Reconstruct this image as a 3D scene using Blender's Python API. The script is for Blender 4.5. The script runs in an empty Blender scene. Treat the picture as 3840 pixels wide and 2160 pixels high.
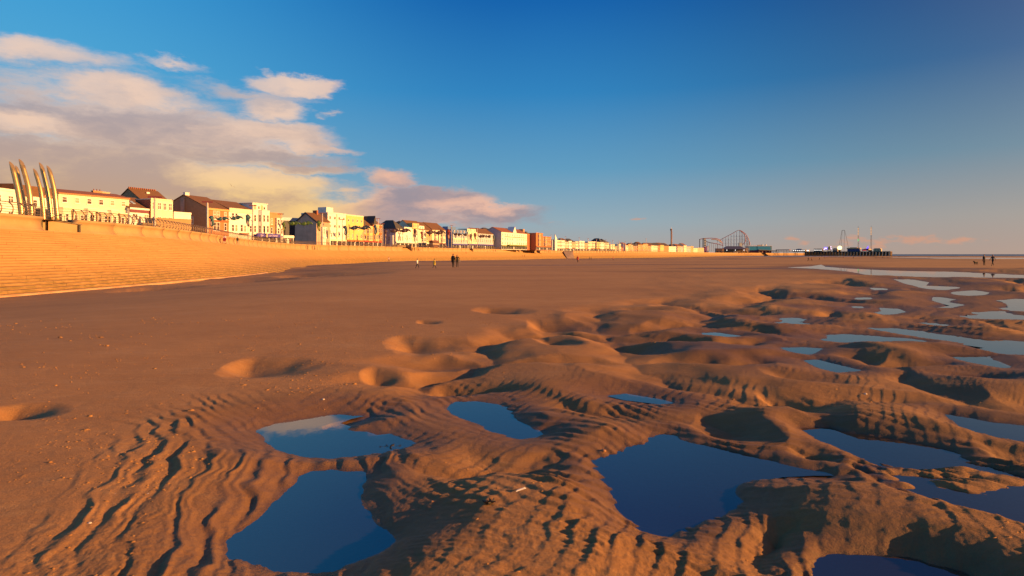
import bpy, bmesh, math, random, time
import numpy as np
from mathutils import Vector, Matrix
T0 = time.time()
R = math.radians
rnd = random.Random(7)
S = bpy.context.scene
COL = S.collection

# ------------------------------------------------------------------ camera
FOC = 2240.0          # focal length in units of the 3840 px wide photograph
CX, HV = 1920.0, 953.0
EYE = 1.70
cam_d = bpy.data.cameras.new('camera')
cam_d.sensor_width = 36.0
cam_d.lens = 36.0 * FOC / 3840.0
cam_d.shift_y = -(1080.0 - HV) / 3840.0
cam_d.clip_start = 0.1
cam_d.clip_end = 60000.0
cam = bpy.data.objects.new('camera', cam_d)
cam.location = (0, 0, EYE)
cam.rotation_euler = (R(90), 0, 0)
COL.objects.link(cam)
S.camera = cam
S.view_settings.view_transform = 'Standard'
S.view_settings.look = 'None'
S.view_settings.exposure = 1.0
S.view_settings.gamma = 1.0
S.view_settings.use_curve_mapping = False
S.cycles.max_bounces = 6
S.cycles.diffuse_bounces = 2
S.cycles.glossy_bounces = 3
S.cycles.transparent_max_bounces = 8
S.cycles.caustics_reflective = False
S.cycles.caustics_refractive = False
S.cycles.use_denoising = True

# ------------------------------------------------------------------ sun
SUN_EL, SUN_AZ = R(11.5), R(-9.0)     # azimuth measured from +X (right of the camera) towards +Y
sun_vec = Vector((math.cos(SUN_EL) * math.cos(SUN_AZ), math.cos(SUN_EL) * math.sin(SUN_AZ), math.sin(SUN_EL)))
sd = bpy.data.lights.new('sun', 'SUN')
sd.energy = 5.0
sd.angle = R(0.5)
sd.color = (1.0, 0.49, 0.145)
sun = bpy.data.objects.new('sun', sd)
sun.rotation_euler = sun_vec.to_track_quat('Z', 'Y').to_euler()
sun.location = (60, -10, 40)
COL.objects.link(sun)

# ------------------------------------------------------------------ sky
def lin(r, g, b):
    f = lambda c: (c / 255 / 12.92) if c / 255 <= 0.04045 else ((c / 255 + 0.055) / 1.055) ** 2.4
    return (f(r), f(g), f(b), 1.0)

W = bpy.data.worlds.new('World')
S.world = W
W.use_nodes = True
nt = W.node_tree
nt.nodes.clear()
N = nt.nodes.new
L = nt.links.new

def sock(x, node_in):
    if isinstance(x, (int, float)):
        node_in.default_value = x
    else:
        L(x, node_in)

def mth(op, a, b=0.0, clamp=False):
    n = N('ShaderNodeMath'); n.operation = op; n.use_clamp = clamp
    sock(a, n.inputs[0]); sock(b, n.inputs[1])
    return n.outputs[0]

def mapr(x, a, b, c=0.0, d=1.0, smooth=True):
    n = N('ShaderNodeMapRange'); n.interpolation_type = 'SMOOTHSTEP' if smooth else 'LINEAR'
    sock(x, n.inputs[0])
    for i, v in enumerate((a, b, c, d)):
        n.inputs[i + 1].default_value = v
    return n.outputs[0]

def mixc(f, a, b):
    n = N('ShaderNodeMix'); n.data_type = 'RGBA'
    sock(f, n.inputs[0])
    for v, i in ((a, 6), (b, 7)):
        if isinstance(v, tuple): n.inputs[i].default_value = v
        else: L(v, n.inputs[i])
    return n.outputs[2]

def ramp(x, stops):
    n = N('ShaderNodeValToRGB')
    e = n.color_ramp.elements
    e[0].position, e[0].color = stops[0]
    e[1].position, e[1].color = stops[-1]
    for p, c in stops[1:-1]:
        k = e.new(p); k.color = c
    L(x, n.inputs[0])
    return n.outputs[0]

tc = N('ShaderNodeTexCoord')
sep = N('ShaderNodeSeparateXYZ'); L(tc.outputs['Generated'], sep.inputs[0])
dx, dy, dz = sep.outputs
el = mth('MULTIPLY', mth('ARCSINE', dz), 180 / math.pi)           # degrees above the horizon
az = mth('MULTIPLY', mth('ARCTAN2', dx, dy), 180 / math.pi)       # degrees right of the view axis
e01 = mth('DIVIDE', mth('ADD', el, 0.0), 90.0, clamp=True)
def col_ramp(c0, c3, c8, c15, c23, c45, c90):
    return ramp(e01, [(0.0, lin(*c0)), (3 / 90, lin(*c3)), (8 / 90, lin(*c8)), (15 / 90, lin(*c15)),
                      (23 / 90, lin(*c23)), (45 / 90, lin(*c45)), (1.0, lin(*c90))])
gl = col_ramp((190, 158, 132), (170, 170, 168), (112, 172, 205), (78, 166, 214), (50, 150, 212), (34, 110, 178), (18, 66, 125))
gc = col_ramp((178, 166, 158), (150, 174, 186), (98, 158, 194), (48, 132, 192), (18, 99, 174), (24, 86, 150), (16, 56, 110))
gr = col_ramp((178, 156, 144), (162, 158, 154), (108, 140, 160), (46, 98, 146), (18, 65, 124), (26, 70, 122), (14, 50, 100))
sky_c = mixc(mapr(az, -42, 0), gl, gc)
sky_c = mixc(mapr(az, 2, 42), sky_c, gr)
nish = N('ShaderNodeTexSky')
nish.sky_type = 'NISHITA'; nish.sun_disc = False
nish.sun_elevation = SUN_EL
nish.sun_rotation = math.pi / 2 - SUN_AZ
nish.air_density = 1.4; nish.dust_density = 2.0; nish.ozone_density = 2.0
addn = N('ShaderNodeMix'); addn.data_type = 'RGBA'; addn.blend_type = 'ADD'; addn.inputs[0].default_value = 0.003
L(sky_c, addn.inputs[6]); L(nish.outputs[0], addn.inputs[7])
sky_c = addn.outputs[2]

# clouds, laid out by direction on the sky: azimuth / elevation in degrees, edges broken up by noise
ae = N('ShaderNodeCombineXYZ'); L(az, ae.inputs[0]); L(el, ae.inputs[1])
def noise(vec, scale, detail, rough=0.55, sx=1.0, sy=1.0, off=0.0):
    m = N('ShaderNodeMapping'); m.inputs['Scale'].default_value = (sx, sy, 1); m.inputs['Location'].default_value = (off, off * 1.7, off)
    L(vec, m.inputs['Vector'])
    n = N('ShaderNodeTexNoise'); n.inputs['Scale'].default_value = scale; n.inputs['Detail'].default_value = detail
    n.inputs['Roughness'].default_value = rough
    L(m.outputs[0], n.inputs['Vector'])
    return n
n1 = noise(ae.outputs[0], 0.11, 8, 0.62, 0.8, 2.0)
n1b = noise(ae.outputs[0], 0.55, 6, 0.62, 0.7, 1.8, 5.0)
n2 = noise(ae.outputs[0], 0.22, 8, 0.66, 0.6, 2.0, 13.0)
def vop(op, a, b):
    n = N('ShaderNodeVectorMath'); n.operation = op
    for i, x in enumerate((a, b)):
        if isinstance(x, tuple): n.inputs[i].default_value = x
        else: L(x, n.inputs[i])
    return n.outputs[0]
w1 = vop('MULTIPLY', vop('SUBTRACT', n1.outputs['Color'], (0.5, 0.5, 0.5)), (9.0, 4.4, 0))
w2 = vop('MULTIPLY', vop('SUBTRACT', n1b.outputs['Color'], (0.5, 0.5, 0.5)), (2.6, 1.5, 0))
wa = N('ShaderNodeVectorMath'); wa.operation = 'ADD'; L(ae.outputs[0], wa.inputs[0]); L(vop('ADD', w1, w2), wa.inputs[1])
def px_dir(u, v):
    a = math.atan((u - CX) / FOC)
    return math.degrees(a), math.degrees(math.atan((HV - v) / FOC * math.cos(a)))
def blob(u, v, ru, rv, wgt=1.0, vec=None):
    a0, e0 = px_dir(u, v)
    a1, _ = px_dir(u + ru, v); am, _ = px_dir(u - ru, v)
    _, e1 = px_dir(u, v - rv)
    ra, re = (a1 - am) / 2, e1 - e0
    m = N('ShaderNodeMapping'); m.vector_type = 'TEXTURE'
    m.inputs['Location'].default_value = (a0, e0, 0); m.inputs['Scale'].default_value = (ra, re, 1)
    L(vec or wa.outputs[0], m.inputs['Vector'])
    ln = N('ShaderNodeVectorMath'); ln.operation = 'LENGTH'; L(m.outputs[0], ln.inputs[0])
    return mth('MULTIPLY', mth('SUBTRACT', 1.0, ln.outputs['Value']), wgt)
def vmax(lst):
    r = lst[0]
    for x in lst[1:]: r = mth('MAXIMUM', r, x)
    return r
dens = vmax([blob(*b) for b in (
    (120, 200, 340, 75, 0.55), (330, 245, 330, 55, 0.4), (640, 235, 150, 24, 0.35),
    (60, 420, 420, 170, 0.75), (480, 350, 420, 85, 0.75), (930, 330, 330, 38, 0.42),
    (1130, 306, 200, 46, 1.0), (1010, 400, 180, 80, 0.8), (620, 480, 640, 120, 1.3),
    (1000, 500, 370, 70, 1.0), (700, 570, 700, 90, 1.0), (300, 620, 900, 150, 1.5),
    (1150, 545, 240, 34, 0.9), (1120, 640, 260, 28, 0.8), (820, 720, 520, 110, 1.4), (150, 780, 900, 140, 1.5),
    (1010, 700, 270, 62, 1.0), (1120, 780, 330, 80, 0.9), (700, 860, 800, 90, 0.7),
    (1440, 680, 120, 62, 1.0), (1600, 755, 300, 60, 1.2), (1440, 800, 330, 62, 1.3), (1800, 800, 260, 42, 1.0),
    (1630, 830, 420, 34, 0.7), (-700, 520, 900, 330, 1.0), (1268, 418, 60, 14, 0.3), (1235, 435, 40, 18, 0.3))])
nf = mth('MULTIPLY', mth('SUBTRACT', n2.outputs[0], 0.5), 0.95)
dn = mth('ADD', dens, nf)
alpha = mapr(dn, -0.04, 0.46)
alpha = mth('MULTIPLY', alpha, mapr(dn, 0.0, 0.8, 0.80, 1.0))
# thin flat streaks and the row of small puffs low over the sea
puff = noise(ae.outputs[0], 0.55, 5, 0.6, 1.0, 2.6, 4.0)
pa = mapr(mth('ADD', puff.outputs[0], vmax([blob(3330, 903, 620, 34, 0.32, ae.outputs[0]),
      blob(2975, 893, 60, 26, 0.30, ae.outputs[0]), blob(2140, 832, 160, 12, 0.22, ae.outputs[0]), blob(2385, 822, 90, 9, 0.3, ae.outputs[0]), blob(3290, 905, 130, 40, 0.33, ae.outputs[0])])), 0.64, 0.86, 0.0, 0.75)
# light on the clouds
n3 = noise(wa.outputs[0], 0.13, 9, 0.64, 0.8, 1.7, 31.0)
litb = vmax([blob(*b) for b in (
    (1060, 420, 260, 90, 0.9), (1130, 306, 220, 46, 1.0), (930, 480, 330, 70, 0.7), (990, 690, 330, 62, 1.35), (1300, 760, 130, 90, 0.8),
    (80, 440, 260, 46, 0.9), (500, 345, 260, 40, 0.8), (120, 190, 360, 60, 0.7), (1440, 665, 120, 52, 1.0), (330, 330, 320, 60, 0.6), (1180, 800, 260, 60, 1.0),
    (1800, 775, 200, 26, 0.8), (640, 228, 130, 26, 0.8), (1100, 545, 260, 30, 0.5))])
nl = mth('ADD', mth('MULTIPLY', mth('SUBTRACT', n3.outputs[0], 0.5), 1.9), mth('MULTIPLY', mth('SUBTRACT', n2.outputs[0], 0.5), -0.8))
edge = mth('MULTIPLY', mapr(dn, 0.75, 0.05), 0.35)
litf = mapr(mth('ADD', mth('ADD', mth('MAXIMUM', mth('MULTIPLY', litb, 0.8), -0.30), nl), edge), -0.42, 0.72)
eclo = mth('DIVIDE', el, 22.0, clamp=True)
shade = ramp(eclo, [(0.0, lin(208, 158, 108)), (0.13, lin(204, 162, 126)), (0.30, lin(190, 164, 150)), (0.48, lin(176, 162, 164)), (0.7, lin(184, 182, 190)), (1.0, lin(190, 196, 204))])
shade_r = ramp(eclo, [(0.0, lin(172, 154, 152)), (0.2, lin(160, 148, 156)), (0.5, lin(164, 156, 166)), (1.0, lin(160, 168, 185))])
shade = mixc(mapr(az, -19, -11), shade, shade_r)
litc = ramp(eclo, [(0.0, lin(246, 190, 118)), (0.22, lin(255, 212, 140)), (0.42, lin(242, 206, 180)), (0.7, lin(234, 206, 190)), (1.0, lin(230, 210, 196))])
litc = mixc(mapr(az, -19, -11), litc, lin(238, 188, 164))
cloud_c = mixc(litf, shade, litc)
sky_c = mixc(alpha, sky_c, cloud_c)
sky_c = mixc(pa, sky_c, lin(214, 158, 130))
# the glow round the low sun, out of frame to the right
sv = N('ShaderNodeVectorMath'); sv.operation = 'DOT_PRODUCT'; L(tc.outputs['Generated'], sv.inputs[0]); sv.inputs[1].default_value = sun_vec
glow = mth('POWER', mth('MAXIMUM', sv.outputs['Value'], 0.0), 5.0)
gl_n = N('ShaderNodeMix'); gl_n.data_type = 'RGBA'; gl_n.blend_type = 'ADD'; L(mth('MULTIPLY', glow, 0.38), gl_n.inputs[0]); L(sky_c, gl_n.inputs[6]); gl_n.inputs[7].default_value = (1.9, 1.05, 0.46, 1)
sky_c = gl_n.outputs[2]
# below the horizon (never seen: the sea covers it)
bg = N('ShaderNodeBackground'); L(sky_c, bg.inputs[0]); bg.inputs[1].default_value = 0.485
wo = N('ShaderNodeOutputWorld'); L(bg.outputs[0], wo.inputs[0])

# ------------------------------------------------------------------ helpers
def P(u, v_or_none, D, z=None):
    """point on the ray through photo pixel column u at depth D (z from the row v, or given)"""
    x = (u - CX) / FOC * D
    if z is None: z = EYE + (HV - v_or_none) / FOC * D
    return Vector((x, D, z))
def Zat(v, D): return EYE + (HV - v) / FOC * D

_perm = np.random.RandomState(3).permutation(256)
_perm = np.concatenate([_perm, _perm, _perm[:2]])
_ga = np.random.RandomState(5).rand(256) * 2 * np.pi
_gx, _gy = np.cos(_ga), np.sin(_ga)
def perlin(x, y):
    x = np.asarray(x, dtype=np.float64); y = np.asarray(y, dtype=np.float64)
    xi = np.floor(x).astype(np.int64); yi = np.floor(y).astype(np.int64)
    xf = x - xi; yf = y - yi
    xi &= 255; yi &= 255
    u = xf * xf * xf * (xf * (xf * 6 - 15) + 10); v = yf * yf * yf * (yf * (yf * 6 - 15) + 10)
    def g(ix, iy, fx, fy):
        h = _perm[_perm[ix] + iy]
        return _gx[h] * fx + _gy[h] * fy
    x1 = (xi + 1) & 255; y1 = (yi + 1) & 255
    a = g(xi, yi, xf, yf); b = g(x1, yi, xf - 1, yf)
    c = g(xi, y1, xf, yf - 1); d = g(x1, y1, xf - 1, yf - 1)
    return (a + (b - a) * u) * (1 - v) + (c + (d - c) * u) * v
def fbm(x, y, o=3):
    r = 0; a = 1.0
    for i in range(o):
        r = r + a * perlin(x * 2 ** i + 17.3 * i, y * 2 ** i - 9.1 * i); a *= 0.5
    return r
def sstep(x, a, b):
    t = np.clip((x - a) / (b - a), 0, 1); return t * t * (3 - 2 * t)

# plan of the promenade wall (line of the coping), from behind the camera to the far pier
WALL = [(-40, -40), (-42, -10), (-43, 25), (-43.3, 50.5), (-44.1, 60), (-44.5, 68), (-45.9, 78), (-50.1, 95.4), (-55.5, 115), (-61, 135),
        (-67, 160), (-71, 184), (-73, 207), (-71.4, 226), (-65.5, 241), (-58.8, 262), (-53, 284), (-45.8, 309), (-26.2, 365), (-12, 410), (11.6, 505),
        (39, 570), (77.5, 625), (146, 715), (220, 850), (298, 1010), (444, 1300), (560, 1480), (700, 1640), (880, 1875), (1000, 2040)]
def catmull(pts, step):
    out = []
    n = len(pts)
    for i in range(n - 1):
        p0, p1, p2, p3 = (np.array(pts[max(i - 1, 0)], float), np.array(pts[i], float), np.array(pts[i + 1], float), np.array(pts[min(i + 2, n - 1)], float))
        k = max(1, int(round(np.linalg.norm(p2 - p1) / step)))
        for j in range(k):
            t = j / k
            out.append(0.5 * ((2 * p1) + (-p0 + p2) * t + (2 * p0 - 5 * p1 + 4 * p2 - p3) * t * t + (-p0 + 3 * p1 - 3 * p2 + p3) * t ** 3))
    out.append(np.array(pts[-1], float))
    return np.array(out)
WL = catmull(WALL, 1.0)
_seg = np.linalg.norm(np.diff(WL, axis=0), axis=1)
WS = np.concatenate([[0], np.cumsum(_seg)])
def wall_at(s):
    return np.array([np.interp(s, WS, WL[:, 0]), np.interp(s, WS, WL[:, 1])])
def wall_frame(s, w=3.0):
    a, b = wall_at(s - w), wall_at(s + w)
    t = (b - a) / np.linalg.norm(b - a)
    return wall_at(s), t, np.array([t[1], -t[0]])       # point, tangent, seaward normal
SLEN = WS[-1]
# coarse signed distance to the wall (positive on the beach side)
_wc = WL[::4]
def wall_dist(X, Y):
    shp = X.shape; X = X.ravel(); Y = Y.ravel()
    best = np.full(X.shape, 1e18); side = np.zeros(X.shape)
    for a, b in zip(_wc[:-1], _wc[1:]):
        d = b - a; l2 = d @ d
        t = np.clip(((X - a[0]) * d[0] + (Y - a[1]) * d[1]) / l2, 0, 1)
        ex = X - (a[0] + t * d[0]); ey = Y - (a[1] + t * d[1])
        q = ex * ex + ey * ey
        m = q < best
        best[m] = q[m]; side[m] = (ex * d[1] - ey * d[0])[m]
    return (np.sqrt(best) * np.sign(side)).reshape(shp)
def wall_top_foot(s):
    """z of the wall's foot (top of the steps)"""
    y = wall_at(s)[1]
    return float(np.interp(y, [0, 60, 160, 230, 500, 900], [3.8, 3.8, 3.4, 3.15, 3.05, 3.0]))
COPE, PROM = 5.15, 4.98

_by = [-100, 0, 60, 80, 106, 157, 233, 350, 520, 1000, 1300, 1700, 3000]
_bz = [0, 0, 0, -0.02, -0.14, -0.45, -0.92, -1.5, -1.85, -2.0, -2.25, -3.3, -4.5]
def base_z(X, Y, wd=None):
    z = np.interp(Y, _by, _bz) - 0.0025 * np.clip(X - 30, 0, 140) * sstep(Y, 60, 160)
    if wd is not None:
        z = z - 0.95 * sstep(wd, 36, 11) * np.interp(Y, [0, 40, 300, 800], [0.9, 1.0, 0.95, 0.35])
    return z

# ------------------------------------------------------------------ pools and hollows traced on the sand
def reg(ox, oy, k, pts): return [(ox + x * k, oy + y * k) for x, y in pts]
K = 0.49689
r2 = lambda *p: reg(640, 1440, K, p)
r3 = lambda *p: reg(1600, 1440, K, p)
r4 = lambda *p: reg(2560, 1440, K, p)
r6 = lambda *p: reg(2560, 900, K, p)
# (outline, level below the flat sand, width of the sloping bank in metres, ripple kind)
POOLS = [
 (r2((730,360),(830,320),(1000,290),(1230,255),(1350,262),(1490,262),(1400,300),(1310,330),(1260,365),(1350,395),(1450,390),(1600,402),(1730,445),(1745,465),(1600,500),(1400,535),(1200,553),(1040,545),(900,515),(830,490),(770,440)), -0.13, 0.8, 'b'),
 (r2((1000,710),(1080,680),(1200,670),(1290,685),(1420,690),(1440,720),(1390,770),(1350,870),(1360,940),(1420,1000),(1460,1080),(1550,1140),(1640,1190),(1660,1210),(1550,1280),(1350,1340),(1100,1390),(900,1395),(750,1370),(620,1320),(500,1300),(490,1200),(640,1090),(750,1000),(800,920),(900,840),(990,750)), -0.13, 0.6, 'b'),
 (r3((210,190),(240,150),(380,150),(500,170),(560,200),(620,260),(700,320),(780,370),(840,375),(770,405),(720,410),(600,370),(450,310),(330,260),(250,220)), -0.13, 0.8, 'b'),
 (r3((1310,590),(1420,570),(1500,545),(1560,490),(1680,470),(1740,410),(1830,405),(1950,460),(2200,510),(2576,600),(2720,640),(2960,690),(3000,705),(2750,705),(2500,715),(2350,740),(2260,800),(2300,860),(2310,910),(2230,970),(2060,1020),(1900,1095),(1800,1140),(1700,1125),(1600,1070),(1500,970),(1440,850),(1400,750),(1320,640)), -0.13, 0.55, 'b'),
 (r4((920,350),(1100,340),(1250,380),(1400,400),(1650,440),(1900,490),(2020,520),(2100,590),(2000,610),(1850,630),(1650,625),(1500,610),(1420,600),(1300,540),(1150,470),(1050,430)), -0.13, 0.5, 'b'),
 (r4((1350,650),(1700,640),(2100,610),(2300,640),(2576,720),(3100,850),(3100,1160),(2576,1085),(2400,1030),(2200,1000),(2050,940),(1900,910),(1750,870),(1600,800),(1500,740),(1400,690)), -0.13, 0.4, 'b'),
 (r4((2000,240),(2150,265),(2300,295),(2576,325),(3000,400),(3000,480),(2576,435),(2400,410),(2250,370),(2100,320)), -0.13, 0.6, 'b'),
 (r4((1130,1330),(1300,1330),(1500,1340),(1700,1350),(1850,1390),(2100,1449),(2300,1600),(1300,1650),(1000,1500),(1060,1380)), -0.13, 0.35, 'b'),
 (r3((1430,105),(1540,95),(1700,125),(1800,145),(1700,147),(1560,127)), -0.13, 0.9, 'b'),
 (r6((165,710),(250,706),(420,733),(330,742),(210,730)), -0.13, 1.0, 'b'),
 (r6((700,630),(800,620),(760,595),(860,595),(890,612),(840,622),(910,635),(820,650),(740,645)), -0.14, 1.4, 'b'),
 (r6((1090,720),(1250,716),(1500,735),(1700,750),(1790,765),(1750,778),(1500,775),(1200,775),(1090,765),(1130,740)), -0.14, 1.2, 'b'),
 (r6((765,820),(900,815),(1020,825),(980,855),(920,865),(840,845)), -0.14, 1.0, 'b'),
 (r6((925,912),(1000,910),(1100,935),(1250,970),(1320,985),(1160,997),(1050,970)), -0.13, 0.9, 'b'),
 (r6((1460,675),(1600,675),(1750,690),(1950,720),(2200,750),(2576,780),(3100,830),(3100,900),(2576,862),(2430,862),(2300,840),(2180,810),(2210,795),(2050,765),(1850,740),(1650,710)), -0.14, 1.3, 'b'),
 (r6((2040,880),(2200,882),(2330,885),(2280,905),(2410,950),(2400,962),(2250,935),(2130,910)), -0.14, 1.0, 'b'),
 (r6((2090,1046),(2250,1050),(2330,1062),(2220,1062)), -0.13, 1.0, 'b'),
 (r6((1800,628),(1900,633),(2000,648),(1940,655)), -0.13, 1.2, 'b'),
 (r6((1500,518),(1600,523),(1660,545),(1580,556),(1520,563),(1460,556),(1540,540)), -0.13, 1.6, 'b'),
 (r6((1910,433),(1960,438),(2050,455),(1980,470),(2090,490),(1990,512),(1900,510),(2000,487),(1910,462)), -0.13, 2.0, 'b'),
 (r6((2060,395),(2200,383),(2290,400),(2260,416),(2140,420),(2060,411)), -0.13, 2.2, 'b'),
 (r6((2400,465),(2576,443),(2900,450),(2900,560),(2576,541),(2500,535),(2420,515),(2510,505),(2480,480)), -0.13, 1.8, 'b'),
 (r6((2240,555),(2430,543),(2450,565),(2576,580),(2900,590),(2900,620),(2576,602),(2400,600),(2200,592),(2110,572),(2300,580)), -0.13, 1.6, 'b'),
 (r6((1600,293),(1750,304),(1850,325),(1830,342),(2000,350),(2060,362),(1950,377),(1850,367),(1750,342),(1690,330)), -0.13, 2.5, 'b'),
 (r6((840,212),(1000,204),(1060,194),(1110,207),(1300,220),(1600,235),(2000,240),(2300,255),(2576,268),(3200,290),(3200,310),(2576,287),(2300,282),(1900,280),(1500,267),(1400,262),(1300,240),(1100,222)), -0.12, 5.0, 'f'),
 (r6((1430,364),(1520,367),(1520,377),(1450,377)), -0.12, 2.0, 'b'),
 (r6((1280,503),(1340,505),(1350,514),(1300,514)), -0.12, 1.6, 'b'),
 (r6((1320,439),(1400,437),(1410,446),(1330,450)), -0.12, 1.8, 'b'),
 ([(3300,966.0),(3500,966.0),(3840,966.5),(4600,968),(4600,973),(3840,971),(3600,970)], -0.02, 30.0, 'f'),
 ([(3560,958.5),(3840,958.5),(4500,959),(4500,961.5),(3840,961.3)], -0.02, 60.0, 'f'),
]
def on_ground(u, v, zrel=0.0):
    """where the ray through (u, v) meets the sand level"""
    D = 30.0
    for _ in range(60):
        x = (u - CX) / FOC * D
        z = float(base_z(np.array(x), np.array(D))) + zrel
        D = 0.5 * D + 0.5 * (EYE - z) * FOC / max(v - HV, 0.5)
    return (u - CX) / FOC * D, D
POOLW = []
for pts, lev, bank, kind in POOLS:
    POOLW.append((np.array([on_ground(u, v, lev) for u, v in pts]), lev, bank, kind))
# dry hollows: centre, half sizes in photo pixels, depth
HOLLOWS = [(1035,1393,175,42,0.16),(1640,1307,160,37,0.20),(1450,1420,85,24,0.12),(1800,1462,150,42,0.14),(1905,1174,105,13,0.18),(1615,1216,50,7,0.10),
           (2080,1230,95,30,0.18),(2110,1290,90,24,0.16),(2465,1300,140,30,0.17),(2440,1168,120,10,0.18),(110,1565,150,36,0.13),
           (3070,1420,150,32,0.12),(3030,1520,110,62,0.14),
           (620,1055,150,10,0.5),(1000,1035,200,10,0.5),(1330,1028,170,8,0.5),(1180,1018,130,6,0.5)]
HOLW = []
for u, v, ru, rv, dep in HOLLOWS:
    x, y = on_ground(u, v, -dep * 0.5)
    x1, _ = on_ground(u + ru, v, -dep * 0.5)
    ya, yb = on_ground(u, v + rv)[1], on_ground(u, v - rv)[1]
    HOLW.append((x, y, x1 - x, (yb - ya) / 2, dep))

# sand islands standing out of the pools at the lower right
ISLANDS = []
for u, v, r in [(x, y, r) for (x, y), r in zip(r4((1310,610),(1400,632),(1480,650),(1560,640),(1690,655),(1840,665),(1980,650),(2100,640),(1470,690),(1560,745),(1370,770),(1640,810),(1530,790),(2080,750),(2240,740),(2410,715),(1750,870),(2040,670),(2250,680),(1290,740)),
                                                          (.10,.10,.07,.08,.08,.09,.07,.09,.08,.10,.09,.07,.07,.14,.11,.12,.07,.10,.09,.10))]:
    ISLANDS.append((*on_ground(u, v, -0.11), r))
def poly_sd(X, Y, poly):
    """signed distance to a polygon, negative inside"""
    best = np.full(X.shape, 1e18); ins = np.zeros(X.shape, bool)
    n = len(poly)
    for i in range(n):
        a = poly[i]; b = poly[(i + 1) % n]; d = b - a
        t = np.clip(((X - a[0]) * d[0] + (Y - a[1]) * d[1]) / (d @ d + 1e-12), 0, 1)
        q = (X - a[0] - t * d[0]) ** 2 + (Y - a[1] - t * d[1]) ** 2
        best = np.minimum(best, q)
        c = (a[1] > Y) != (b[1] > Y)
        with np.errstate(divide='ignore', invalid='ignore'):
            xi = (b[0] - a[0]) * (Y - a[1]) / (b[1] - a[1] + 1e-12) + a[0]
        ins ^= c & (X < xi)
    r = np.sqrt(best)
    return np.where(ins, -r, r)

_rs = np.random.RandomState(11); _jx = _rs.rand(64, 64); _jy = _rs.rand(64, 64)
def worley(x, y):
    xi = np.floor(x).astype(int); yi = np.floor(y).astype(int)
    f1 = np.full(x.shape, 9.0); f2 = np.full(x.shape, 9.0)
    for a in (-1, 0, 1):
        for b in (-1, 0, 1):
            cx = xi + a; cy = yi + b
            px = cx + 0.12 + 0.76 * _jx[cx & 63, cy & 63]; py = cy + 0.12 + 0.76 * _jy[cx & 63, cy & 63]
            d = np.sqrt((x - px) ** 2 + (y - py) ** 2)
            f2 = np.minimum(f2, np.maximum(f1, d)); f1 = np.minimum(f1, d)
    return f1, f2
def ripple(ph):
    s = 0.5 + 0.5 * np.sin(ph + 0.45 * np.sin(ph))
    return s ** 1.35 * 2 - 0.9

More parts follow.
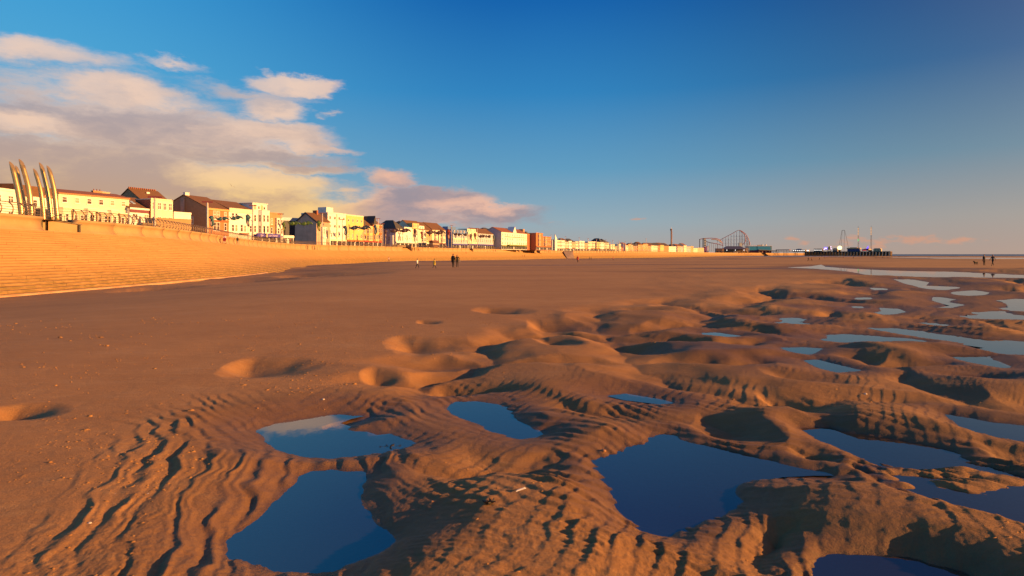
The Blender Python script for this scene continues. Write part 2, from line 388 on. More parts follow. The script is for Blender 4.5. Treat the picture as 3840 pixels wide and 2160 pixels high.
def ground_height(X, Y, wd=None):
    """height of the sand and how wet it is"""
    bz = base_z(X, Y, wd)
    lod = lambda lam: sstep(np.clip(lam, 1e-9, None) * 1500.0 / np.maximum(Y, 1) ** 1.55, 3.0, 12.0)      # fade out detail too fine for the mesh
    h = np.zeros_like(X)
    # side of the picture where the beach breaks up into banks and pools
    diag = X - (-1.35 + 0.19 * (Y - 3.2) + 0.10 * np.clip(Y - 14, 0, 100) ** 1.0)
    low = sstep(diag, -0.4, 2.2) * sstep(Y, 75, 45)
    h += 0.012 * fbm(X * 0.25, Y * 0.25, 3) + low * 0.03 * fbm(X * 0.55 + 5, Y * 0.4, 2)
    h += 0.10 * fbm(X * 0.03 + 3, Y * 0.03, 2) * sstep(Y, 40, 120)
    wet = np.zeros_like(X); rip = np.zeros_like(X)
    # banks: rounded sand domes with creases between them, where the beach is scoured
    bx = np.interp(Y, [3, 4, 5.5, 8.6, 10, 13, 17, 22, 28, 40, 55, 75], [-1.2, -1.6, -1.8, -2.6, -2.2, -0.8, 0.2, 4.5, 9.5, 21, 37, 60])
    dm = sstep(X - bx + 0.9 * fbm(X * 0.35 + 21, Y * 0.3, 2), -0.5, 1.6) * sstep(Y, 85, 60)
    wsc = 2.5 * (1 + np.clip(Y - 14, 0, 50) * 0.035)
    qx = (X + 0.55 * fbm(X * 0.6, Y * 0.6 + 70, 3)) / (wsc * 1.25); qy = (Y + 0.55 * fbm(X * 0.6 + 33, Y * 0.6, 3)) / wsc
    f1, f2 = worley(qx + 7.3, qy + 2.1)
    cr = np.clip((f2 - f1) / 0.62, 0, 1); dome = 0.4 * (1 - (1 - cr) ** 2) + 0.6 * sstep(cr, -0.1, 0.95)
    depth = (0.13 + 0.12 * sstep(fbm(X * 0.22 + 50, Y * 0.22, 2), -0.35, 0.35)) * (1 + np.clip(Y - 10, 0, 30) * 0.02)
    h += dm * depth * (dome - 0.85)
    valley = dm * (1 - sstep(cr, 0.05, 0.5))
    wet = np.maximum(wet, 0.55 * valley * sstep(depth, 0.11, 0.17)); rip = np.maximum(rip, 0.5 * dm * sstep(Y, 8.5, 6.5) * (1 - sstep(cr, 0.1, 0.8)) * sstep(fbm(X * 0.4 + 15, Y * 0.4, 2), -0.3, 0.3))
    wobx = perlin(X * 2.1, Y * 2.1) * 0.06 + perlin(X * 0.7 + 9, Y * 0.7) * 0.10
    woby = perlin(X * 2.1 + 40, Y * 2.1) * 0.06 + perlin(X * 0.7 + 19, Y * 0.7) * 0.10
    for x, y, rx, ry, dep in HOLW:
        m = (np.abs(X - x) < rx * 2.3 + 0.3) & (np.abs(Y - y) < ry * 2.3 + 0.3)
        if not m.any(): continue
        sc = min(1.0, rx)
        ex = (X[m] + 2.6 * wobx[m] * sc - x) / rx; ey = (Y[m] + 2.6 * woby[m] * sc - y) / ry
        # short steep lip on the left, long rise to the right
        e = np.where(ex < -0.55, (ex + 0.55) / 0.7, (ex + 0.55) / 1.65)
        eyy = (ey + 0.25 * np.sin(e * 1.5)) * np.where(e > 0, 1 - 0.25 * np.clip(e, 0, 1), 1)
        q = np.sqrt(e * e + eyy * eyy)
        f = 1 - (0.6 * sstep(q, 0.0, 1.0) + 0.4 * np.clip(q, 0, 1))
        h[m] -= 1.05 * dep * f
        wet[m] = np.maximum(wet[m], 0.35 * f)
        rip[m] = np.maximum(rip[m], 0.25 * f)
    smin = np.ones_like(X); levm = np.full_like(X, -0.13); inside = np.zeros_like(X)
    for poly, lev, bank, kind in POOLW:
        lo = poly.min(0) - bank * 2.2; hi = poly.max(0) + bank * 2.2
        m = (X > lo[0]) & (X < hi[0]) & (Y > lo[1]) & (Y < hi[1])
        if not m.any(): continue
        sd = poly_sd(X[m] + 0.35 * wobx[m] * min(1, bank), Y[m] + 0.35 * woby[m] * min(1, bank), poly)
        bk = bank * (1 + 0.5 * perlin(X[m] * 0.9 / bank, Y[m] * 0.9 / bank))
        t = np.clip(sd / bk, 0, 1)
        s = 0.40 * t * t * (3 - 2 * t) + 0.60 * (1 - (1 - t) ** 2)
        sm = smin[m]; levm[m] = np.where(s < sm, lev, levm[m]); smin[m] = np.minimum(s, sm)
        inside[m] = np.maximum(inside[m], np.minimum(-sd * 0.16, 0.07))
        wet[m] = np.maximum(wet[m], np.maximum(1 - sstep(sd, 0.0, bank * 0.5), 0.72 * (1 - sstep(sd, bank * 0.3, bank * 1.7))))
        if kind == 'b':
            rip[m] = np.maximum(rip[m], (1 - sstep(sd, bank * 0.8, bank * 2.4)) * sstep(sd, -0.35, -0.02))
    hf = h + np.maximum(0, levm + 0.11 - h) * (1 - smin ** 3)
    h = np.where(smin < 1, levm + (hf - levm) * smin, h) - inside
    shore = 0.75 + 0.25 * sstep(smin, 0.03, 0.30)
    for x, y, r in ISLANDS:
        m = (np.abs(X - x) < 3 * r) & (np.abs(Y - y) < 3 * r)
        if m.any():
            e = np.sqrt(((X[m] - x + 0.4 * wobx[m]) / 1.6) ** 2 + (Y[m] - y + 0.4 * woby[m]) ** 2) / r
            h[m] = np.maximum(h[m], -0.155 + 0.062 * np.exp(-(e / 1.35) ** 2))
    wet = np.where(inside > 0.004, wet * (1 - 0.6 * sstep(inside, 0.004, 0.02)), wet)
    # ripple fields
    patch = sstep(fbm(X * 0.6 + 31, Y * 0.6, 2), -0.25, 0.35)
    rip = np.clip(np.maximum(rip * (0.45 + 0.75 * patch), np.maximum(low * np.where((Y > 7) & (X - bx < 6), np.clip(1 - (Y - 7) / 2.5, 0.12, 1), 1.0), dm * sstep(X - bx, 4, 8)) * (0.35 + 0.85 * sstep(fbm(X * 0.35, Y * 0.35 + 77, 2), -0.1, 0.4)) * sstep(Y, 60, 20)), 0, 1)
    wx = fbm(X * 1.6, Y * 1.6 + 50, 3); wy = fbm(X * 1.6 + 80, Y * 1.6, 3)
    big = sstep(X, -0.35, -1.1) * sstep(Y, 6.0, 4.6)                                   # the large ripples in the left foreground
    big *= sstep(fbm(X * 0.5, Y * 0.4 + 7, 2), 0.75, 0.25) * sstep(X + 0.42 * (Y - 3.0), -2.9, -2.1)
    la = 0.20
    pa = 2 * np.pi * ((X * 0.90 + Y * 0.34) / la + 0.55 * fbm(X * 0.9 + 4, Y * 0.9, 2) + 0.5 * wx + 0.25 * perlin(X * 5, Y * 5))
    dwx = 0.30 * fbm(X * 0.55 + 3, Y * 0.55, 2) + 0.09 * fbm(X * 2.6, Y * 2.6 + 9, 2); dwy = 0.30 * fbm(X * 0.55 + 33, Y * 0.55 + 4, 2) + 0.09 * fbm(X * 2.6 + 70, Y * 2.6, 2)
    lb, lc, ld = 0.20, 0.17, 0.085
    lb = lb * (1 + 0.5 * sstep(Y, 9, 25))
    pb = 2 * np.pi * ((X + dwx) * 0.66 + (Y + dwy) * 0.75) / 0.155
    pc = 2 * np.pi * ((X + dwy) * 0.88 - (Y + dwx) * 0.48) / 0.135
    pd = 2 * np.pi * ((X + 0.5 * dwx) * 0.30 + (Y + dwy) * 0.95) / ld
    pe = 2 * np.pi * ((X + dwx) * 0.70 + (Y + dwy) * 0.71) / 0.42
    sk = lambda q_: np.sin(q_ + 0.6 * np.sin(q_))
    am = 0.45 + 0.85 * sstep(fbm(X * 2.2 + 11, Y * 2.2, 2), -0.35, 0.45)
    lump = sstep(perlin(X * 0.7 + 60, Y * 0.7), -0.3, 0.25)
    centre = sstep(Y, 6.2, 4.6) * sstep(X, -0.4, 0.3)
    amp = 0.0078 + 0.0048 * centre
    rb = am * amp * (sk(pb) * (0.35 + 0.65 * lump) + 0.55 * sk(pc) * (1 - 0.6 * lump)) * lod(0.15)
    rb = rb + am * 0.0045 * sk(pd) * (1 - lump) * lod(ld) + am * 0.02 * sk(pe) * lod(0.4) * sstep(Y, 9, 16)
    h += rip * shore * (1 - big) * rb
    sa = np.sin(pa + 0.65 * np.sin(pa)); pch = 0.30 + 0.95 * sstep(fbm(X * 1.5 + 90, Y * 1.1, 2), -0.35, 0.45)
    h += big * sstep(smin, 0.02, 0.4) * (0.0135 * sa * pch + 0.0022 * np.sin(pa * 2.7 + 3 * wy) * am) * lod(la)
    # small relief of drying sand, castings and prints
    h += 0.0032 * fbm(X * 4, Y * 7, 3) * lod(0.12) + 0.006 * fbm(X * 1.1 + 12, Y * 2.2, 3) * lod(0.35) * (1 - low)
    h += (0.0018 + 0.0028 * rip) * fbm(X * 22, Y * 22, 2) * lod(0.05)
    h += 0.021 * (1 - 0.7 * rip) * np.maximum(fbm(X * 6 + 4, Y * 9, 3) - 0.42 - 0.35 * perlin(X * 0.8, Y * 0.8 + 66), 0) * lod(0.08)
    h += (1 - low) * 0.006 * np.maximum(fbm(X * 2.4, Y * 1.2 + 3, 3) - 0.25, 0) * lod(0.3)
    wet = np.clip(np.maximum(wet, np.maximum(low, 0.6 * dm) * (0.25 + 0.75 * sstep(X - bx, 0.5, 7)) * 0.85 * sstep(fbm(X * 0.3 + 8, Y * 0.22, 3), -0.45, 0.35)), 0, 1)
    far = sstep(Y, 30, 70)
    streak = sstep(fbm(X * 0.012 + 4, Y * 0.055 + 2, 3), 0.10, 0.42)
    wet = np.maximum(wet, far * 0.75 * streak)
    if wd is not None:
        wet = np.maximum(wet, 0.6 * sstep(wd, 34, 14) * sstep(fbm(X * 0.08, Y * 0.10 + 9, 3), -0.25, 0.25) * sstep(Y, 44, 58))
        h -= 0.25 * sstep(wd, 32, 15) * sstep(fbm(X * 0.09 + 40, Y * 0.09, 2), -0.1, 0.5) * sstep(Y, 44, 60) * sstep(Y, 400, 200)
    return bz + h, wet, low

def make_mesh(name, verts, faces, smooth=False):
    me = bpy.data.meshes.new(name)
    verts = np.asarray(verts, np.float32); faces = np.asarray(faces, np.int32)
    me.vertices.add(len(verts)); me.vertices.foreach_set('co', verts.ravel())
    k = faces.shape[1]
    me.loops.add(faces.size); me.loops.foreach_set('vertex_index', faces.ravel())
    me.polygons.add(len(faces)); me.polygons.foreach_set('loop_start', np.arange(0, faces.size, k, dtype=np.int32))
    me.polygons.foreach_set('loop_total', np.full(len(faces), k, np.int32))
    if smooth: me.polygons.foreach_set('use_smooth', np.ones(len(faces), bool))
    me.update(calc_edges=True)
    return me

def link(name, me, mat=None, parent=None, **props):
    o = bpy.data.objects.new(name, me)
    if mat is not None and me is not None and not me.materials: me.materials.append(mat)
    COL.objects.link(o)
    if parent is not None: o.parent = parent
    for k_, v_ in props.items(): o[k_] = v_
    return o

# ------------------------------------------------------------------ materials
class NB:
    """small helper round a material's node tree"""
    def __init__(s, name):
        s.m = bpy.data.materials.new(name); s.m.use_nodes = True
        s.t = s.m.node_tree; s.t.nodes.clear()
        s.out = s.n('ShaderNodeOutputMaterial')
    def n(s, t, **kw):
        x = s.t.nodes.new(t)
        for k, v in kw.items(): setattr(x, k, v)
        return x
    def l(s, a, b): s.t.links.new(a, b)
    def noise(s, scale, detail=3, rough=0.55, sc=(1, 1, 1), coord='Object'):
        c = s.n('ShaderNodeTexCoord'); mp = s.n('ShaderNodeMapping'); mp.inputs['Scale'].default_value = sc
        s.l(c.outputs[coord], mp.inputs[0])
        x = s.n('ShaderNodeTexNoise'); x.inputs['Scale'].default_value = scale; x.inputs['Detail'].default_value = detail; x.inputs['Roughness'].default_value = rough
        s.l(mp.outputs[0], x.inputs['Vector']); return x.outputs[0]
    def map(s, x, a, b, c, d):
        r = s.n('ShaderNodeMapRange'); s.l(x, r.inputs[0])
        for i, v in enumerate((a, b, c, d)): r.inputs[i + 1].default_value = v
        return r.outputs[0]
    def mix(s, f, a, b, mode='MIX'):
        x = s.n('ShaderNodeMix'); x.data_type = 'RGBA'; x.blend_type = mode
        if isinstance(f, (int, float)): x.inputs[0].default_value = f
        else: s.l(f, x.inputs[0])
        for v, i in ((a, 6), (b, 7)):
            if isinstance(v, tuple): x.inputs[i].default_value = v if len(v) == 4 else (*v, 1)
            else: s.l(v, x.inputs[i])
        return x.outputs[2]
    def bump(s, h, strength, dist, nrm=None):
        b = s.n('ShaderNodeBump'); b.inputs['Strength'].default_value = strength; b.inputs['Distance'].default_value = dist
        s.l(h, b.inputs['Height'])
        if nrm is not None: s.l(nrm, b.inputs['Normal'])
        return b.outputs[0]
    def bsdf(s, color, rough=0.8, metal=0.0, nrm=None, ior=None, spec=None, emit=None, estr=0.0):
        p = s.n('ShaderNodeBsdfPrincipled')
        if isinstance(color, tuple): p.inputs['Base Color'].default_value = color if len(color) == 4 else (*color, 1)
        else: s.l(color, p.inputs['Base Color'])
        if isinstance(rough, (int, float)): p.inputs['Roughness'].default_value = rough
        else: s.l(rough, p.inputs['Roughness'])
        p.inputs['Metallic'].default_value = metal
        if nrm is not None: s.l(nrm, p.inputs['Normal'])
        if ior: p.inputs['IOR'].default_value = ior
        if spec is not None: p.inputs['Specular IOR Level'].default_value = spec
        if emit: p.inputs['Emission Color'].default_value = (*emit, 1); p.inputs['Emission Strength'].default_value = estr
        s.l(p.outputs[0], s.out.inputs[0]); return s.m
_mats = {}
def paint(r, g, b, rough=0.7, var=0.12, metal=0.0, scale=2.0):
    """painted or plain surface with slight weathering"""
    k = (r, g, b, rough, var, metal, scale)
    if k not in _mats:
        q = NB('paint')
        f = q.map(q.noise(scale, 4, 0.65), 0.3, 0.7, 1 - var, 1 + var)
        hsv = q.n('ShaderNodeHueSaturation'); q.l(f, hsv.inputs['Value']); hsv.inputs['Color'].default_value = (r, g, b, 1)
        _mats[k] = q.bsdf(hsv.outputs[0], rough, metal)
    return _mats[k]

q = NB('wet_sand')
at = q.n('ShaderNodeAttribute'); at.attribute_name = 'wet'
dry = q.mix(q.map(q.noise(0.9, 5, 0.6), 0.3, 0.7, 0, 1), (0.385, 0.183, 0.055), (0.455, 0.226, 0.073))
dry = q.mix(q.map(q.noise(1.1, 6, 0.7, (0.35, 1.0, 1)), 0.56, 0.68, 0, 0.55), dry, (0.47, 0.265, 0.11))
dry = q.mix(q.map(q.noise(4.5, 5, 0.75, (0.5, 1.5, 1)), 0.52, 0.66, 0, 0.75), dry, (0.48, 0.26, 0.092))
dry = q.mix(q.map(q.noise(0.10, 5, 0.6, (0.5, 1.0, 1)), 0.42, 0.62, 0, 0.5), dry, (0.265, 0.118, 0.036))
dry = q.mix(q.map(q.noise(60, 2, 0.6), 0.35, 0.7, 0, 0.35), dry, (0.24, 0.11, 0.043))
wetc = q.mix(q.map(q.noise(4.0, 4, 0.6), 0.3, 0.7, 0, 1), (0.085, 0.044, 0.019), (0.135, 0.070, 0.030))
colr = q.mix(at.outputs['Fac'], dry, wetc)
rg = q.map(at.outputs['Fac'], 0.4, 1.0, 0.92, 0.45)
b0 = q.bump(q.noise(240, 3, 0.7), 0.6, 0.002)
b1 = q.bump(q.noise(55, 5, 0.75), 0.8, 0.008, b0)
b1 = q.bump(q.noise(1.3, 6, 0.7, (0.6, 1.4, 1)), 0.16, 0.08, b1)
b2 = q.bump(q.noise(9, 5, 0.65), 0.22, 0.03, b1)
M_SAND = q.bsdf(colr, rg, nrm=b2, spec=0.4)

q = NB('pool_water')
fr = q.n('ShaderNodeFresnel'); fr.inputs['IOR'].default_value = 2.5
nz = q.bump(q.noise(7, 2, 0.5, (1, 0.5, 1)), 0.03, 0.01); q.l(nz, fr.inputs['Normal'])
tr = q.n('ShaderNodeBsdfTransparent'); tr.inputs[0].default_value = (0.9, 0.88, 0.86, 1)
gs = q.n('ShaderNodeBsdfGlossy'); gs.inputs['Roughness'].default_value = 0.02; gs.inputs[0].default_value = (1.0, 0.96, 0.92, 1); q.l(nz, gs.inputs['Normal'])
mx = q.n('ShaderNodeMixShader'); q.l(fr.outputs[0], mx.inputs[0]); q.l(tr.outputs[0], mx.inputs[1]); q.l(gs.outputs[0], mx.inputs[2]); df = q.n('ShaderNodeBsdfDiffuse'); df.inputs[0].default_value = (0.28, 0.24, 0.20, 1)      # a little silt
mx2 = q.n('ShaderNodeMixShader'); mx2.inputs[0].default_value = 0.055; q.l(mx.outputs[0], mx2.inputs[1]); q.l(df.outputs[0], mx2.inputs[2]); q.l(mx2.outputs[0], q.out.inputs[0])
M_WATER = q.m

# ------------------------------------------------------------------ the sand
def build_ground():
    us = np.concatenate([np.linspace(-1500, -120, 60, endpoint=False), np.arange(-120, 3962, 3.0), np.linspace(3965, 5600, 90)])
    vs = np.concatenate([np.arange(2420, 1010, -3.0), np.arange(1010, 975, -1.5), np.arange(975, 958, -0.8)])
    Ds = np.concatenate([EYE * FOC / (vs - HV), [900, 1200, 1600, 2300, 3500, 6000]])
    tx = (us - CX) / FOC
    Yg, Tg = np.meshgrid(Ds, tx, indexing='ij')
    Xg = Yg * Tg
    wd = np.full(Xg.shape, 500.0)
    near = (Xg < 30 + Yg * 0.9)
    # distance to the wall on a thinned grid, then spread
    sub = wall_dist(Xg[::4, ::6], Yg[::4, ::6])
    ii = np.minimum(np.arange(Xg.shape[0]) / 4.0, sub.shape[0] - 1.001); jj = np.minimum(np.arange(Xg.shape[1]) / 6.0, sub.shape[1] - 1.001)
    i0 = ii.astype(int); j0 = jj.astype(int); fi = (ii - i0)[:, None]; fj = (jj - j0)[None, :]
    i1 = np.minimum(i0 + 1, sub.shape[0] - 1); j1 = np.minimum(j0 + 1, sub.shape[1] - 1)
    wd = (sub[i0][:, j0] * (1 - fi) * (1 - fj) + sub[i1][:, j0] * fi * (1 - fj) + sub[i0][:, j1] * (1 - fi) * fj + sub[i1][:, j1] * fi * fj)
    Z, wet, low = ground_height(Xg, Yg, wd)
    nr, nc = Xg.shape
    idx = np.arange(nr * nc).reshape(nr, nc)
    F = np.stack([idx[:-1, :-1], idx[:-1, 1:], idx[1:, 1:], idx[1:, :-1]], -1).reshape(-1, 4)
    keep = (wd[:-1, :-1].ravel() > 2.0)
    F = F[keep]
    V = np.stack([Xg, Yg, Z], -1).reshape(-1, 3)
    # coarse sand round and behind the camera, outside the detailed fan
    me = make_mesh('sand', V, F, True)
    a = me.attributes.new('wet', 'FLOAT', 'POINT'); a.data.foreach_set('value', wet.ravel().astype(np.float32))
    me.materials.append(M_SAND)
    o = bpy.data.objects.new('sand', me); COL.objects.link(o); o['kind'] = 'structure'; o['label'] = 'rippled brown beach sand with hollows and wet banks'
    return o
sand = build_ground()
# sand round and behind the camera and out to the sides
def flat_sheet(name, x0, x1, y0, y1, nx, ny, zf, mat):
    xs = np.linspace(x0, x1, nx); ys = np.linspace(y0, y1, ny)
    Y, X = np.meshgrid(ys, xs, indexing='ij'); Z = zf(X, Y)
    idx = np.arange(nx * ny).reshape(ny, nx)
    F = np.stack([idx[:-1, :-1], idx[:-1, 1:], idx[1:, 1:], idx[1:, :-1]], -1).reshape(-1, 4)
    me = make_mesh(name, np.stack([X, Y, Z], -1).reshape(-1, 3), F, True)
    return link(name, me, mat, kind='structure')
flat_sheet('sand', -300, 900, -400, 1700, 61, 106, lambda X, Y: base_z(X, Y) - 1.35 + 0.9 * sstep(Y, 30, 4) , M_SAND)
# pools
for ip, (poly, lev, bank, kind) in enumerate(POOLW):
    c = poly.mean(0)
    r = (poly - c); ln = np.linalg.norm(r, axis=1, keepdims=True)
    big_ = c + r * (1 + np.minimum(0.35 * bank, 0.6 * ln.mean()) / np.maximum(ln, 0.05))
    zl = float(base_z(np.array(c[0]), np.array(c[1]))) + lev + 0.016 - 0.0011 * (ip % 7)
    me = bpy.data.meshes.new('tide_pool')
    me.from_pydata([(x, y, zl) for x, y in big_], [], [list(range(len(big_)))])
    me.update()
    if me.polygons[0].normal.z < 0: me.flip_normals()
    link('tide_pool', me, M_WATER, kind='structure')
print('ground', round(time.time() - T0, 1))

# ------------------------------------------------------------------ mesh builder
class MB:
    def __init__(s): s.v = []; s.f = []; s.mi = []; s.cur = 0
    def add(s, vs, fs):
        n = len(s.v); s.v += [tuple(x) for x in vs]; s.f += [tuple(i + n for i in f) for f in fs]; s.mi += [s.cur] * len(fs)
    def box(s, x0, x1, y0, y1, z0, z1):
        s.add([(x0,y0,z0),(x1,y0,z0),(x1,y1,z0),(x0,y1,z0),(x0,y0,z1),(x1,y0,z1),(x1,y1,z1),(x0,y1,z1)],
              [(0,3,2,1),(4,5,6,7),(0,1,5,4),(1,2,6,5),(2,3,7,6),(3,0,4,7)])
    def hexa(s, a, b):           # two quads (lower, upper), same winding seen from above
        s.add(list(a) + list(b), [(0,3,2,1),(4,5,6,7),(0,1,5,4),(1,2,6,5),(2,3,7,6),(3,0,4,7)])
    def prism(s, poly, y0, y1):  # polygon in x,z extruded along y
        n = len(poly)
        s.add([(x, y0, z) for x, z in poly] + [(x, y1, z) for x, z in poly],
              [tuple(range(n)), tuple(range(2 * n - 1, n - 1, -1))] + [(i, i + n, (i + 1) % n + n, (i + 1) % n) for i in range(n)])
    def vprism(s, poly, z0, z1):  # polygon in x,y extruded upwards (counter-clockwise seen from above)
        n = len(poly)
        s.add([(x, y, z0) for x, y in poly] + [(x, y, z1) for x, y in poly],
              [tuple(range(n - 1, -1, -1)), tuple(range(n, 2 * n))] + [(i, (i + 1) % n, (i + 1) % n + n, i + n) for i in range(n)])
    def tube(s, pts, r, n=6, caps=True):
        pts = [Vector(p) for p in pts]; m = len(pts)
        rr = r if isinstance(r, (list, tuple)) else [r] * m
        base = len(s.v); up = None
        for i, p in enumerate(pts):
            t = (pts[min(i + 1, m - 1)] - pts[max(i - 1, 0)]).normalized()
            if up is None: up = t.orthogonal().normalized()
            else: up = (up - t * up.dot(t)).normalized()
            w = t.cross(up)
            for k in range(n):
                a = 2 * math.pi * k / n
                s.v.append(tuple(p + (up * math.cos(a) + w * math.sin(a)) * rr[i]))
        for i in range(m - 1):
            for k in range(n):
                a = base + i * n + k; b = base + i * n + (k + 1) % n
                s.f.append((a, b, b + n, a + n)); s.mi.append(s.cur)
        if caps:
            s.f.append(tuple(base + k for k in range(n - 1, -1, -1))); s.f.append(tuple(base + (m - 1) * n + k for k in range(n))); s.mi += [s.cur] * 2
    def mesh(s, name, smooth=False):
        me = bpy.data.meshes.new(name); me.from_pydata(s.v, [], s.f)
        if max(s.mi, default=0) > 0: me.polygons.foreach_set('material_index', s.mi)
        if smooth: me.polygons.foreach_set('use_smooth', [True] * len(s.f))
        me.update(); return me
    def build(s, name, mat, parent=None, smooth=False, **props):
        me = s.mesh(name, smooth)
        for m_ in (mat if isinstance(mat, (list, tuple)) else [mat]): me.materials.append(m_)
        return link(name, me, None, parent, **props)
def thing(name, label, cat, loc=(0, 0, 0), rz=0.0, group=None):
    o = bpy.data.objects.new(name, None); o.empty_display_size = 0.3; COL.objects.link(o)
    o.location = loc; o.rotation_euler = (0, 0, rz); o['label'] = label; o['category'] = cat
    if group: o['group'] = group
    return o
def tag(o, label, cat, group=None):
    o['label'] = label; o['category'] = cat
    if group: o['group'] = group
    return o
def sz(y):   # s along the wall for a given depth on the first, outgoing stretch
    return float(np.interp(y, [WL[i, 1] for i in range(len(WL)) if WL[i, 1] <= 215][:], [WS[i] for i in range(len(WL)) if WL[i, 1] <= 215][:]))
def s_for_u(u, s0=0.0):
    """s of the wall where it crosses photo column u (far stretch: search from s0)"""
    uu = CX + FOC * WL[:, 0] / np.maximum(WL[:, 1], 1)
    ok = (WS >= s0) & (WL[:, 1] > 5)
    i = np.argmin(np.where(ok, np.abs(uu - u), 1e9)); return float(WS[i])
S_TURN = float(WS[np.argmin(WL[:, 0] + (WL[:, 1] > 400) * 1e3)])     # the deepest point of the bay
def wall_D(u): return float(wall_at(s_for_u(u, sz(45)))[1])

# ------------------------------------------------------------------ concrete
q = NB('concrete')
cc = q.mix(q.map(q.noise(0.55, 6, 0.65), 0.3, 0.7, 0, 1), (0.38, 0.235, 0.105), (0.46, 0.30, 0.148))
cc = q.mix(q.map(q.noise(3.0, 4, 0.7, (1, 1, 4)), 0.55, 0.75, 0, 0.35), cc, (0.28, 0.17, 0.08))
M_CONC = q.bsdf(cc, 0.85, nrm=q.bump(q.noise(6, 4, 0.6), 0.25, 0.02))
q = NB('step_concrete')
cc = q.mix(q.map(q.noise(0.35, 6, 0.65), 0.3, 0.7, 0, 1), (0.34, 0.185, 0.070), (0.41, 0.24, 0.10))
oi = q.n('ShaderNodeObjectInfo')
cc = q.mix(q.map(oi.outputs['Random'], 0, 1, 0, 0.28), cc, (0.45, 0.28, 0.125))
geo = q.n('ShaderNodeNewGeometry'); sx = q.n('ShaderNodeSeparateXYZ'); q.l(geo.outputs['Position'], sx.inputs[0])
al = q.n('ShaderNodeMath'); al.operation = 'ADD'; q.l(sx.outputs[2], al.inputs[0])
nn = q.n('ShaderNodeMath'); nn.operation = 'MULTIPLY'; q.l(q.noise(0.5, 4, 0.6), nn.inputs[0]); nn.inputs[1].default_value = 1.6; q.l(nn.outputs[0], al.inputs[1])
alg = q.map(al.outputs[0], 1.9, 0.4, 0.0, 0.8)
alg2 = q.n('ShaderNodeMath'); alg2.operation = 'MULTIPLY'; q.l(alg, alg2.inputs[0]); q.l(q.map(q.noise(2.2, 5, 0.7, (0.5, 0.5, 3)), 0.35, 0.6, 0.15, 1.0), alg2.inputs[1])
cc = q.mix(alg2.outputs[0], cc, (0.13, 0.095, 0.025))
cc = q.mix(q.map(q.noise(1.6, 5, 0.7, (0.4, 0.4, 6)), 0.58, 0.72, 0, 0.5), cc, (0.24, 0.125, 0.045))
M_STEP = q.bsdf(cc, 0.88, nrm=q.bump(q.noise(8, 4, 0.6), 0.3, 0.015))
q = NB('riser_shade')
M_RISER_SHADE = q.bsdf(q.mix(q.map(q.noise(0.5, 5, 0.7, (1, 1, 3)), 0.42, 0.68, 0, 1), (0.34, 0.185, 0.070), (0.16, 0.08, 0.026)), 0.9)  # painted shadow lines below the step noses, broken up by noise
M_PROM = paint(0.34, 0.27, 0.20, 0.85, 0.2, 0, 0.6)
M_DARK = paint(0.05, 0.045, 0.04, 0.7)
q = NB('brushed_steel'); M_STEEL = q.bsdf(q.mix(q.map(q.noise(3, 3), 0.3, 0.7, 0, 1), (0.46, 0.32, 0.14), (0.56, 0.40, 0.19)), 0.34, 0.62)
M_RAIL = paint(0.26, 0.18, 0.12, 0.42, 0.15, 0.5)

# ------------------------------------------------------------------ promenade deck (land behind the wall)
sd_o = thing('sea_wall', 'curved pale concrete sea wall with overhanging lip along the promenade', 'sea wall')
sd_o['kind'] = 'structure'; del sd_o['category']
ins_ = [wall_frame(s) for s in np.arange(4, SLEN - 4, 6.0)]
edge = [(p - n * 0.1) for p, t, n in ins_]
poly = [Vector((x, y, PROM)) for x, y in edge] + [Vector((1500, 2400, PROM)), Vector((-900, 2400, PROM)), Vector((-900, -60, PROM))]
from mathutils.geometry import tessellate_polygon
tri = tessellate_polygon([poly])
me = bpy.data.meshes.new('promenade'); me.from_pydata(poly, [], [tuple(t) for t in tri]); me.update()
if sum(p.normal.z for p in me.polygons) < 0: me.flip_normals()
link('promenade', me, M_PROM, kind='structure')

# ------------------------------------------------------------------ wall panels
GAPS = [(sz(54.6), sz(59.8))]
for u0, u1 in ((1506, 1541), (1757, 1772), (1934, 1946), (2110, 2146)):
    a = s_for_u(u0, S_TURN); b = s_for_u(u1, S_TURN); GAPS.append((a, b))
def in_gap(s):
    return any(a - 0.01 < s < b + 0.01 for a, b in GAPS)
def wprof(zf):
    h = COPE - zf
    return [(0.95, zf - 0.3), (0.92, zf), (0.66, zf + 0.13 * h), (0.50, zf + 0.34 * h), (0.46, zf + 0.55 * h), (0.53, zf + 0.72 * h), (0.66, COPE - 0.27),
            (0.72, COPE - 0.17), (0.70, COPE - 0.06), (0.60, COPE), (-0.40, COPE + 0.005), (-0.42, PROM - 0.3)]
def sweep(mb, s0, s1, step, prof_fn, shrink=0.0):
    n = max(1, int(round((s1 - s0) / step)))
    rings = []
    for i in range(n + 1):
        s = s0 + (s1 - s0) * i / n
        p, t, nv = wall_frame(s)
        pr = prof_fn(wall_top_foot(s))
        rings.append([(p[0] + nv[0] * (d - shrink), p[1] + nv[1] * (d - shrink), z) for d, z in pr])
    m = len(rings[0]); vs = [v for r in rings for v in r]
    fs = [(i * m + k, (i + 1) * m + k, (i + 1) * m + k + 1, i * m + k + 1) for i in range(n) for k in range(m - 1)]
    fs += [tuple(range(m)), tuple(n * m + k for k in range(m - 1, -1, -1))]
    mb.add(vs, fs)
bounds = sorted([0] + [x for g in GAPS for x in g] + [SLEN - 4])
far_wall = MB(); npan = 0
segs = [(bounds[i], bounds[i + 1]) for i in range(len(bounds) - 1) if not any(abs(bounds[i] - g[0]) < 1e-6 for g in GAPS)]
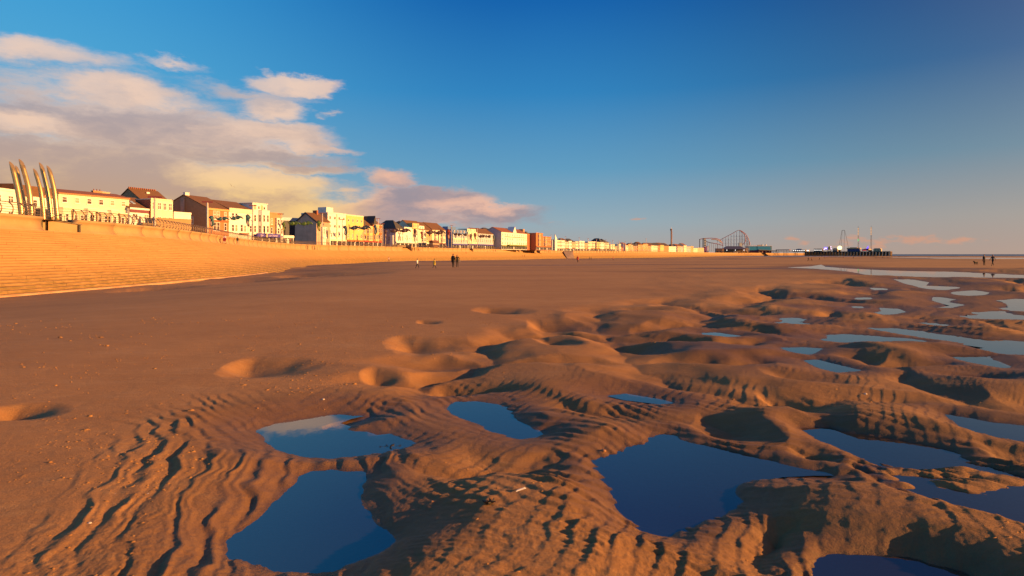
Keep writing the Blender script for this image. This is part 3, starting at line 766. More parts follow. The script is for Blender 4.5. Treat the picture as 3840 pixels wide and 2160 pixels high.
for a, b in segs:
    n = max(1, round((b - a) / 6.0))
    for i in range(n):
        s0, s1 = a + (b - a) * i / n + 0.03, a + (b - a) * (i + 1) / n - 0.03
        if s1 < sz(28): continue
        y = wall_at(s0)[1]
        if y < 640:
            mb = MB(); sweep(mb, s0, s1, 1.5, wprof); mb.build('wall_panel', M_CONC, sd_o, True); npan += 1
        else:
            sweep(far_wall, s0 - 0.02, s1 + 0.02, 6, wprof)
o = far_wall.build('wall_run', M_CONC, sd_o, True); o['kind'] = 'stuff'
mb = MB()
for a, b in segs: sweep(mb, max(a, sz(24)) + 0.05, b - 0.05, 3.0, lambda zf: [(0.40, zf - 0.3), (0.40, COPE - 0.3), (-0.3, COPE - 0.08), (-0.35, PROM - 0.4)])
mb.build('wall_core', M_CONC, sd_o)

# flights of the stepped slope: every long concrete unit its own block near the camera
st_o = thing('stepped_slope', 'wide flight of pale concrete sea defence steps running down to the sand', 'steps')
st_o['kind'] = 'structure'; del st_o['category']
TR, RI, D0 = 0.46, 0.20, 0.92
NST = 29
far_steps = MB(); nblk = 0
def step_block(mb, s0, s1, i, step, jz=0.0):
    n = max(1, int(round((s1 - s0) / step))); vs = []
    d0, d1 = D0 + TR * i - 0.10, D0 + TR * (i + 1)
    for k in range(n + 1):
        s = s0 + (s1 - s0) * k / n
        p, t, nv = wall_frame(s); zt = wall_top_foot(s) - RI * i + jz
        for d, z in ((d0, zt), (d1 - 0.025, zt), (d1, zt - 0.03), (d1 - 0.004, zt - RI + 0.045), (d1 - 0.03, zt - RI - 0.06)):
            vs.append((p[0] + nv[0] * d, p[1] + nv[1] * d, z))
    for j in range(4):
        fs = [(k * 5 + j, (k + 1) * 5 + j, (k + 1) * 5 + j + 1, k * 5 + j + 1) for k in range(n)]
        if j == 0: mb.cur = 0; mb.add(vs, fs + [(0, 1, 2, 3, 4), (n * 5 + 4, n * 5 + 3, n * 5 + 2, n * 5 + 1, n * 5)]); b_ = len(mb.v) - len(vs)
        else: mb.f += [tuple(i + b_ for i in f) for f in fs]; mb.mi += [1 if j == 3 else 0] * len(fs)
s_near, s_split, s_end = sz(30), sz(96), SLEN - 6
for i in range(NST):
    off = (i * 0.62) % 6.2
    s = s_near - 6.2 + off
    while s < s_split:
        a, b = s + 0.012, s + 6.2 - 0.012
        jz = rnd.uniform(-0.006, 0.006)
        if i < 25 and a > sz(33):
            mb = MB(); step_block(mb, a, b, i, 1.6, jz); mb.build('step_block', [M_STEP, M_RISER_SHADE], st_o); nblk += 1
        else:
            step_block(far_steps, a, b, i, 3.1, jz)
        s += 6.2
    while s < s_end:
        ln = 6.2 if wall_at(s)[1] < 330 else 24.8
        e = min(s + ln, s_end)
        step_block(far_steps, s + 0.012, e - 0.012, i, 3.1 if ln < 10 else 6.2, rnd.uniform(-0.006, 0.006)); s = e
o = far_steps.build('step_run', [M_STEP, M_RISER_SHADE], st_o); o['kind'] = 'stuff'
print('blocks', nblk, 'panels', npan)
# smooth toe beam at the foot of the nearest flights
mb = MB()
dT = D0 + TR * 23
q = NB('toe_concrete'); M_TOE = q.bsdf(q.mix(q.map(q.noise(0.8, 4), 0.35, 0.65, 0, 1), (0.46, 0.23, 0.10), (0.56, 0.34, 0.17)), 0.75)
n = 40; vs = []
for k in range(n + 1):
    s = sz(30) + (sz(84) - sz(30)) * k / n
    p, t, nv = wall_frame(s)
    zt = wall_top_foot(s) - RI * 23 - 0.02
    for d, z in ((dT, zt + 0.02), (dT + 0.55, zt - 0.02), (dT + 0.62, zt - 0.10), (dT + 0.70, zt - 0.7)): vs.append((p[0] + nv[0] * d, p[1] + nv[1] * d, z))
mb.add(vs, [(k * 4 + j, (k + 1) * 4 + j, (k + 1) * 4 + j + 1, k * 4 + j + 1) for k in range(n) for j in range(3)])
mb.build('toe_beam', M_TOE, st_o, True)

def wpt(s, d, z):
    p, t, nv = wall_frame(s); return Vector((p[0] + nv[0] * d, p[1] + nv[1] * d, z))
def wrot(s):   # rotation whose local x runs along the wall (away from the camera), local y points inland
    p, t, nv = wall_frame(s); return math.atan2(t[1], t[0])

# gap in the wall with its recessed stair landing
g0, g1 = GAPS[0]
gp = thing('wall_opening', 'recessed gap in the sea wall with dark flood gate posts and a sloping cap', 'flood gate', wpt(g0, 0, 0), wrot(g0))
Lg = g1 - g0
mb = MB(); mb.box(-0.2, Lg + 0.2, 1.25, 1.5, 3.4, 5.06); mb.build('recess_wall', M_CONC, gp)
mb = MB(); mb.box(-0.3, Lg + 0.3, -0.9, 1.25, 3.3, 3.86); mb.build('landing', M_CONC, gp)
mb = MB(); mb.hexa([(Lg - 2.2, 0.9, 3.86), (Lg - 2.0, 0.9, 3.86), (Lg + 0.1, -0.75, 3.86), (Lg - 0.15, -0.75, 3.86)][::-1],
                   [(Lg - 2.2, 0.9, 4.98), (Lg - 2.0, 0.9, 4.98), (Lg + 0.1, -0.75, 4.62), (Lg - 0.15, -0.75, 4.62)][::-1]); mb.build('cheek_wall', M_CONC, gp)
mb = MB(); mb.hexa([(Lg - 2.45, 0.95, 4.99), (Lg - 2.0, 1.1, 4.99), (Lg + 0.25, -0.75, 4.63), (Lg - 0.2, -0.95, 4.63)][::-1],
                   [(Lg - 2.45, 0.95, 5.06), (Lg - 2.0, 1.1, 5.06), (Lg + 0.25, -0.75, 4.70), (Lg - 0.2, -0.95, 4.70)][::-1]); mb.build('cap', paint(0.20, 0.15, 0.10), gp)
for x in (0.55, 2.15, Lg - 0.35):
    mb = MB(); mb.box(x, x + 0.22, 0.95 if x < 3 else -0.82, 1.22 if x < 3 else -0.66, 3.87, 5.0 if x < 3 else 4.6); mb.build('gate_post', paint(0.09, 0.075, 0.05, 0.6), gp)
    mb = MB(); mb.tube([(x + 0.5, 0.9, 3.87), (x + 0.5, 0.9, 5.6)], 0.03, 6); mb.build('rail_post', M_RAIL, gp)
# far openings: turned-in wall ends that show their shaded flank
for gi, (a, b) in enumerate(GAPS[1:]):
    if gi == 3: continue
    w = b - a
    Lh = 3.9 if gi == 0 else 2.5
    op = thing('stair_opening', ['tall turned wall end with brown flank at the wide stair opening', 'rounded shaded wall end at a stair opening behind the sitting person', 'rounded shaded wall end at a stair opening before the long white hotel'][gi], 'wall end', wpt((a + b) / 2, 0, 0), wrot((a + b) / 2), 'stair openings in the sea wall')
    # flank facing the camera, leaning seawards at its top
    pr = [(0.95, 3.0), (0.6, 3.6), (0.5, 4.3), (0.62, COPE - 0.2), (0.7, COPE + (1.1 if gi == 0 else 0.0)), (-3.2, COPE + (1.1 if gi == 0 else 0)), (-3.2, 3.0)]
    mb = MB()
    def flank(mb, x0, x1, pr):
        n_ = len(pr)
        mb.add([(x0, -d, z) for d, z in pr] + [(x1, -d, z) for d, z in pr], [tuple(range(n_)), tuple(range(2 * n_ - 1, n_ - 1, -1))] + [(i, i + n_, (i + 1) % n_ + n_, (i + 1) % n_) for i in range(n_)])
    flank(mb, w / 2 - 0.5, w / 2 + 0.2, pr); mb.build('end_wall', M_CONC, op)
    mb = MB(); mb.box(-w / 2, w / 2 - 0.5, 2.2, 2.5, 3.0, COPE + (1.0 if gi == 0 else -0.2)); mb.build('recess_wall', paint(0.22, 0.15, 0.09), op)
    mb = MB()
    for k in range(7): mb.box(-w / 2, w / 2 - 0.5, -0.4 + 0.36 * k, 2.2, 3.1 + 0.25 * k, 3.1 + 0.25 * (k + 1))
    mb.build('stairs', M_STEP, op, kind='stuff')

# slipway over the steps
sl_a, sl_b = s_for_u(2112, S_TURN), s_for_u(2146, S_TURN)
q = NB('slipway'); M_SLIP = q.bsdf(q.mix(q.map(q.noise(0.2, 4), 0.3, 0.7, 0, 1), (0.22, 0.15, 0.11), (0.30, 0.2, 0.14)), 0.9)
tA, tB = wpt(sl_a, 0.2, 4.6), wpt(sl_b, 0.2, 4.6)
dirA = wpt(sl_a - 22, 15.5, -2.9); dirB = wpt(sl_b - 24, 15.5, -2.9)
dn = Vector((0, 0, 1.2))
mb = MB(); mb.hexa([dirA - dn, dirB - dn, tB - dn, tA - dn], [dirA, dirB, tB, tA])
sw = mb.build('slipway', M_SLIP); tag(sw, 'grey brown slipway ramp cutting down across the far steps', 'slipway')

# ------------------------------------------------------------------ curved steel railing
rl = thing('railing', 'curved steel promenade railing bulging out over the sea wall', 'railing')
def arc(s, zb=COPE):
    return [wpt(s, d, zb + z) for d, z in ((0.18, -0.05), (0.34, 0.18), (0.40, 0.42), (0.36, 0.66), (0.22, 0.88), (0.0, 1.06))]
RAILP = [(0.0, 1.06, 0.042), (0.25, 0.84, 0.024), (0.37, 0.62, 0.024), (0.39, 0.40, 0.024), (0.33, 0.19, 0.024)]
s = sz(38); npost = 0; far_post = MB()
while s < S_TURN + 700:
    y = wall_at(s)[1]
    if not in_gap(s):
        if npost < 210:
            mb = MB(); mb.tube(arc(s), 0.05, 6); mb.build('post', M_RAIL, rl, True); npost += 1
        else:
            far_post.tube([arc(s)[k] for k in (0, 2, 5)], 0.036, 4, False)
    s += 1.22 if y < 330 else 2.44
far_post.build('post_run', M_RAIL, rl)['kind'] = 'stuff'
def gap_split(a, b):
    cuts = [a]
    for g in sorted(GAPS):
        if a < g[0] < b: cuts += [g[0], g[1]]
    cuts.append(b)
    return [(cuts[i], cuts[i + 1]) for i in range(0, len(cuts) - 1, 2)]
for d, z, r in RAILP:
    mb = MB()
    for a, b in gap_split(sz(36), S_TURN + 700):
        ss = np.arange(a, b, 2.4).tolist() + [b]
        mb.tube([wpt(x, d, COPE + z) for x in ss], r, 5)
    mb.build('rail', M_RAIL, rl, True)
mb = MB()
for z in (1.05, 0.8, 0.55, 0.3):
    mb.tube([wpt(g0 - 0.2, 0.1, COPE + z), wpt(g0 + 0.6, -1.3, COPE + z), wpt(g1 - 0.8, -1.3, COPE + z), wpt(g1 + 0.2, 0.1, COPE + z)], 0.02, 5)
mb.build('rail', M_RAIL, rl)
for k, (s_, lean) in enumerate(((g0 - 0.15, 1), (g1 + 0.15, 1), (sz(57.3), 0))):
    mb = MB(); mb.tube([wpt(s_, 0.0 if lean else -1.3, PROM), wpt(s_, 0.1 if lean else -1.3, COPE + 1.06)], 0.035, 6); mb.build('post', M_RAIL, rl)

# ------------------------------------------------------------------ six curved steel fins
FINS = [((150, 205), (215, 480), (262, 760), 62, 60.5, 'first curved steel mast from the left, tall with a slanted tip'),
        ((212, 240), (272, 520), (318, 760), 40, 63.5, 'thin grey curved mast in shade behind the two leftmost masts'),
        ((268, 172), (350, 470), (388, 800), 62, 61.0, 'tallest curved steel mast, third in the cluster from the left'),
        ((438, 280), (502, 510), (538, 800), 50, 63.0, 'shortest sunlit curved steel mast in the middle of the cluster'),
        ((514, 212), (588, 520), (628, 830), 55, 62.0, 'second curved steel mast from the right end of the cluster'),
        ((608, 250), (672, 520), (706, 850), 56, 61.5, 'rightmost curved steel mast of the cluster above the wall gap')]
kf = 0.3036
for a, b, c, w, D, lab in FINS:
    pa, pb, pc = [P(x * kf, 560 + y * kf, D) for x, y in (a, b, c)]
    # ease the foot down to the deck
    foot = Vector((pc.x + (pc.x - pb.x) * 0.10 * (pc.z - PROM), pc.y, PROM - 0.05))
    ctrl = [np.array(x) for x in (pa, pb, pc, foot)]
    pts = catmull([tuple(x) for x in ctrl], 0.45)
    r = w * kf / 2 * D / FOC
    o_ = pts[-1].copy()
    mb = MB(); k = 16
    path = [Vector(p) - Vector(o_) for p in pts][::-1]
    rr = [r * (0.88 + 0.12 * math.sin(math.pi * min(1, i / (len(path) - 1) * 1.1 + 0.2))) for i in range(len(path))]
    mb.tube(path, rr, k)
    # slanted cut: raise the left side of the last ring
    n0 = len(mb.v) - k
    cx_ = sum(mb.v[n0 + i][0] for i in range(k)) / k
    for i in range(k):
        x, y, z = mb.v[n0 + i]
        mb.v[n0 + i] = (x - 0.25 * max(0, cx_ - x), y, z + (cx_ - x) * 1.9 + 0.1)
    f = mb.build('steel_mast', M_STEEL, None, True); f.location = o_
    f.data.polygons[-1].use_smooth = False; f.data.polygons[-2].use_smooth = False
    tag(f, lab, 'steel mast', 'cluster of curved steel masts')

# black domed shelter behind the gap, lattice seat and block kiosk on the promenade
D_ = 64.0
c0 = P(155, None, D_, PROM)
sh = thing('domed_shelter', 'black round topped shelter behind the railing at the wall gap', 'shelter', c0, 0.25)
mb = MB(); mb.prism([(0.82 * math.cos(a), 1.0 + 0.62 * math.sin(a)) for a in np.linspace(0, math.pi, 13)] + [(-0.82, 0), (0.82, 0)], -0.6, 0.6); mb.build('shell', M_DARK, sh)
mb = MB()
for z in (0.35, 0.7, 1.05): mb.box(-0.86, 0.86, -0.64, -0.602, z, z + 0.05)
mb.build('band', paint(0.10, 0.09, 0.09), sh)
c0 = P(562, None, 100, PROM)
be = thing('seat_shelter', 'brown wooden lattice seat shelter behind the railing beside the block kiosk', 'shelter', c0, R(65))
M_BROWN = paint(0.16, 0.10, 0.055)
mb = MB(); mb.box(-1.5, 1.5, 0.9, 1.0, 0.0, 1.55); mb.build('back_panel', M_BROWN, be)
mb = MB(); mb.prism([(-1.6, 1.5), (-1.2, 1.9), (1.2, 1.9), (1.6, 1.5)], -0.1, 1.0); mb.build('roof', M_BROWN, be)
mb = MB(); mb.box(-1.4, 1.4, 0.3, 0.8, 0.42, 0.5); mb.build('seat', M_BROWN, be)
for x in (-1.45, -0.5, 0.5, 1.45):
    mb = MB(); mb.box(x - 0.05, x + 0.05, -0.05, 0.05, 0, 1.5); mb.build('post', M_BROWN, be)
for k in range(5):
    mb = MB(); mb.box(-1.45, 1.45, -0.03, 0.0, 0.5 + 0.2 * k, 0.56 + 0.2 * k); mb.build('slat', M_BROWN, be)
pA, pB = P(585, None, 104, PROM), P(717, None, 109, PROM)
ang = math.atan2(pB.y - pA.y, pB.x - pA.x); w = (pB - pA).length
ki = thing('block_kiosk', 'plain low orange lit block kiosk with flat top beside the railing', 'kiosk', pA, ang)
mb = MB(); mb.box(0, w, 0, 4, 0, 2.95); mb.build('wall', M_CONC, ki)
mb = MB(); mb.box(-0.08, w + 0.08, -0.08, 4.08, 2.953, 3.06); mb.build('roof', M_CONC, ki)
# red lifebuoy post
p0 = P(776, None, 118, PROM)
lb = thing('lifebuoy_stand', 'bright red lifebuoy stand on the promenade behind the railing', 'lifebuoy', p0)
mb = MB(); mb.box(-0.06, 0.06, -0.06, 0.06, 0, 1.0); mb.build('post', paint(0.5, 0.04, 0.03), lb)
mb = MB(); mb.prism([(0.33 * math.cos(a), 1.35 + 0.45 * math.sin(a)) for a in np.linspace(0, 2 * math.pi, 14)[:-1]], -0.12, 0.12); mb.build('housing', paint(0.62, 0.04, 0.03), lb)
print('wall', round(time.time() - T0, 1))

# ------------------------------------------------------------------ buildings along the promenade road
WHITE = paint(0.80, 0.78, 0.72, 0.75, 0.10, 0, 0.5)
CREAM = paint(0.74, 0.68, 0.50, 0.75, 0.10, 0, 0.5)
YELLOW = paint(0.66, 0.50, 0.18, 0.75, 0.10, 0, 0.5)
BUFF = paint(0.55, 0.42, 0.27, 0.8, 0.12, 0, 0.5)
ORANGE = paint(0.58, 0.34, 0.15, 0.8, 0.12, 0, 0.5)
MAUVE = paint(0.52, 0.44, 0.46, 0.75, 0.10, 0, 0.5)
BLUE = paint(0.10, 0.19, 0.42, 0.7, 0.12, 0, 0.5)
PALEBLUE = paint(0.42, 0.48, 0.56, 0.75, 0.10, 0, 0.5)
GREYB = paint(0.52, 0.36, 0.26, 0.85, 0.22, 0, 0.35)
NAVY = paint(0.035, 0.04, 0.06, 0.6)
TRIM = paint(0.82, 0.80, 0.76, 0.6, 0.05)
CHROME_BLUE = paint(0.30, 0.40, 0.52, 0.45)
FASCIA_BLUE = paint(0.05, 0.035, 0.30, 0.5, 0.05)
FASCIA_RED = paint(0.45, 0.05, 0.04, 0.5)
SHOPDARK = paint(0.035, 0.03, 0.03, 0.4)
MAROON = paint(0.16, 0.03, 0.05, 0.6)
GREEN = paint(0.16, 0.20, 0.05, 0.7)
def brickmat(a, b):
    q = NB('brick'); return q.bsdf(q.mix(q.map(q.noise(1.2, 5, 0.7), 0.3, 0.7, 0, 1), a, b), 0.85)
BRICK = brickmat((0.30, 0.095, 0.045), (0.40, 0.14, 0.06))
BRICK2 = brickmat((0.40, 0.15, 0.06), (0.48, 0.20, 0.085))
BROWNB = brickmat((0.40, 0.21, 0.10), (0.50, 0.28, 0.14))
def tilemat(a, b):
    q = NB('roof_tiles')
    c = q.mix(q.map(q.noise(1.5, 5, 0.7, (1, 1, 3)), 0.3, 0.7, 0, 1), a, b)
    return q.bsdf(c, 0.85, nrm=q.bump(q.noise(5, 3, 0.6, (1, 1, 4)), 0.5, 0.06))
TILE = tilemat((0.13, 0.062, 0.026), (0.20, 0.095, 0.04))
TILE_R = tilemat((0.22, 0.075, 0.035), (0.30, 0.11, 0.05))
SLATE = tilemat((0.055, 0.05, 0.05), (0.09, 0.08, 0.075))
q = NB('window_glass'); GLASS = q.bsdf(q.mix(q.map(q.noise(0.9, 3), 0.35, 0.65, 0, 1), (0.03, 0.025, 0.025), (0.16, 0.09, 0.055)), 0.08, spec=0.6)
q = NB('blinds_glass'); GLASS2 = q.bsdf((0.42, 0.30, 0.20), 0.25, spec=0.5)

_wc_cache = {}
def win_meshes(w, h, style):
    k = (round(w, 2), round(h, 2), style)
    if k in _wc_cache: return _wc_cache[k]
    f = 0.11
    mb = MB()
    mb.box(-w / 2, -w / 2 + f, -0.09, 0, 0, h); mb.box(w / 2 - f, w / 2, -0.09, 0, 0, h)
    mb.box(-w / 2 + f, w / 2 - f, -0.09, 0, 0, f); mb.box(-w / 2 + f, w / 2 - f, -0.09, 0, h - f, h)
    if style in ('sash', 'grid'): mb.box(-w / 2 + f, w / 2 - f, -0.075, 0, h * 0.55, h * 0.55 + 0.1)
    if style in ('pair', 'grid'): mb.box(-0.06, 0.06, -0.076, 0, f, h - f)
    if style == 'top': mb.box(-w / 2 + f, w / 2 - f, -0.075, 0, h * 0.72, h * 0.72 + 0.09)
    mb.box(-w / 2 - 0.08, w / 2 + 0.08, -0.16, 0, -0.1, 0)
    fm = mb.mesh('window')
    fm.materials.append(TRIM)
    mb = MB(); mb.box(-w / 2 + 0.05, w / 2 - 0.05, -0.035, 0.0, 0.05, h - 0.05); pm = mb.mesh('pane'); pm.materials.append(GLASS)
    mb = MB(); mb.box(-w / 2 + 0.05, w / 2 - 0.05, -0.035, 0.0, 0.05, h - 0.05); pm2 = mb.mesh('pane'); pm2.materials.append(GLASS2)
    _wc_cache[k] = (fm, pm, pm2); return _wc_cache[k]
def window(par, x, y, z, w, h, style='sash', rz=0.0, deep=True):
    fm, pm, pm2 = win_meshes(w, h, style)
    o = bpy.data.objects.new('window', fm); COL.objects.link(o); o.parent = par; o.location = (x, y, z); o.rotation_euler = (0, 0, rz)
    p_ = bpy.data.objects.new('pane', pm if rnd.random() < 0.72 else pm2); COL.objects.link(p_); p_.parent = o
    return o
def bay(par, x, w, z0, z1, mat, dep=0.9, floors=(), ww=0.8, wh=1.7, roofmat=None, canted=True):
    """a bay projecting from the facade, with its own windows as sub-parts"""
    c = 0.55 if canted else 0.02
    poly = [(x - w / 2, 0), (x - w / 2 + c, -dep), (x + w / 2 - c, -dep), (x + w / 2, 0)]
    mb = MB(); mb.vprism(poly, z0, z1)
    b = mb.build('bay', mat, par)
    mb = MB(); mb.vprism([(px * 1.0 + (0.1 if px > x else -0.1), py - (0.1 if py < 0 else 0)) for px, py in poly], z1 + 0.003, z1 + 0.16); mb.build('cornice', roofmat or TRIM, b)
    for z in floors:
        nw = max(1, int((w - 2 * c) / (ww + 0.25)))
        for i in range(nw):
            xx = x + (i - (nw - 1) / 2) * ((w - 2 * c) / nw)
            fm, pm, pm2 = win_meshes(ww, wh, 'sash')
            o = bpy.data.objects.new('window', bay_win(ww, wh)); COL.objects.link(o); o.parent = b; o.location = (xx, -dep, z)
        if canted and dep > 0.5:
            for sgn in (-1, 1):
                mx_ = x + sgn * (w / 2 - c / 2); an = sgn * math.atan2(dep, c)
                o = bpy.data.objects.new('window', bay_win(0.7, wh)); COL.objects.link(o); o.parent = b; o.location = (mx_, -dep / 2, z); o.rotation_euler = (0, 0, an)
    return b
_bw = {}
def bay_win(w, h):
    k = (w, h)
    if k not in _bw:
        fm, pm, _ = win_meshes(w, h, 'sash')
        mb = MB(); f = 0.1
        mb.box(-w / 2, -w / 2 + f, -0.07, 0, 0, h); mb.box(w / 2 - f, w / 2, -0.07, 0, 0, h); mb.box(-w / 2 + f, w / 2 - f, -0.07, 0, 0, f)
        mb.box(-w / 2 + f, w / 2 - f, -0.07, 0, h - f, h); mb.box(-w / 2 + f, w / 2 - f, -0.06, 0, h * 0.55, h * 0.55 + 0.1)
        mb.cur = 1; mb.box(-w / 2 + 0.05, w / 2 - 0.05, -0.03, 0, 0.05, h - 0.05)
        me = mb.mesh('window'); me.materials.append(TRIM); me.materials.append(GLASS); _bw[k] = me
    return _bw[k]
def chimney(par, x, y, z, w=1.6, h=1.6, mat=None, pots=4):
    mb = MB(); mb.box(x - w / 2, x + w / 2, y - 0.4, y + 0.4, z - 0.6, z + h)
    mb.box(x - w / 2 - 0.08, x + w / 2 + 0.08, y - 0.48, y + 0.48, z + h, z + h + 0.15)
    c = mb.build('chimney', mat or BROWNB, par)
    for i in range(pots):
        mb = MB(); px = x + (i - (pots - 1) / 2) * w / pots; mb.tube([(px, y, z + h + 0.15), (px, y, z + h + 0.6)], [0.13, 0.11], 6); mb.build('chimney_pot', TILE_R, c)
    return c
def gable_roof(par, x0, x1, y0, y1, z, rh, mat, over=0.3, th=0.18):
    """ridge along x"""
    ym = (y0 + y1) / 2; k = rh / (ym - y0)
    mb = MB(); z_e = z - k * over
    mb.add([(x0 - over, y0 - over, z_e), (x1 + over, y0 - over, z_e), (x1 + over, ym, z + rh), (x0 - over, ym, z + rh), (x1 + over, y1 + over, z_e), (x0 - over, y1 + over, z_e),
            (x0 - over, y0 - over, z_e + th), (x1 + over, y0 - over, z_e + th), (x1 + over, ym, z + rh + th), (x0 - over, ym, z + rh + th), (x1 + over, y1 + over, z_e + th), (x0 - over, y1 + over, z_e + th)],
           [(0, 3, 2, 1), (3, 5, 4, 2), (6, 7, 8, 9), (9, 8, 10, 11), (0, 1, 7, 6), (4, 5, 11, 10), (1, 2, 8, 7), (2, 4, 10, 8), (0, 6, 9, 3), (3, 9, 11, 5)])
    return mb.build('roof', mat, par)
def hip_roof(par, x0, x1, y0, y1, z, rh, mat, over=0.35, ridge=None):
    w, d = x1 - x0, y1 - y0
    rl_ = max(0.01, (w - d) / 2 if ridge is None else ridge / 2)
    xm, ym = (x0 + x1) / 2, (y0 + y1) / 2
    a = [(x0 - over, y0 - over, z), (x1 + over, y0 - over, z), (x1 + over, y1 + over, z), (x0 - over, y1 + over, z)]
    if w >= d: r = [(xm - rl_, ym, z + rh), (xm + rl_, ym, z + rh)]; fs = [(0, 1, 5, 4), (1, 2, 5), (2, 3, 4, 5), (3, 0, 4)]
    else:
        rl_ = max(0.01, (d - w) / 2); r = [(xm, ym - rl_, z + rh), (xm, ym + rl_, z + rh)]; fs = [(0, 1, 4), (1, 2, 5, 4), (2, 3, 5), (3, 0, 4, 5)]
    mb = MB(); mb.add([(x, y, z_ + 0.12) for x, y, z_ in a] + [(x, y, z_ + 0.12) for x, y, z_ in r], fs)
    mb.box(x0 - over, x1 + over, y0 - over, y1 + over, z - 0.05, z + 0.11)
    return mb.build('roof', mat, par)

NB_ = [0]
def house(name, label, uL, DL, uR, DR, vE, mat, depth=11, floors=3, cols=3, ww=1.0, wh=1.6, style='sash', roof=('flat', 0.5, None), side=None, group='buildings facing the promenade',
          skip=(), parapet=True, gf=None, rows=None, cat='building', base=PROM):
    """a building whose sea front runs from photo column uL (depth DL) to uR (depth DR); eaves seen at row vE over uL"""
    A, B = P(uL, None, DL, base), P(uR, None, DR, base)
    d = B - A; w = math.hypot(d.x, d.y); rz = math.atan2(d.y, d.x)
    h = Zat(vE, DL) - base
    t = thing(name, label, cat, A, rz, group)
    kind = roof[0]
    mb = MB()
    if kind == 'gable':
        rh = roof[1]; yz = [(0, 0), (0, h), (depth / 2, h + rh - 0.02), (depth, h), (depth, 0)]
        n_ = 5
        mb.add([(0, y, z) for y, z in yz] + [(w, y, z) for y, z in yz], [tuple(range(n_)), tuple(range(2 * n_ - 1, n_ - 1, -1))] + [(i, i + n_, (i + 1) % n_ + n_, (i + 1) % n_) for i in range(n_)])
    elif kind == 'front':
        rh = roof[1]; mb.prism([(0, 0), (0, h), (w / 2, h + rh - 0.02), (w, h), (w, 0)], 0, depth)
    else:
        mb.box(0, w, 0, depth, 0, h)
    ms = [mat] + ([side] if side else [])
    wall = mb.build('wall', ms, t)
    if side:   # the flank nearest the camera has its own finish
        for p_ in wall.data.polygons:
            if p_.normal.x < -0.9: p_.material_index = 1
    if kind == 'gable': gable_roof(t, 0, w, 0, depth, h, roof[1], roof[2], 0.22)
    elif kind == 'hip': hip_roof(t, 0, w, 0, depth, h, roof[1], roof[2])
    elif kind == 'front':
        mb = MB(); k = roof[1] / (w / 2); o_ = 0.3
        for sgn in (1, -1):
            x0, x1 = (0 - o_, w / 2) if sgn > 0 else (w + o_, w / 2)
            z0_, z1_ = h - k * o_, h + roof[1]
            q_ = [(x0, -o_, z0_), (x1, -o_, z1_), (x1, depth + o_, z1_), (x0, depth + o_, z0_)]
            if sgn < 0: q_ = q_[::-1]
            mb.add(q_ + [(x, y, z + 0.2) for x, y, z in q_], [(0, 1, 2, 3), (7, 6, 5, 4), (0, 4, 5, 1), (1, 5, 6, 2), (2, 6, 7, 3), (3, 7, 4, 0)])
        mb.build('roof', roof[2], t)
    elif kind == 'mansard':
        rh = roof[1]; mb = MB(); i_ = 1.0
        mb.hexa([(-0.1, -0.1, h), (w + 0.1, -0.1, h), (w + 0.1, depth, h), (-0.1, depth, h)], [(0.35, i_, h + rh), (w - 0.35, i_, h + rh), (w - 0.35, depth - i_, h + rh), (0.35, depth - i_, h + rh)])
        mb.build('roof', roof[2], t)
    else:
        mb = MB(); rh = roof[1]
        mb.box(-0.06, w + 0.06, -0.12, 0.2, h + 0.003, h + rh); mb.box(-0.06, 0.2, 0.2, depth, h + 0.003, h + rh * 0.7); mb.box(w - 0.2, w + 0.06, 0.2, depth, h + 0.003, h + rh * 0.7)
        mb.build('parapet', roof[2] or mat, t)
        mb = MB(); mb.box(0.2, w - 0.2, 0.2, depth, h + 0.005, h + 0.08); mb.build('roof', SLATE, t)
    # windows floor by floor
    fh = h / floors
    if cols:
        for fl in range(1 if gf else 0, floors):
            if rows is not None and fl not in rows: continue
            for c in range(cols):
                if (fl, c) in skip: continue
                window(t, w * (c + 0.5) / cols, 0, fl * fh + fh * 0.30, ww, min(wh, fh * 0.62), style)
    if gf:   # shop front: fascia, posts, dark glass, door
        gz = min(fh, 3.4)
        mb = MB(); mb.box(0.1, w - 0.1, -0.45, -0.01, gz - 0.75, gz); mb.build('fascia', gf, t)
        mb = MB(); mb.box(0.25, w - 0.25, -0.08, -0.005, 0.4, gz - 0.8); mb.build('shop_window', SHOPDARK, t)
        mb = MB(); mb.box(w * 0.45, w * 0.45 + 1.0, -0.14, -0.085, 0.0, 2.2); mb.build('door', TRIM, t)
        nb = max(2, int(w / 3))
        for i in range(nb + 1):
            x = 0.2 + (w - 0.4) * i / nb
            mb = MB(); mb.box(x - 0.1, x + 0.1, -0.2, -0.004, 0, gz - 0.76); mb.build('pilaster', TRIM, t)
    return t, w, h

def strip(t, name, mat, *boxes):
    mb = MB()
    for b in boxes: mb.box(*b)
    return mb.build(name, mat, t)

# --- left rows behind the steel masts
t, w, h = house('guest_house', 'white flat fronted guest house at the far left edge', -190, 112, 62, 127, 690, WHITE, 10, 3, 5, 1.3, 1.4, 'grid', ('flat', 0.5, WHITE), rows=(1, 2))
strip(t, 'string_course', TRIM, (0, w, -0.15, -0.01, h * 0.62, h * 0.62 + 0.25))
chimney(t, w - 1.5, 4, h, 2.4, 1.6, BROWNB)
t, w, h = house('guest_house', 'cream guest house with brown dormered mansard roof behind the steel masts', 62, 127, 118, 131, 733, CREAM, 10, 3, 2, 1.2, 1.5, 'sash', ('mansard', 2.6, TILE), rows=(1, 2))
strip(t, 'drainpipe', BROWNB, (w - 0.15, w - 0.05, -0.1, -0.01, 0, h))
t, w, h = house('guest_house', 'pale guest house with brown roof and small dormer behind the rightmost steel masts', 118, 131, 218, 138, 736, WHITE, 10, 3, 4, 1.1, 1.5, 'sash', ('mansard', 2.4, TILE), rows=(1, 2))
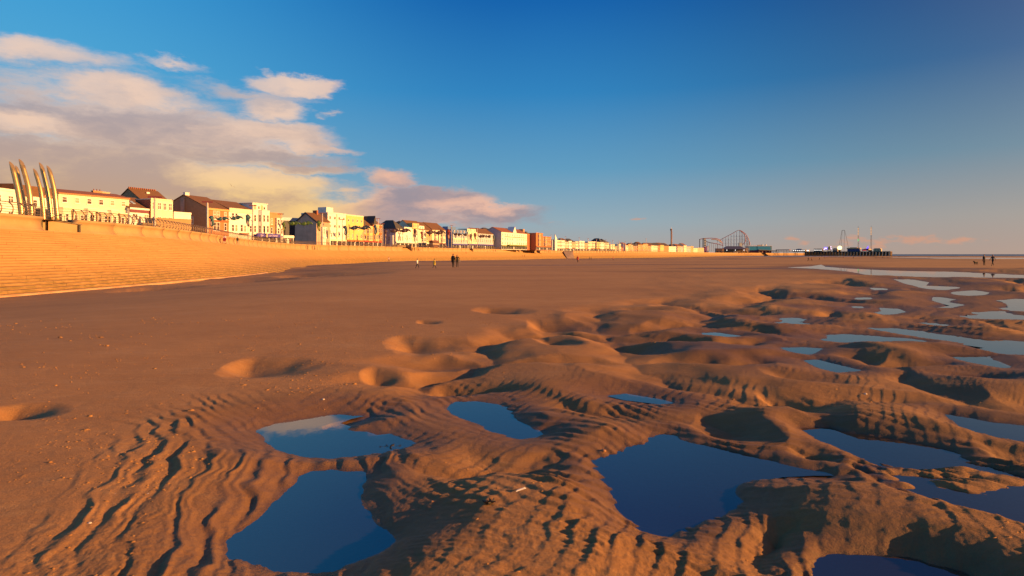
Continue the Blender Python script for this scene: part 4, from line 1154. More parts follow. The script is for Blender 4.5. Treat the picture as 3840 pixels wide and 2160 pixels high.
mb = MB(); mb.prism([(3.2, h + 0.2), (5.4, h + 0.2), (4.3, h + 2.0)], 0.0, 2.5); mb.build('dormer', BROWNB, t)
t, w, h = house('hotel_terrace', 'long cream terrace with six small attic windows and bay fronts', 219, 138, 484, 153, 722, CREAM, 11, 4, 0, roof=('gable', 1.2, TILE_R))
for i in range(6): window(t, w * (i + 0.32) / 6 + 0.4, 0, h - 2.2, 1.15, 1.35, 'sash')
for i in range(6):
    x = w * (i + 0.5) / 6
    if i % 2 == 0: bay(t, x, 2.7, 0, h - 3.4, CREAM, 0.85, (h - 6.6, h - 9.6), 0.75, 1.8, WHITE)
    else: bay(t, x, 2.6, 0, h - 4.0, BUFF, 0.6, (h - 6.7, h - 9.7), 0.8, 1.8, TRIM, False)
strip(t, 'gutter', BROWNB, (-0.1, w + 0.1, -0.35, -0.2, h - 0.25, h - 0.05))
chimney(t, w * 0.72, 5.5, h + 1.0, 2.2, 0.6, BROWNB, 3); chimney(t, w * 0.82, 5.5, h + 1.0, 2.6, 0.5, BUFF, 0)
t, w, h = house('cottage', 'white low house with steep brown roof and two skylights', 486, 152, 569, 158, 782, WHITE, 12, 2, 2, 1.3, 1.7, 'grid', ('gable', 3.3, TILE))
for x in (w * 0.22, w * 0.45):
    k_ = 3.3 / 6
    mb = MB(); mb.hexa([(x, 2.4, h + 2.4 * k_ + 0.17), (x + 0.8, 2.4, h + 2.4 * k_ + 0.17), (x + 0.8, 3.8, h + 3.8 * k_ + 0.17), (x, 3.8, h + 3.8 * k_ + 0.17)],
                       [(x, 2.4, h + 2.4 * k_ + 0.28), (x + 0.8, 2.4, h + 2.4 * k_ + 0.28), (x + 0.8, 3.8, h + 3.8 * k_ + 0.28), (x, 3.8, h + 3.8 * k_ + 0.28)]); mb.build('skylight', CHROME_BLUE, t)
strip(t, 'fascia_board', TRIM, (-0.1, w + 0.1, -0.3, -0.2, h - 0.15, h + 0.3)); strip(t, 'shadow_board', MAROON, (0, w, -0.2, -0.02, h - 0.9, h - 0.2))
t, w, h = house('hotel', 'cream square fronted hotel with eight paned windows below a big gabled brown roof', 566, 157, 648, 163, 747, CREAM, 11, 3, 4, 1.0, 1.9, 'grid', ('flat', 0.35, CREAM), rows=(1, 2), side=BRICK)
t2, w2, h2 = house('house', 'dark gabled house with serrated red ridge tiles behind the cream hotel', 528, 166, 634, 174, 748, BROWNB, 10, 3, 0, roof=('gable', 3.2, TILE), group=None)
mb = MB()
for i in range(int(w2 / 0.6)): mb.box(0.6 * i, 0.6 * i + 0.35, 4.85, 5.15, h2 + 3.35, h2 + 3.75)
mb.build('ridge_tiles', TILE_R, t2)['kind'] = 'stuff'
strip(t2, 'skylight', TRIM, (w2 * 0.45, w2 * 0.45 + 0.9, 2.9, 3.0, h2 + 2.1, h2 + 2.6))
chimney(t2, w2 - 1.2, 3.5, h2 + 0.7, 1.4, 0.8, BROWNB, 2)
t, w, h = house('low_annexe', 'low white annexe between the cream hotel and the brick gable end', 652, 166, 716, 171, 800, WHITE, 8, 2, 3, 0.9, 1.2, 'sash', ('flat', 0.5, WHITE))
# --- first big block: brick, white, white, brown
t, w, h = house('guest_house', 'red brick corner guest house with a dark gable end', 776, 181, 858, 190, 778, BRICK2, 17, 3, 0, roof=('gable', 4.0, TILE), side=BROWNB)
x = w * 0.42
for z in (h * 0.36, h * 0.68):
    window(t, x - 0.75, 0, z, 1.25, 2.7, 'sash'); window(t, x + 0.75, 0, z, 1.25, 2.7, 'sash'); window(t, w * 0.83, 0, z + 0.2, 1.1, 2.4, 'sash')
strip(t, 'string_course', BRICK, (0, w, -0.25, -0.01, h * 0.63, h * 0.63 + 0.3)); strip(t, 'cornice', ORANGE, (-0.1, w, -0.35, -0.01, h - 0.7, h - 0.1))
for (yy, z) in ((10.5, h * 0.55), (5.5, h * 0.55)):
    o = window(t, -0.005, yy, z, 1.3, 2.2, 'grid', R(-90))
strip(t, 'chimney_breast', GREYB, (-0.35, -0.01, 8.0, 9.4, 0, h + 3.2))
chimney(t, 1.0, 8.5, h + 3.8, 1.6, 0.9, TRIM, 0)
t, w, h = house('guest_house', 'white rendered guest house with a big blue sea creature light before it', 858, 190, 948, 200, 783, WHITE, 14, 3, 0, roof=('gable', 3.0, TILE))
for z in (h * 0.36, h * 0.70):
    for xf in (0.16, 0.30): window(t, w * xf, 0, z, 1.05, 2.2, 'sash')
window(t, w * 0.52, 0, h * 0.36, 1.1, 2.4, 'sash'); window(t, w * 0.66, 0, h * 0.36, 1.0, 2.2, 'sash'); window(t, w * 0.9, 0, h * 0.36, 1.0, 2.2, 'sash')
strip(t, 'parapet', CREAM, (-0.05, w, -0.3, 0.1, h - 0.9, h + 0.35)); strip(t, 'balcony', TILE_R, (w * 0.42, w * 0.75, -1.0, -0.01, h * 0.28, h * 0.28 + 0.5))
t, w, h = house('hotel', 'tall white hotel with attic storey and blue fascia sign', 948, 200, 1008, 207, 790, WHITE, 14, 3, 0, roof=('flat', 0.4, WHITE), gf=FASCIA_BLUE)
bay(t, w * 0.62, 4.6, h * 0.3, h + 0.2, WHITE, 1.3, (h * 0.36, h * 0.68), 0.95, 2.4, TRIM)
for z in (h * 0.36, h * 0.68): window(t, w * 0.13, 0, z, 1.0, 2.3, 'sash')
mb = MB(); mb.box(0.5, w - 0.2, 0.6, 8, h + 0.1, h + 2.6); a_ = mb.build('attic', WHITE, t)
strip(t, 'attic_panel', BUFF, (1.2, 2.1, 0.5, 0.595, h + 0.3, h + 2.2), (w - 3.2, w - 2.2, 0.5, 0.595, h + 0.3, h + 2.2))
for xf in (0.45, 0.8): window(t, w * xf, 0.595, h + 0.7, 0.9, 1.2, 'top')
strip(t, 'attic_roof', TRIM, (0.2, w, 0.3, 8.2, h + 2.6, h + 2.8))
def lettering(par, text, size, loc, mat, rx=R(90)):
    c = bpy.data.curves.new('lettering', 'FONT'); c.body = text; c.size = size; c.extrude = 0.02; c.shear = 0.25; c.resolution_u = 2
    o = bpy.data.objects.new('lettering', c); dg = bpy.context.evaluated_depsgraph_get()
    COL.objects.link(o); bpy.context.view_layer.update()
    me = bpy.data.meshes.new_from_object(o.evaluated_get(bpy.context.evaluated_depsgraph_get())); bpy.data.objects.remove(o)
    me.materials.clear(); me.materials.append(mat)
    m_ = link('lettering', me, None, par); m_.location = loc; m_.rotation_euler = (rx, 0, 0); return m_
PALE = paint(0.62, 0.50, 0.66, 0.5, 0.02)
t, w, h = house('guest_house', 'brown brick guest house with white square bays at the end of the block', 1008, 207, 1058, 213, 801, BROWNB, 14, 3, 0, roof=('flat', 0.5, BROWNB), gf=FASCIA_BLUE)
bay(t, w * 0.72, 3.0, h * 0.30, h * 0.86, WHITE, 0.7, (h * 0.36, h * 0.64), 1.0, 2.0, TRIM, False)
for z in (h * 0.36, h * 0.66): window(t, w * 0.2, 0, z, 1.0, 2.1, 'sash')
chimney(t, w * 0.3, 6, h, 1.4, 1.0, BROWNB, 3)
# the hotel's name board runs across the two ground floors
A, B = P(953, None, 199.5, PROM), P(1044, None, 210.3, PROM)
d = B - A; w = math.hypot(d.x, d.y)
sg = thing('hotel_sign', 'long blue sign board with pale slanted lettering under the white hotel', 'sign', A + Vector((0.9 * d.y / w, -0.9 * d.x / w, 0)), math.atan2(d.y, d.x))
mb = MB(); mb.box(0, w, -0.12, 0, 2.55, 3.75); mb.build('board', FASCIA_BLUE, sg)
lettering(sg, 'Jan', 1.15, (w * 0.15, -0.125, 2.75), PALE); lettering(sg, 'on Hotel', 1.15, (w * 0.50, -0.125, 2.75), PALE)
mb = MB(); mb.box(w * 0.36, w * 0.45, -0.2, -0.125, 2.5, 3.7); mb.build('dark_panel', GREYB, sg)
t, w, h = house('cafe', 'small single storey white cafe with deep white fascia next to the hotel block', 1052, 216, 1101, 221, 884, WHITE, 8, 1, 0, roof=('flat', 0.2, WHITE), gf=WHITE, base=PROM)
t, w, h = house('hall', 'dark blue modern hall with pale blue roof edge behind the grey gable', 1046, 262, 1145, 272, 826, NAVY, 16, 3, 0, roof=('flat', 1.4, CHROME_BLUE), group=None)
strip(t, 'ramp_rail', GREYB, (w * 0.62, w * 0.64, -1.5, -1.4, 0, 8), (w * 0.62, w * 0.95, -1.5, -1.4, 4.0, 4.4)); strip(t, 'duct', CHROME_BLUE, (w * 0.7, w * 0.8, -0.3, -0.01, 6, 7))
# --- grey gable end with the brown roof
A, B = P(1106, None, 256, PROM), P(1187, None, 250, PROM)
d = B - A; wg = math.hypot(d.x, d.y)
gh = thing('gable_house', 'grey rendered gable end house with brown tiled roof and black verge', 'building', A, math.atan2(d.y, d.x), 'buildings facing the promenade')
he = Zat(832, 254) - PROM; rh = Zat(798, 253) - PROM - he
mb = MB(); mb.prism([(0, 0), (0, he), (wg / 2, he + rh), (wg, he), (wg, 0)], 0, 7.5); mb.build('wall', GREYB, gh)
mb = MB(); k = rh / (wg / 2)
for sgn in (1, -1):
    x0, x1 = (-0.3, wg / 2) if sgn > 0 else (wg + 0.3, wg / 2)
    q_ = [(x0, -0.15, he - 0.3 * k + 0.01), (x1, -0.15, he + rh + 0.01), (x1, 7.8, he + rh + 0.01), (x0, 7.8, he - 0.3 * k + 0.01)]
    if sgn < 0: q_ = q_[::-1]
    mb.add(q_ + [(x, y, z + 0.22) for x, y, z in q_], [(0, 1, 2, 3), (7, 6, 5, 4), (0, 4, 5, 1), (1, 5, 6, 2), (2, 6, 7, 3), (3, 7, 4, 0)])
mb.build('roof', TILE, gh)
mb = MB(); mb.prism([(-0.5, he - 0.9), (-0.5, he - 0.25), (wg / 2, he + rh + 0.35), (wg + 0.5, he - 0.25), (wg + 0.5, he - 0.9), (wg / 2, he + rh - 0.3)], -0.3, -0.16); mb.build('verge_board', NAVY, gh)
for z in (he * 0.3, he * 0.62):
    for y in (5.8,): window(gh, wg + 0.005, y, z, 1.0, 1.7, 'grid', R(90))
chimney(gh, wg * 0.5, 5.5, he + rh, 2.4, 1.2, BRICK, 0)
# --- white four storey, yellow, brown bays
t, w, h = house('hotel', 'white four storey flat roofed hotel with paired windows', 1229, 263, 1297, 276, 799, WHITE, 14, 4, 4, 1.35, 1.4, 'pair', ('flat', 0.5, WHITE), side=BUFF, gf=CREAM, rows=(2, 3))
mb = MB(); mb.box(2.5, 7.5, 2.5, 7, h + 0.09, h + 2.9); mb.build('plant_room', WHITE, t)
for x in (w * 0.2, w * 0.4, w * 0.6, w * 0.82): window(t, x, 0, h * 0.29, 0.8, 1.9, 'sash')
strip(t, 'pier', CREAM, (w * 0.46, w * 0.52, -0.25, -0.01, 0, h))
t, w, h = house('sun_lounge', 'white projecting first floor sun lounge with tall paned windows', 1211, 252, 1240, 259, 853, WHITE, 1.3, 2, 4, 0.9, 2.3, 'grid', ('flat', 0.3, WHITE), rows=(1,))
strip(t, 'apron', TRIM, (-0.1, w + 0.1, -0.3, -0.01, h * 0.42, h * 0.52))
t, w, h = house('hotel', 'yellow four storey hotel with white cornice and small square windows', 1298, 277, 1363, 291, 808, YELLOW, 14, 4, 0, roof=('flat', 0.6, CREAM), gf=BRICK)
for i in range(4):
    window(t, w * (i + 0.5) / 4, 0, h * 0.81, 0.95, 1.5, 'top'); window(t, w * (i + 0.45) / 4, 0, h * 0.29, 0.95, 2.0, 'sash')
    if i < 3: window(t, w * (i + 0.75) / 4, 0, h * 0.55, 0.9, 1.5, 'sash')
strip(t, 'stair_panel', GREYB, (w * 0.93, w * 0.99, -0.12, -0.01, h * 0.26, h * 0.5))
t, w, h = house('guest_house', 'brown gabled house with dark dormer beside the yellow hotel', 1364, 291, 1398, 299, 848, ORANGE, 12, 3, 0, roof=('gable', 4.2, TILE), gf=FASCIA_RED)
bay(t, w * 0.6, 4.4, 3.2, h, YELLOW, 1.0, (h * 0.36, h * 0.68), 0.95, 2.2, TRIM); window(t, w * 0.12, 0, h * 0.36, 0.9, 2.0); window(t, w * 0.12, 0, h * 0.68, 0.9, 2.0)
mb = MB(); mb.box(0.3, 2.6, 0.6, 3.0, h, h + 2.6); mb.build('dormer', SLATE, t)
t, w, h = house('guest_house', 'brown brick house with pointed slate gable and yellow stone bays', 1398, 299, 1430, 307, 843, BRICK2, 12, 3, 0, roof=('hip', 4.6, TILE), gf=FASCIA_RED)
bay(t, w * 0.36, 4.2, 3.2, h, YELLOW, 1.0, (h * 0.36, h * 0.68), 0.95, 2.2, TRIM); bay(t, w * 0.82, 2.4, 3.2, h, BRICK2, 0.8, (h * 0.36, h * 0.68), 0.8, 2.2, TRIM)
mb = MB(); mb.prism([(0.2, h), (3.6, h), (1.9, h + 4.6)], -0.3, 4.0); mb.build('gable', SLATE, t)
# --- the white terrace
t, w, h = house('guest_house', 'white corner house with mauve flank and slate hipped roof', 1484, 313, 1516, 321, 857, WHITE, 13, 3, 0, roof=('hip', 4.6, SLATE), side=MAUVE, gf=WHITE)
for x in (w * 0.3, w * 0.55, w * 0.8): window(t, x, 0, h * 0.36, 1.0, 2.6); window(t, x, 0, h * 0.72, 0.9, 1.6)
for y in (4.0, 8.5): window(t, -0.005, y, h * 0.36, 1.3, 2.6, 'sash', R(-90)); window(t, -0.005, y, h * 0.72, 1.2, 1.8, 'sash', R(-90))
bx = MB(); bx.box(-0.9, -0.01, 1.2, 3.0, 0, h * 0.66); bx.build('porch_bay', WHITE, t)
t, w, h = house('club', 'white windowless fronted club with three small low windows', 1516, 321, 1545, 329, 853, WHITE, 12, 3, 4, 0.8, 0.9, 'top', ('flat', 0.3, WHITE), gf=WHITE, rows=(1,))
t, w, h = house('guest_house', 'tall house with row of three gabled attic windows over white bays', 1545, 329, 1571, 336, 856, CREAM, 12, 3, 0, roof=('gable', 4.6, TILE), gf=WHITE)
mb = MB(); mb.box(0.2, w - 0.2, -0.2, 4.0, h, h + 2.9); dm = mb.build('attic_front', YELLOW, t)
for i in range(3): window(t, w * (i + 0.5) / 3, -0.2, h + 0.7, 1.0, 1.5)
bay(t, w * 0.5, 4.0, 3.2, h * 0.9, WHITE, 1.0, (h * 0.36, h * 0.66), 0.9, 2.1, TRIM)
t, w, h = house('house', 'dark slate roofed house seen above the white club', 1508, 338, 1545, 348, 846, SLATE, 10, 3, 0, roof=('hip', 3.0, SLATE), group=None)
t, w, h = house('guest_house', 'white bay fronted guest house with boxy white roof dormer', 1571, 336, 1598, 343, 860, CREAM, 13, 3, 0, roof=('gable', 5.0, TILE), gf=WHITE)
mb = MB(); mb.box(0.3, w * 0.8, 0.3, 3.5, h, h + 2.1); mb.build('dormer', WHITE, t)
for xf in (0.25, 0.58): window(t, w * xf, 0.3, h + 0.6, 0.8, 1.0, 'top')
bay(t, w * 0.6, 3.6, 3.2, h * 0.95, WHITE, 1.0, (h * 0.36, h * 0.66), 0.9, 2.1, TRIM)
t, w, h = house('guest_house', 'orange painted narrow guest house in the white terrace', 1598, 343, 1621, 349, 862, ORANGE, 13, 3, 3, 0.9, 2.0, 'sash', ('gable', 4.6, TILE), gf=WHITE)
t, w, h = house('guest_house', 'cream double fronted guest house ending the white terrace', 1621, 349, 1671, 362, 861, CREAM, 13, 3, 0, roof=('gable', 4.4, TILE), gf=MAROON)
bay(t, w * 0.28, 4.4, 3.2, h * 0.95, CREAM, 1.0, (h * 0.36, h * 0.66), 0.9, 2.1, TRIM); bay(t, w * 0.76, 4.4, 3.2, h * 0.95, CREAM, 1.0, (h * 0.36, h * 0.66), 0.9, 2.1, TRIM)
# --- blue hotel, pale row, white gabled hotel
t, w, h = house('hotel', 'deep blue flanked hotel with pale front and rooftop sheds', 1698, 372, 1753, 388, 876, PALEBLUE, 13, 3, 6, 0.9, 2.3, 'sash', ('mansard', 2.8, BLUE), side=BLUE, gf=FASCIA_BLUE)
for i in range(4): window(t, w * (i + 0.6) / 4.6, 0.25, h + 0.5, 1.0, 1.7)
strip(t, 'frieze', CREAM, (0.2, w - 0.2, -0.2, -0.01, h * 0.62, h * 0.72))
for x0, x1 in ((0.6, 4.0), (5.5, 10.0)): strip(t, 'roof_shed', BLUE, (x0, x1, 4, 8, h + 2.8, h + 4.6))
t, w, h = house('guest_house', 'cream parapeted guest house with boxy attic next to the blue hotel', 1755, 389, 1790, 400, 871, CREAM, 13, 3, 4, 0.9, 2.1, 'sash', ('flat', 0.4, CREAM), gf=FASCIA_BLUE)
mb = MB(); mb.box(0.4, w - 0.5, 0.8, 8, h + 0.1, h + 2.4); mb.build('attic', CREAM, t)
for i in range(3): window(t, w * (i + 0.5) / 3, 0.8, h + 0.6, 1.0, 1.3)
t, w, h = house('guest_house', 'pale blue grey terrace with long brown roof', 1790, 400, 1850, 424, 874, PALEBLUE, 12, 3, 8, 0.95, 2.2, 'sash', ('gable', 3.6, TILE), gf=FASCIA_BLUE)
t, w, h = house('hotel', 'grey flanked block with black slate roof behind the pale terrace', 1818, 442, 1868, 456, 869, MAUVE, 14, 4, 4, 1.0, 1.5, 'sash', ('hip', 3.4, SLATE), group=None, rows=(2, 3))
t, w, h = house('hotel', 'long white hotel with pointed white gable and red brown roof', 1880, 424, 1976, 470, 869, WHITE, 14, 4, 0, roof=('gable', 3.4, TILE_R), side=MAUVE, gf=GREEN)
for i in range(11):
    window(t, w * (i + 0.5) / 11, 0, h * 0.79, 1.2, 1.5, 'pair')
    if i != 5: window(t, w * (i + 0.5) / 11, 0, h * 0.30, 1.3, 1.8, 'pair'); window(t, w * (i + 0.5) / 11, 0, h * 0.55, 1.2, 1.5, 'pair')
mb = MB(); mb.prism([(w * 0.42, h), (w * 0.56, h), (w * 0.49, h + 4.6)], -0.3, 5); mb.build('gable', WHITE, t)
strip(t, 'ledge', TILE, (w * 0.12, w * 0.95, -0.5, -0.01, h * 0.73, h * 0.75)); strip(t, 'awning', GREEN, (w * 0.2, w * 0.9, -2.2, -0.46, 2.7, 3.6))
t, w, h = house('brick_block', 'dark brick block with square chimney tower behind the orange hotel', 1972, 486, 2012, 506, 878, BRICK, 14, 4, 0, roof=('flat', 0.5, BROWNB), side=MAROON, group=None)
strip(t, 'chimney_tower', BROWNB, (1.0, 4.2, 3, 7, h, h + 4.2)); strip(t, 'water_tank', SLATE, (7, 10, 3, 6, h, h + 2.4))
t, w, h = house('hotel', 'orange red hotel with tall corner storey and bays', 2010, 492, 2036, 506, 875, BRICK2, 14, 4, 0, roof=('flat', 0.6, BRICK2), gf=BRICK)
bay(t, w * 0.4, 5.0, 3.4, h, ORANGE, 1.1, (h * 0.29, h * 0.53, h * 0.77), 1.1, 2.0, BRICK)
t, w, h = house('hotel', 'orange red lower hotel wing with flat cornice', 2036, 506, 2067, 522, 889, BRICK2, 14, 3, 5, 1.1, 1.9, 'sash', ('flat', 0.6, BRICK2), gf=BRICK)
bay(t, w * 0.25, 4.4, 3.4, h, ORANGE, 1.1, (h * 0.36, h * 0.68), 1.1, 2.0, BRICK)
t, w, h = house('office_block', 'grey blue glazed block beside the pointed white fin wall', 2070, 530, 2081, 536, 899, CHROME_BLUE, 12, 3, 0, roof=('flat', 0.3, SLATE), group=None)
A = P(2080, None, 532, PROM)
fw = thing('fin_wall', 'pointed white fin wall rising at the end of the far white row', 'wall', A, R(60), None)
mb = MB(); mb.prism([(0, 0), (0, 14.5), (4.4, 9.8), (4.4, 0)], -0.4, 0.4); mb.build('fin', WHITE, fw)
# --- distant rows: one object each, storeys still modelled
MATS = {'w': WHITE, 'c': CREAM, 'o': ORANGE, 'b': BRICK2, 'y': YELLOW, 'm': MAUVE, 'r': FASCIA_RED, 'u': BUFF, 'n': BROWNB, 'k': SLATE}
CN = {'w': 'white', 'c': 'cream', 'o': 'orange', 'b': 'brick red', 'y': 'yellow', 'm': 'mauve', 'r': 'red', 'u': 'buff', 'n': 'brown', 'k': 'dark'}
far_list = [(2088,2104,902,'c','f'),(2104,2118,903,'w','f'),(2118,2132,906,'c','g'),(2132,2144,905,'w','f'),(2144,2156,907,'o','g'),(2156,2172,907,'c','f'),(2172,2182,905,'w','f'),(2182,2192,906,'w','f'),
 (2192,2204,913,'o','f'),(2204,2214,908,'c','f'),(2214,2236,907,'c','f'),(2236,2250,909,'y','f'),(2250,2264,908,'w','h'),(2264,2284,910,'c','h'),(2290,2305,918,'c','f'),(2305,2322,926,'u','f'),(2320,2328,916,'c','f'),
 (2328,2338,928,'r','g'),(2346,2356,920,'c','g'),(2356,2366,917,'o','f'),(2364,2374,920,'u','f'),(2374,2390,922,'n','g'),(2392,2402,919,'o','f'),(2402,2412,917,'n','g'),(2411,2430,916,'o','f'),(2430,2442,922,'n','g'),
 (2442,2452,920,'c','g'),(2450,2466,921,'c','g'),(2466,2476,920,'b','g'),(2476,2490,919,'y','g'),(2490,2508,920,'o','g'),(2508,2536,925,'w','f'),(2540,2552,923,'u','g'),(2552,2562,924,'m','g'),(2564,2574,920,'c','g'),(2574,2590,925,'m','f'),(2590,2600,924,'o','f'),(2600,2616,931,'c','f'),(2616,2640,930,'u','f')]
prev = None
for i, (u0, u1, v, m_, rf) in enumerate(far_list):
    Dm = wall_D((u0 + u1) / 2) + 34
    D0_, D1_ = Dm, Dm + (u1 - u0) * Dm / FOC * 1.5
    rfm = rnd.choice((TILE, TILE_R, SLATE))
    roof = {'f': ('flat', 0.5, MATS[m_]), 'g': ('gable', 3.5, rfm), 'h': ('hip', 4.5, SLATE)}[rf]
    nbh = CN[far_list[min(i + 1, len(far_list) - 1)][3]]
    zone = 'before the slipway' if u0 < 2150 else 'past the slipway' if u0 < 2290 else 'among the low far shops' if u0 < 2400 else 'below the brown roofs' if u0 < 2500 else 'near the viewing tower'
    cnt = sum(1 for q_ in far_list[:i] if q_[3] == m_ and q_[4] == rf)
    od = ('first', 'second', 'third', 'fourth', 'fifth', 'sixth', 'seventh', 'eighth', 'ninth', 'tenth', 'eleventh', 'twelfth')[cnt]
    t, w, h = house('house', '%s distant %s house with %s roof from the left, %s' % (od, CN[m_], {'f': 'flat', 'g': 'gabled', 'h': 'hipped'}[rf], zone), u0, D0_, u1, D1_, v, MATS[m_], 14, 3 if v < 914 else 2, max(2, int((u1 - u0) / 4)), 1.3, 1.8, 'sash', roof, gf=rnd.choice((WHITE, MAROON, BRICK, CREAM)) if u0 < 2300 else None, group='distant houses along the far promenade')
# long dark roofs behind the distant rows
for u0, u1, v, lab in ((2432, 2508, 917, 'long low building with dark brown roof behind the distant shops'), (2534, 2566, 921, 'dark roofed hall between the viewing tower and the coaster')):
    Dm = wall_D(u0) + 90
    t, w, h = house('long_hall', lab, u0, Dm, u1, Dm + 30, v + 4, BROWNB, 20, 2, 0, roof=('gable', 4, SLATE), group=None)
print('houses', round(time.time() - T0, 1), len(bpy.data.objects))

# ------------------------------------------------------------------ surface under a point, and pixel -> surface
def foot_on(u, v):
    """first point seen along the ray through (u, v) on the sand, the steps or the landing under the wall"""
    D = 20.0 * 1.004 ** np.arange(0, 1010); X = (u - CX) / FOC * D
    wd = wall_dist(X, D); g = base_z(X, D, wd)
    for i in range(len(D)):
        z = g[i]
        if wd[i] < D0 + TR * NST:
            j = int(np.argmin((WL[:, 0] - X[i]) ** 2 + (WL[:, 1] - D[i]) ** 2)); zf = wall_top_foot(WS[j]); k = (wd[i] - D0) / TR
            z = zf if k < 0.5 else max(g[i], zf - RI * math.floor(k))
            if k < 0.9: break
        if HV - (z - EYE) / D[i] * FOC <= v: break
    return Vector((X[i], D[i], z))
def sand_z(x, y):
    X = np.array([[x]], float); Y = np.array([[y]], float)
    return float(ground_height(X, Y, wall_dist(X, Y))[0][0, 0])

# ------------------------------------------------------------------ lamp posts
M_POST = paint(0.66, 0.56, 0.46, 0.5, 0.08)
def lamp_post(u, v, lab, off=15.0, r=0.16):
    D = wall_D(u) + off
    top = Zat(v, D)
    t = thing('lamp_post', lab, 'lamp post', P(u, None, D, PROM), 0.4, 'tall pale lamp posts along the promenade')
    h = top - PROM
    mb = MB(); mb.tube([(0, 0, 0), (0, 0, h * 0.5), (0, 0, h - 0.25)], [r * 1.25, r * 1.05, r], 8); mb.build('pole', M_POST, t, True)
    mb = MB(); mb.box(-0.95, 0.95, -0.16, 0.16, h - 0.24, h); mb.build('lamp_head', MAROON, t)
    mb = MB(); mb.tube([(0, 0, 0), (0, 0, 0.5)], r * 2, 8); mb.build('base', GREYB, t)
    return t
for u, v, lab in ((581, 736, 'lamp post before the cream square fronted hotel'), (778, 755, 'lamp post at the dark gable of the brick corner house'), (948, 769, 'lamp post between the white guest house and white hotel'),
                  (1053, 801, 'lamp post at the right end of the brown brick guest house'), (1209, 798, 'lamp post at the right corner of the grey gable house'), (1284, 822, 'thin lamp post in front of the white four storey hotel'),
                  (1418, 819, 'lamp post before the pointed slate gable'), (1435, 838, 'lamp post just left of the mauve flanked corner house'), (1567, 834, 'lamp post before the attic windows of the white terrace'),
                  (1693, 845, 'lamp post at the blue flanked hotel'), (1760, 884, 'short lamp post right of the blue hotel'), (1790, 855, 'lamp post before the cream parapeted guest house'), (1859, 862, 'lamp post before the black slate roofed block'),
                  (1921, 890, 'short lamp post under the pointed white gable'), (2005, 876, 'lamp post left of the orange red hotel'), (2066, 881, 'lamp post at the right end of the orange red hotel'), (2104, 893, 'lamp post right of the pointed fin wall'), (2121, 887, 'lamp post above the slipway top'),
                  (2172, 891, 'lamp post in the pale rows past the slipway'), (2205, 894, 'lamp post before the orange flat distant house'), (2237, 897, 'lamp post left of the dark hipped roof'), (2272, 899, 'lamp post right of the dark hipped roof'),
                  (2289, 907, 'first of two thin posts past the last white row'), (2298, 901, 'taller of two thin posts past the last white row'), (2314, 910, 'short post before the low buff shop'), (2322, 904, 'tall post above the low buff shop'),
                  (2338, 910, 'short post right of the red gabled hut'), (2345, 906, 'tall post right of the red gabled hut'), (2367, 908, 'tall post left of the far brown gable'), (2385, 912, 'post before the far brown gable'), (2423, 895, 'tallest far post above the orange house')):
    lamp_post(u, v, lab, r=0.16 if u < 2200 else 0.26)

# ------------------------------------------------------------------ hanging sea creature lights
def extruded(outline, th, bev=0.05):
    """closed outline in x,z turned into a plump panel"""
    n = len(outline); cx = sum(p[0] for p in outline) / n; cz = sum(p[1] for p in outline) / n
    rings = [(-th, 0.72), (-th * 0.6, 0.94), (0.0, 1.0), (th * 0.6, 0.94), (th, 0.72)]
    vs = []
    for y, s in rings:
        vs += [(cx + (x - cx) * s, y, cz + (z - cz) * s) for x, z in outline]
    fs = [tuple(range(n)), tuple(range(5 * n - 1, 4 * n - 1, -1))]
    for k in range(4): fs += [(k * n + i, (k + 1) * n + i, (k + 1) * n + (i + 1) % n, k * n + (i + 1) % n) for i in range(n)]
    return vs, fs
FISH_A = [(-0.5, 0.10), (-0.42, 0.24), (-0.25, 0.30), (-0.08, 0.24), (0.10, 0.20), (0.28, 0.14), (0.5, -0.10), (0.36, -0.12), (0.22, -0.02), (0.05, -0.02), (-0.10, -0.14), (-0.28, -0.22), (-0.44, -0.12)]
FISH_B = [(-0.5, 0.26), (-0.38, 0.14), (-0.22, 0.06), (-0.02, 0.14), (0.16, 0.24), (0.36, 0.22), (0.48, 0.06), (0.44, -0.12), (0.28, -0.22), (0.06, -0.20), (-0.16, -0.16), (-0.34, -0.02), (-0.44, 0.12)]
BIG_A = [(-0.5, 0.36), (-0.30, 0.40), (-0.20, 0.48), (0.05, 0.5), (0.30, 0.42), (0.38, 0.28), (0.44, 0.05), (0.46, -0.2), (0.36, -0.38), (0.12, -0.5), (-0.14, -0.46), (-0.26, -0.32), (-0.20, -0.1), (-0.12, 0.1), (-0.24, 0.22), (-0.38, 0.28)]
BIG_B = [(-0.36, 0.42), (-0.1, 0.5), (0.18, 0.46), (0.34, 0.34), (0.5, 0.26), (0.36, 0.16), (0.22, 0.12), (0.12, -0.05), (0.24, -0.25), (0.28, -0.46), (0.08, -0.5), (-0.14, -0.42), (-0.3, -0.2), (-0.36, 0.1)]
_pal = {'teal': [(0.04, 0.09, 0.10), (0.10, 0.22, 0.20), (0.55, 0.40, 0.34)], 'green': [(0.05, 0.10, 0.02), (0.16, 0.26, 0.04), (0.50, 0.45, 0.12)], 'blue': [(0.02, 0.03, 0.06), (0.08, 0.14, 0.24), (0.35, 0.42, 0.48)],
        'plum': [(0.05, 0.02, 0.03), (0.16, 0.09, 0.10), (0.45, 0.30, 0.26)], 'red': [(0.10, 0.02, 0.02), (0.42, 0.05, 0.04), (0.55, 0.30, 0.22)], 'orange': [(0.12, 0.05, 0.03), (0.45, 0.16, 0.04), (0.14, 0.06, 0.05)]}
_fm = {}
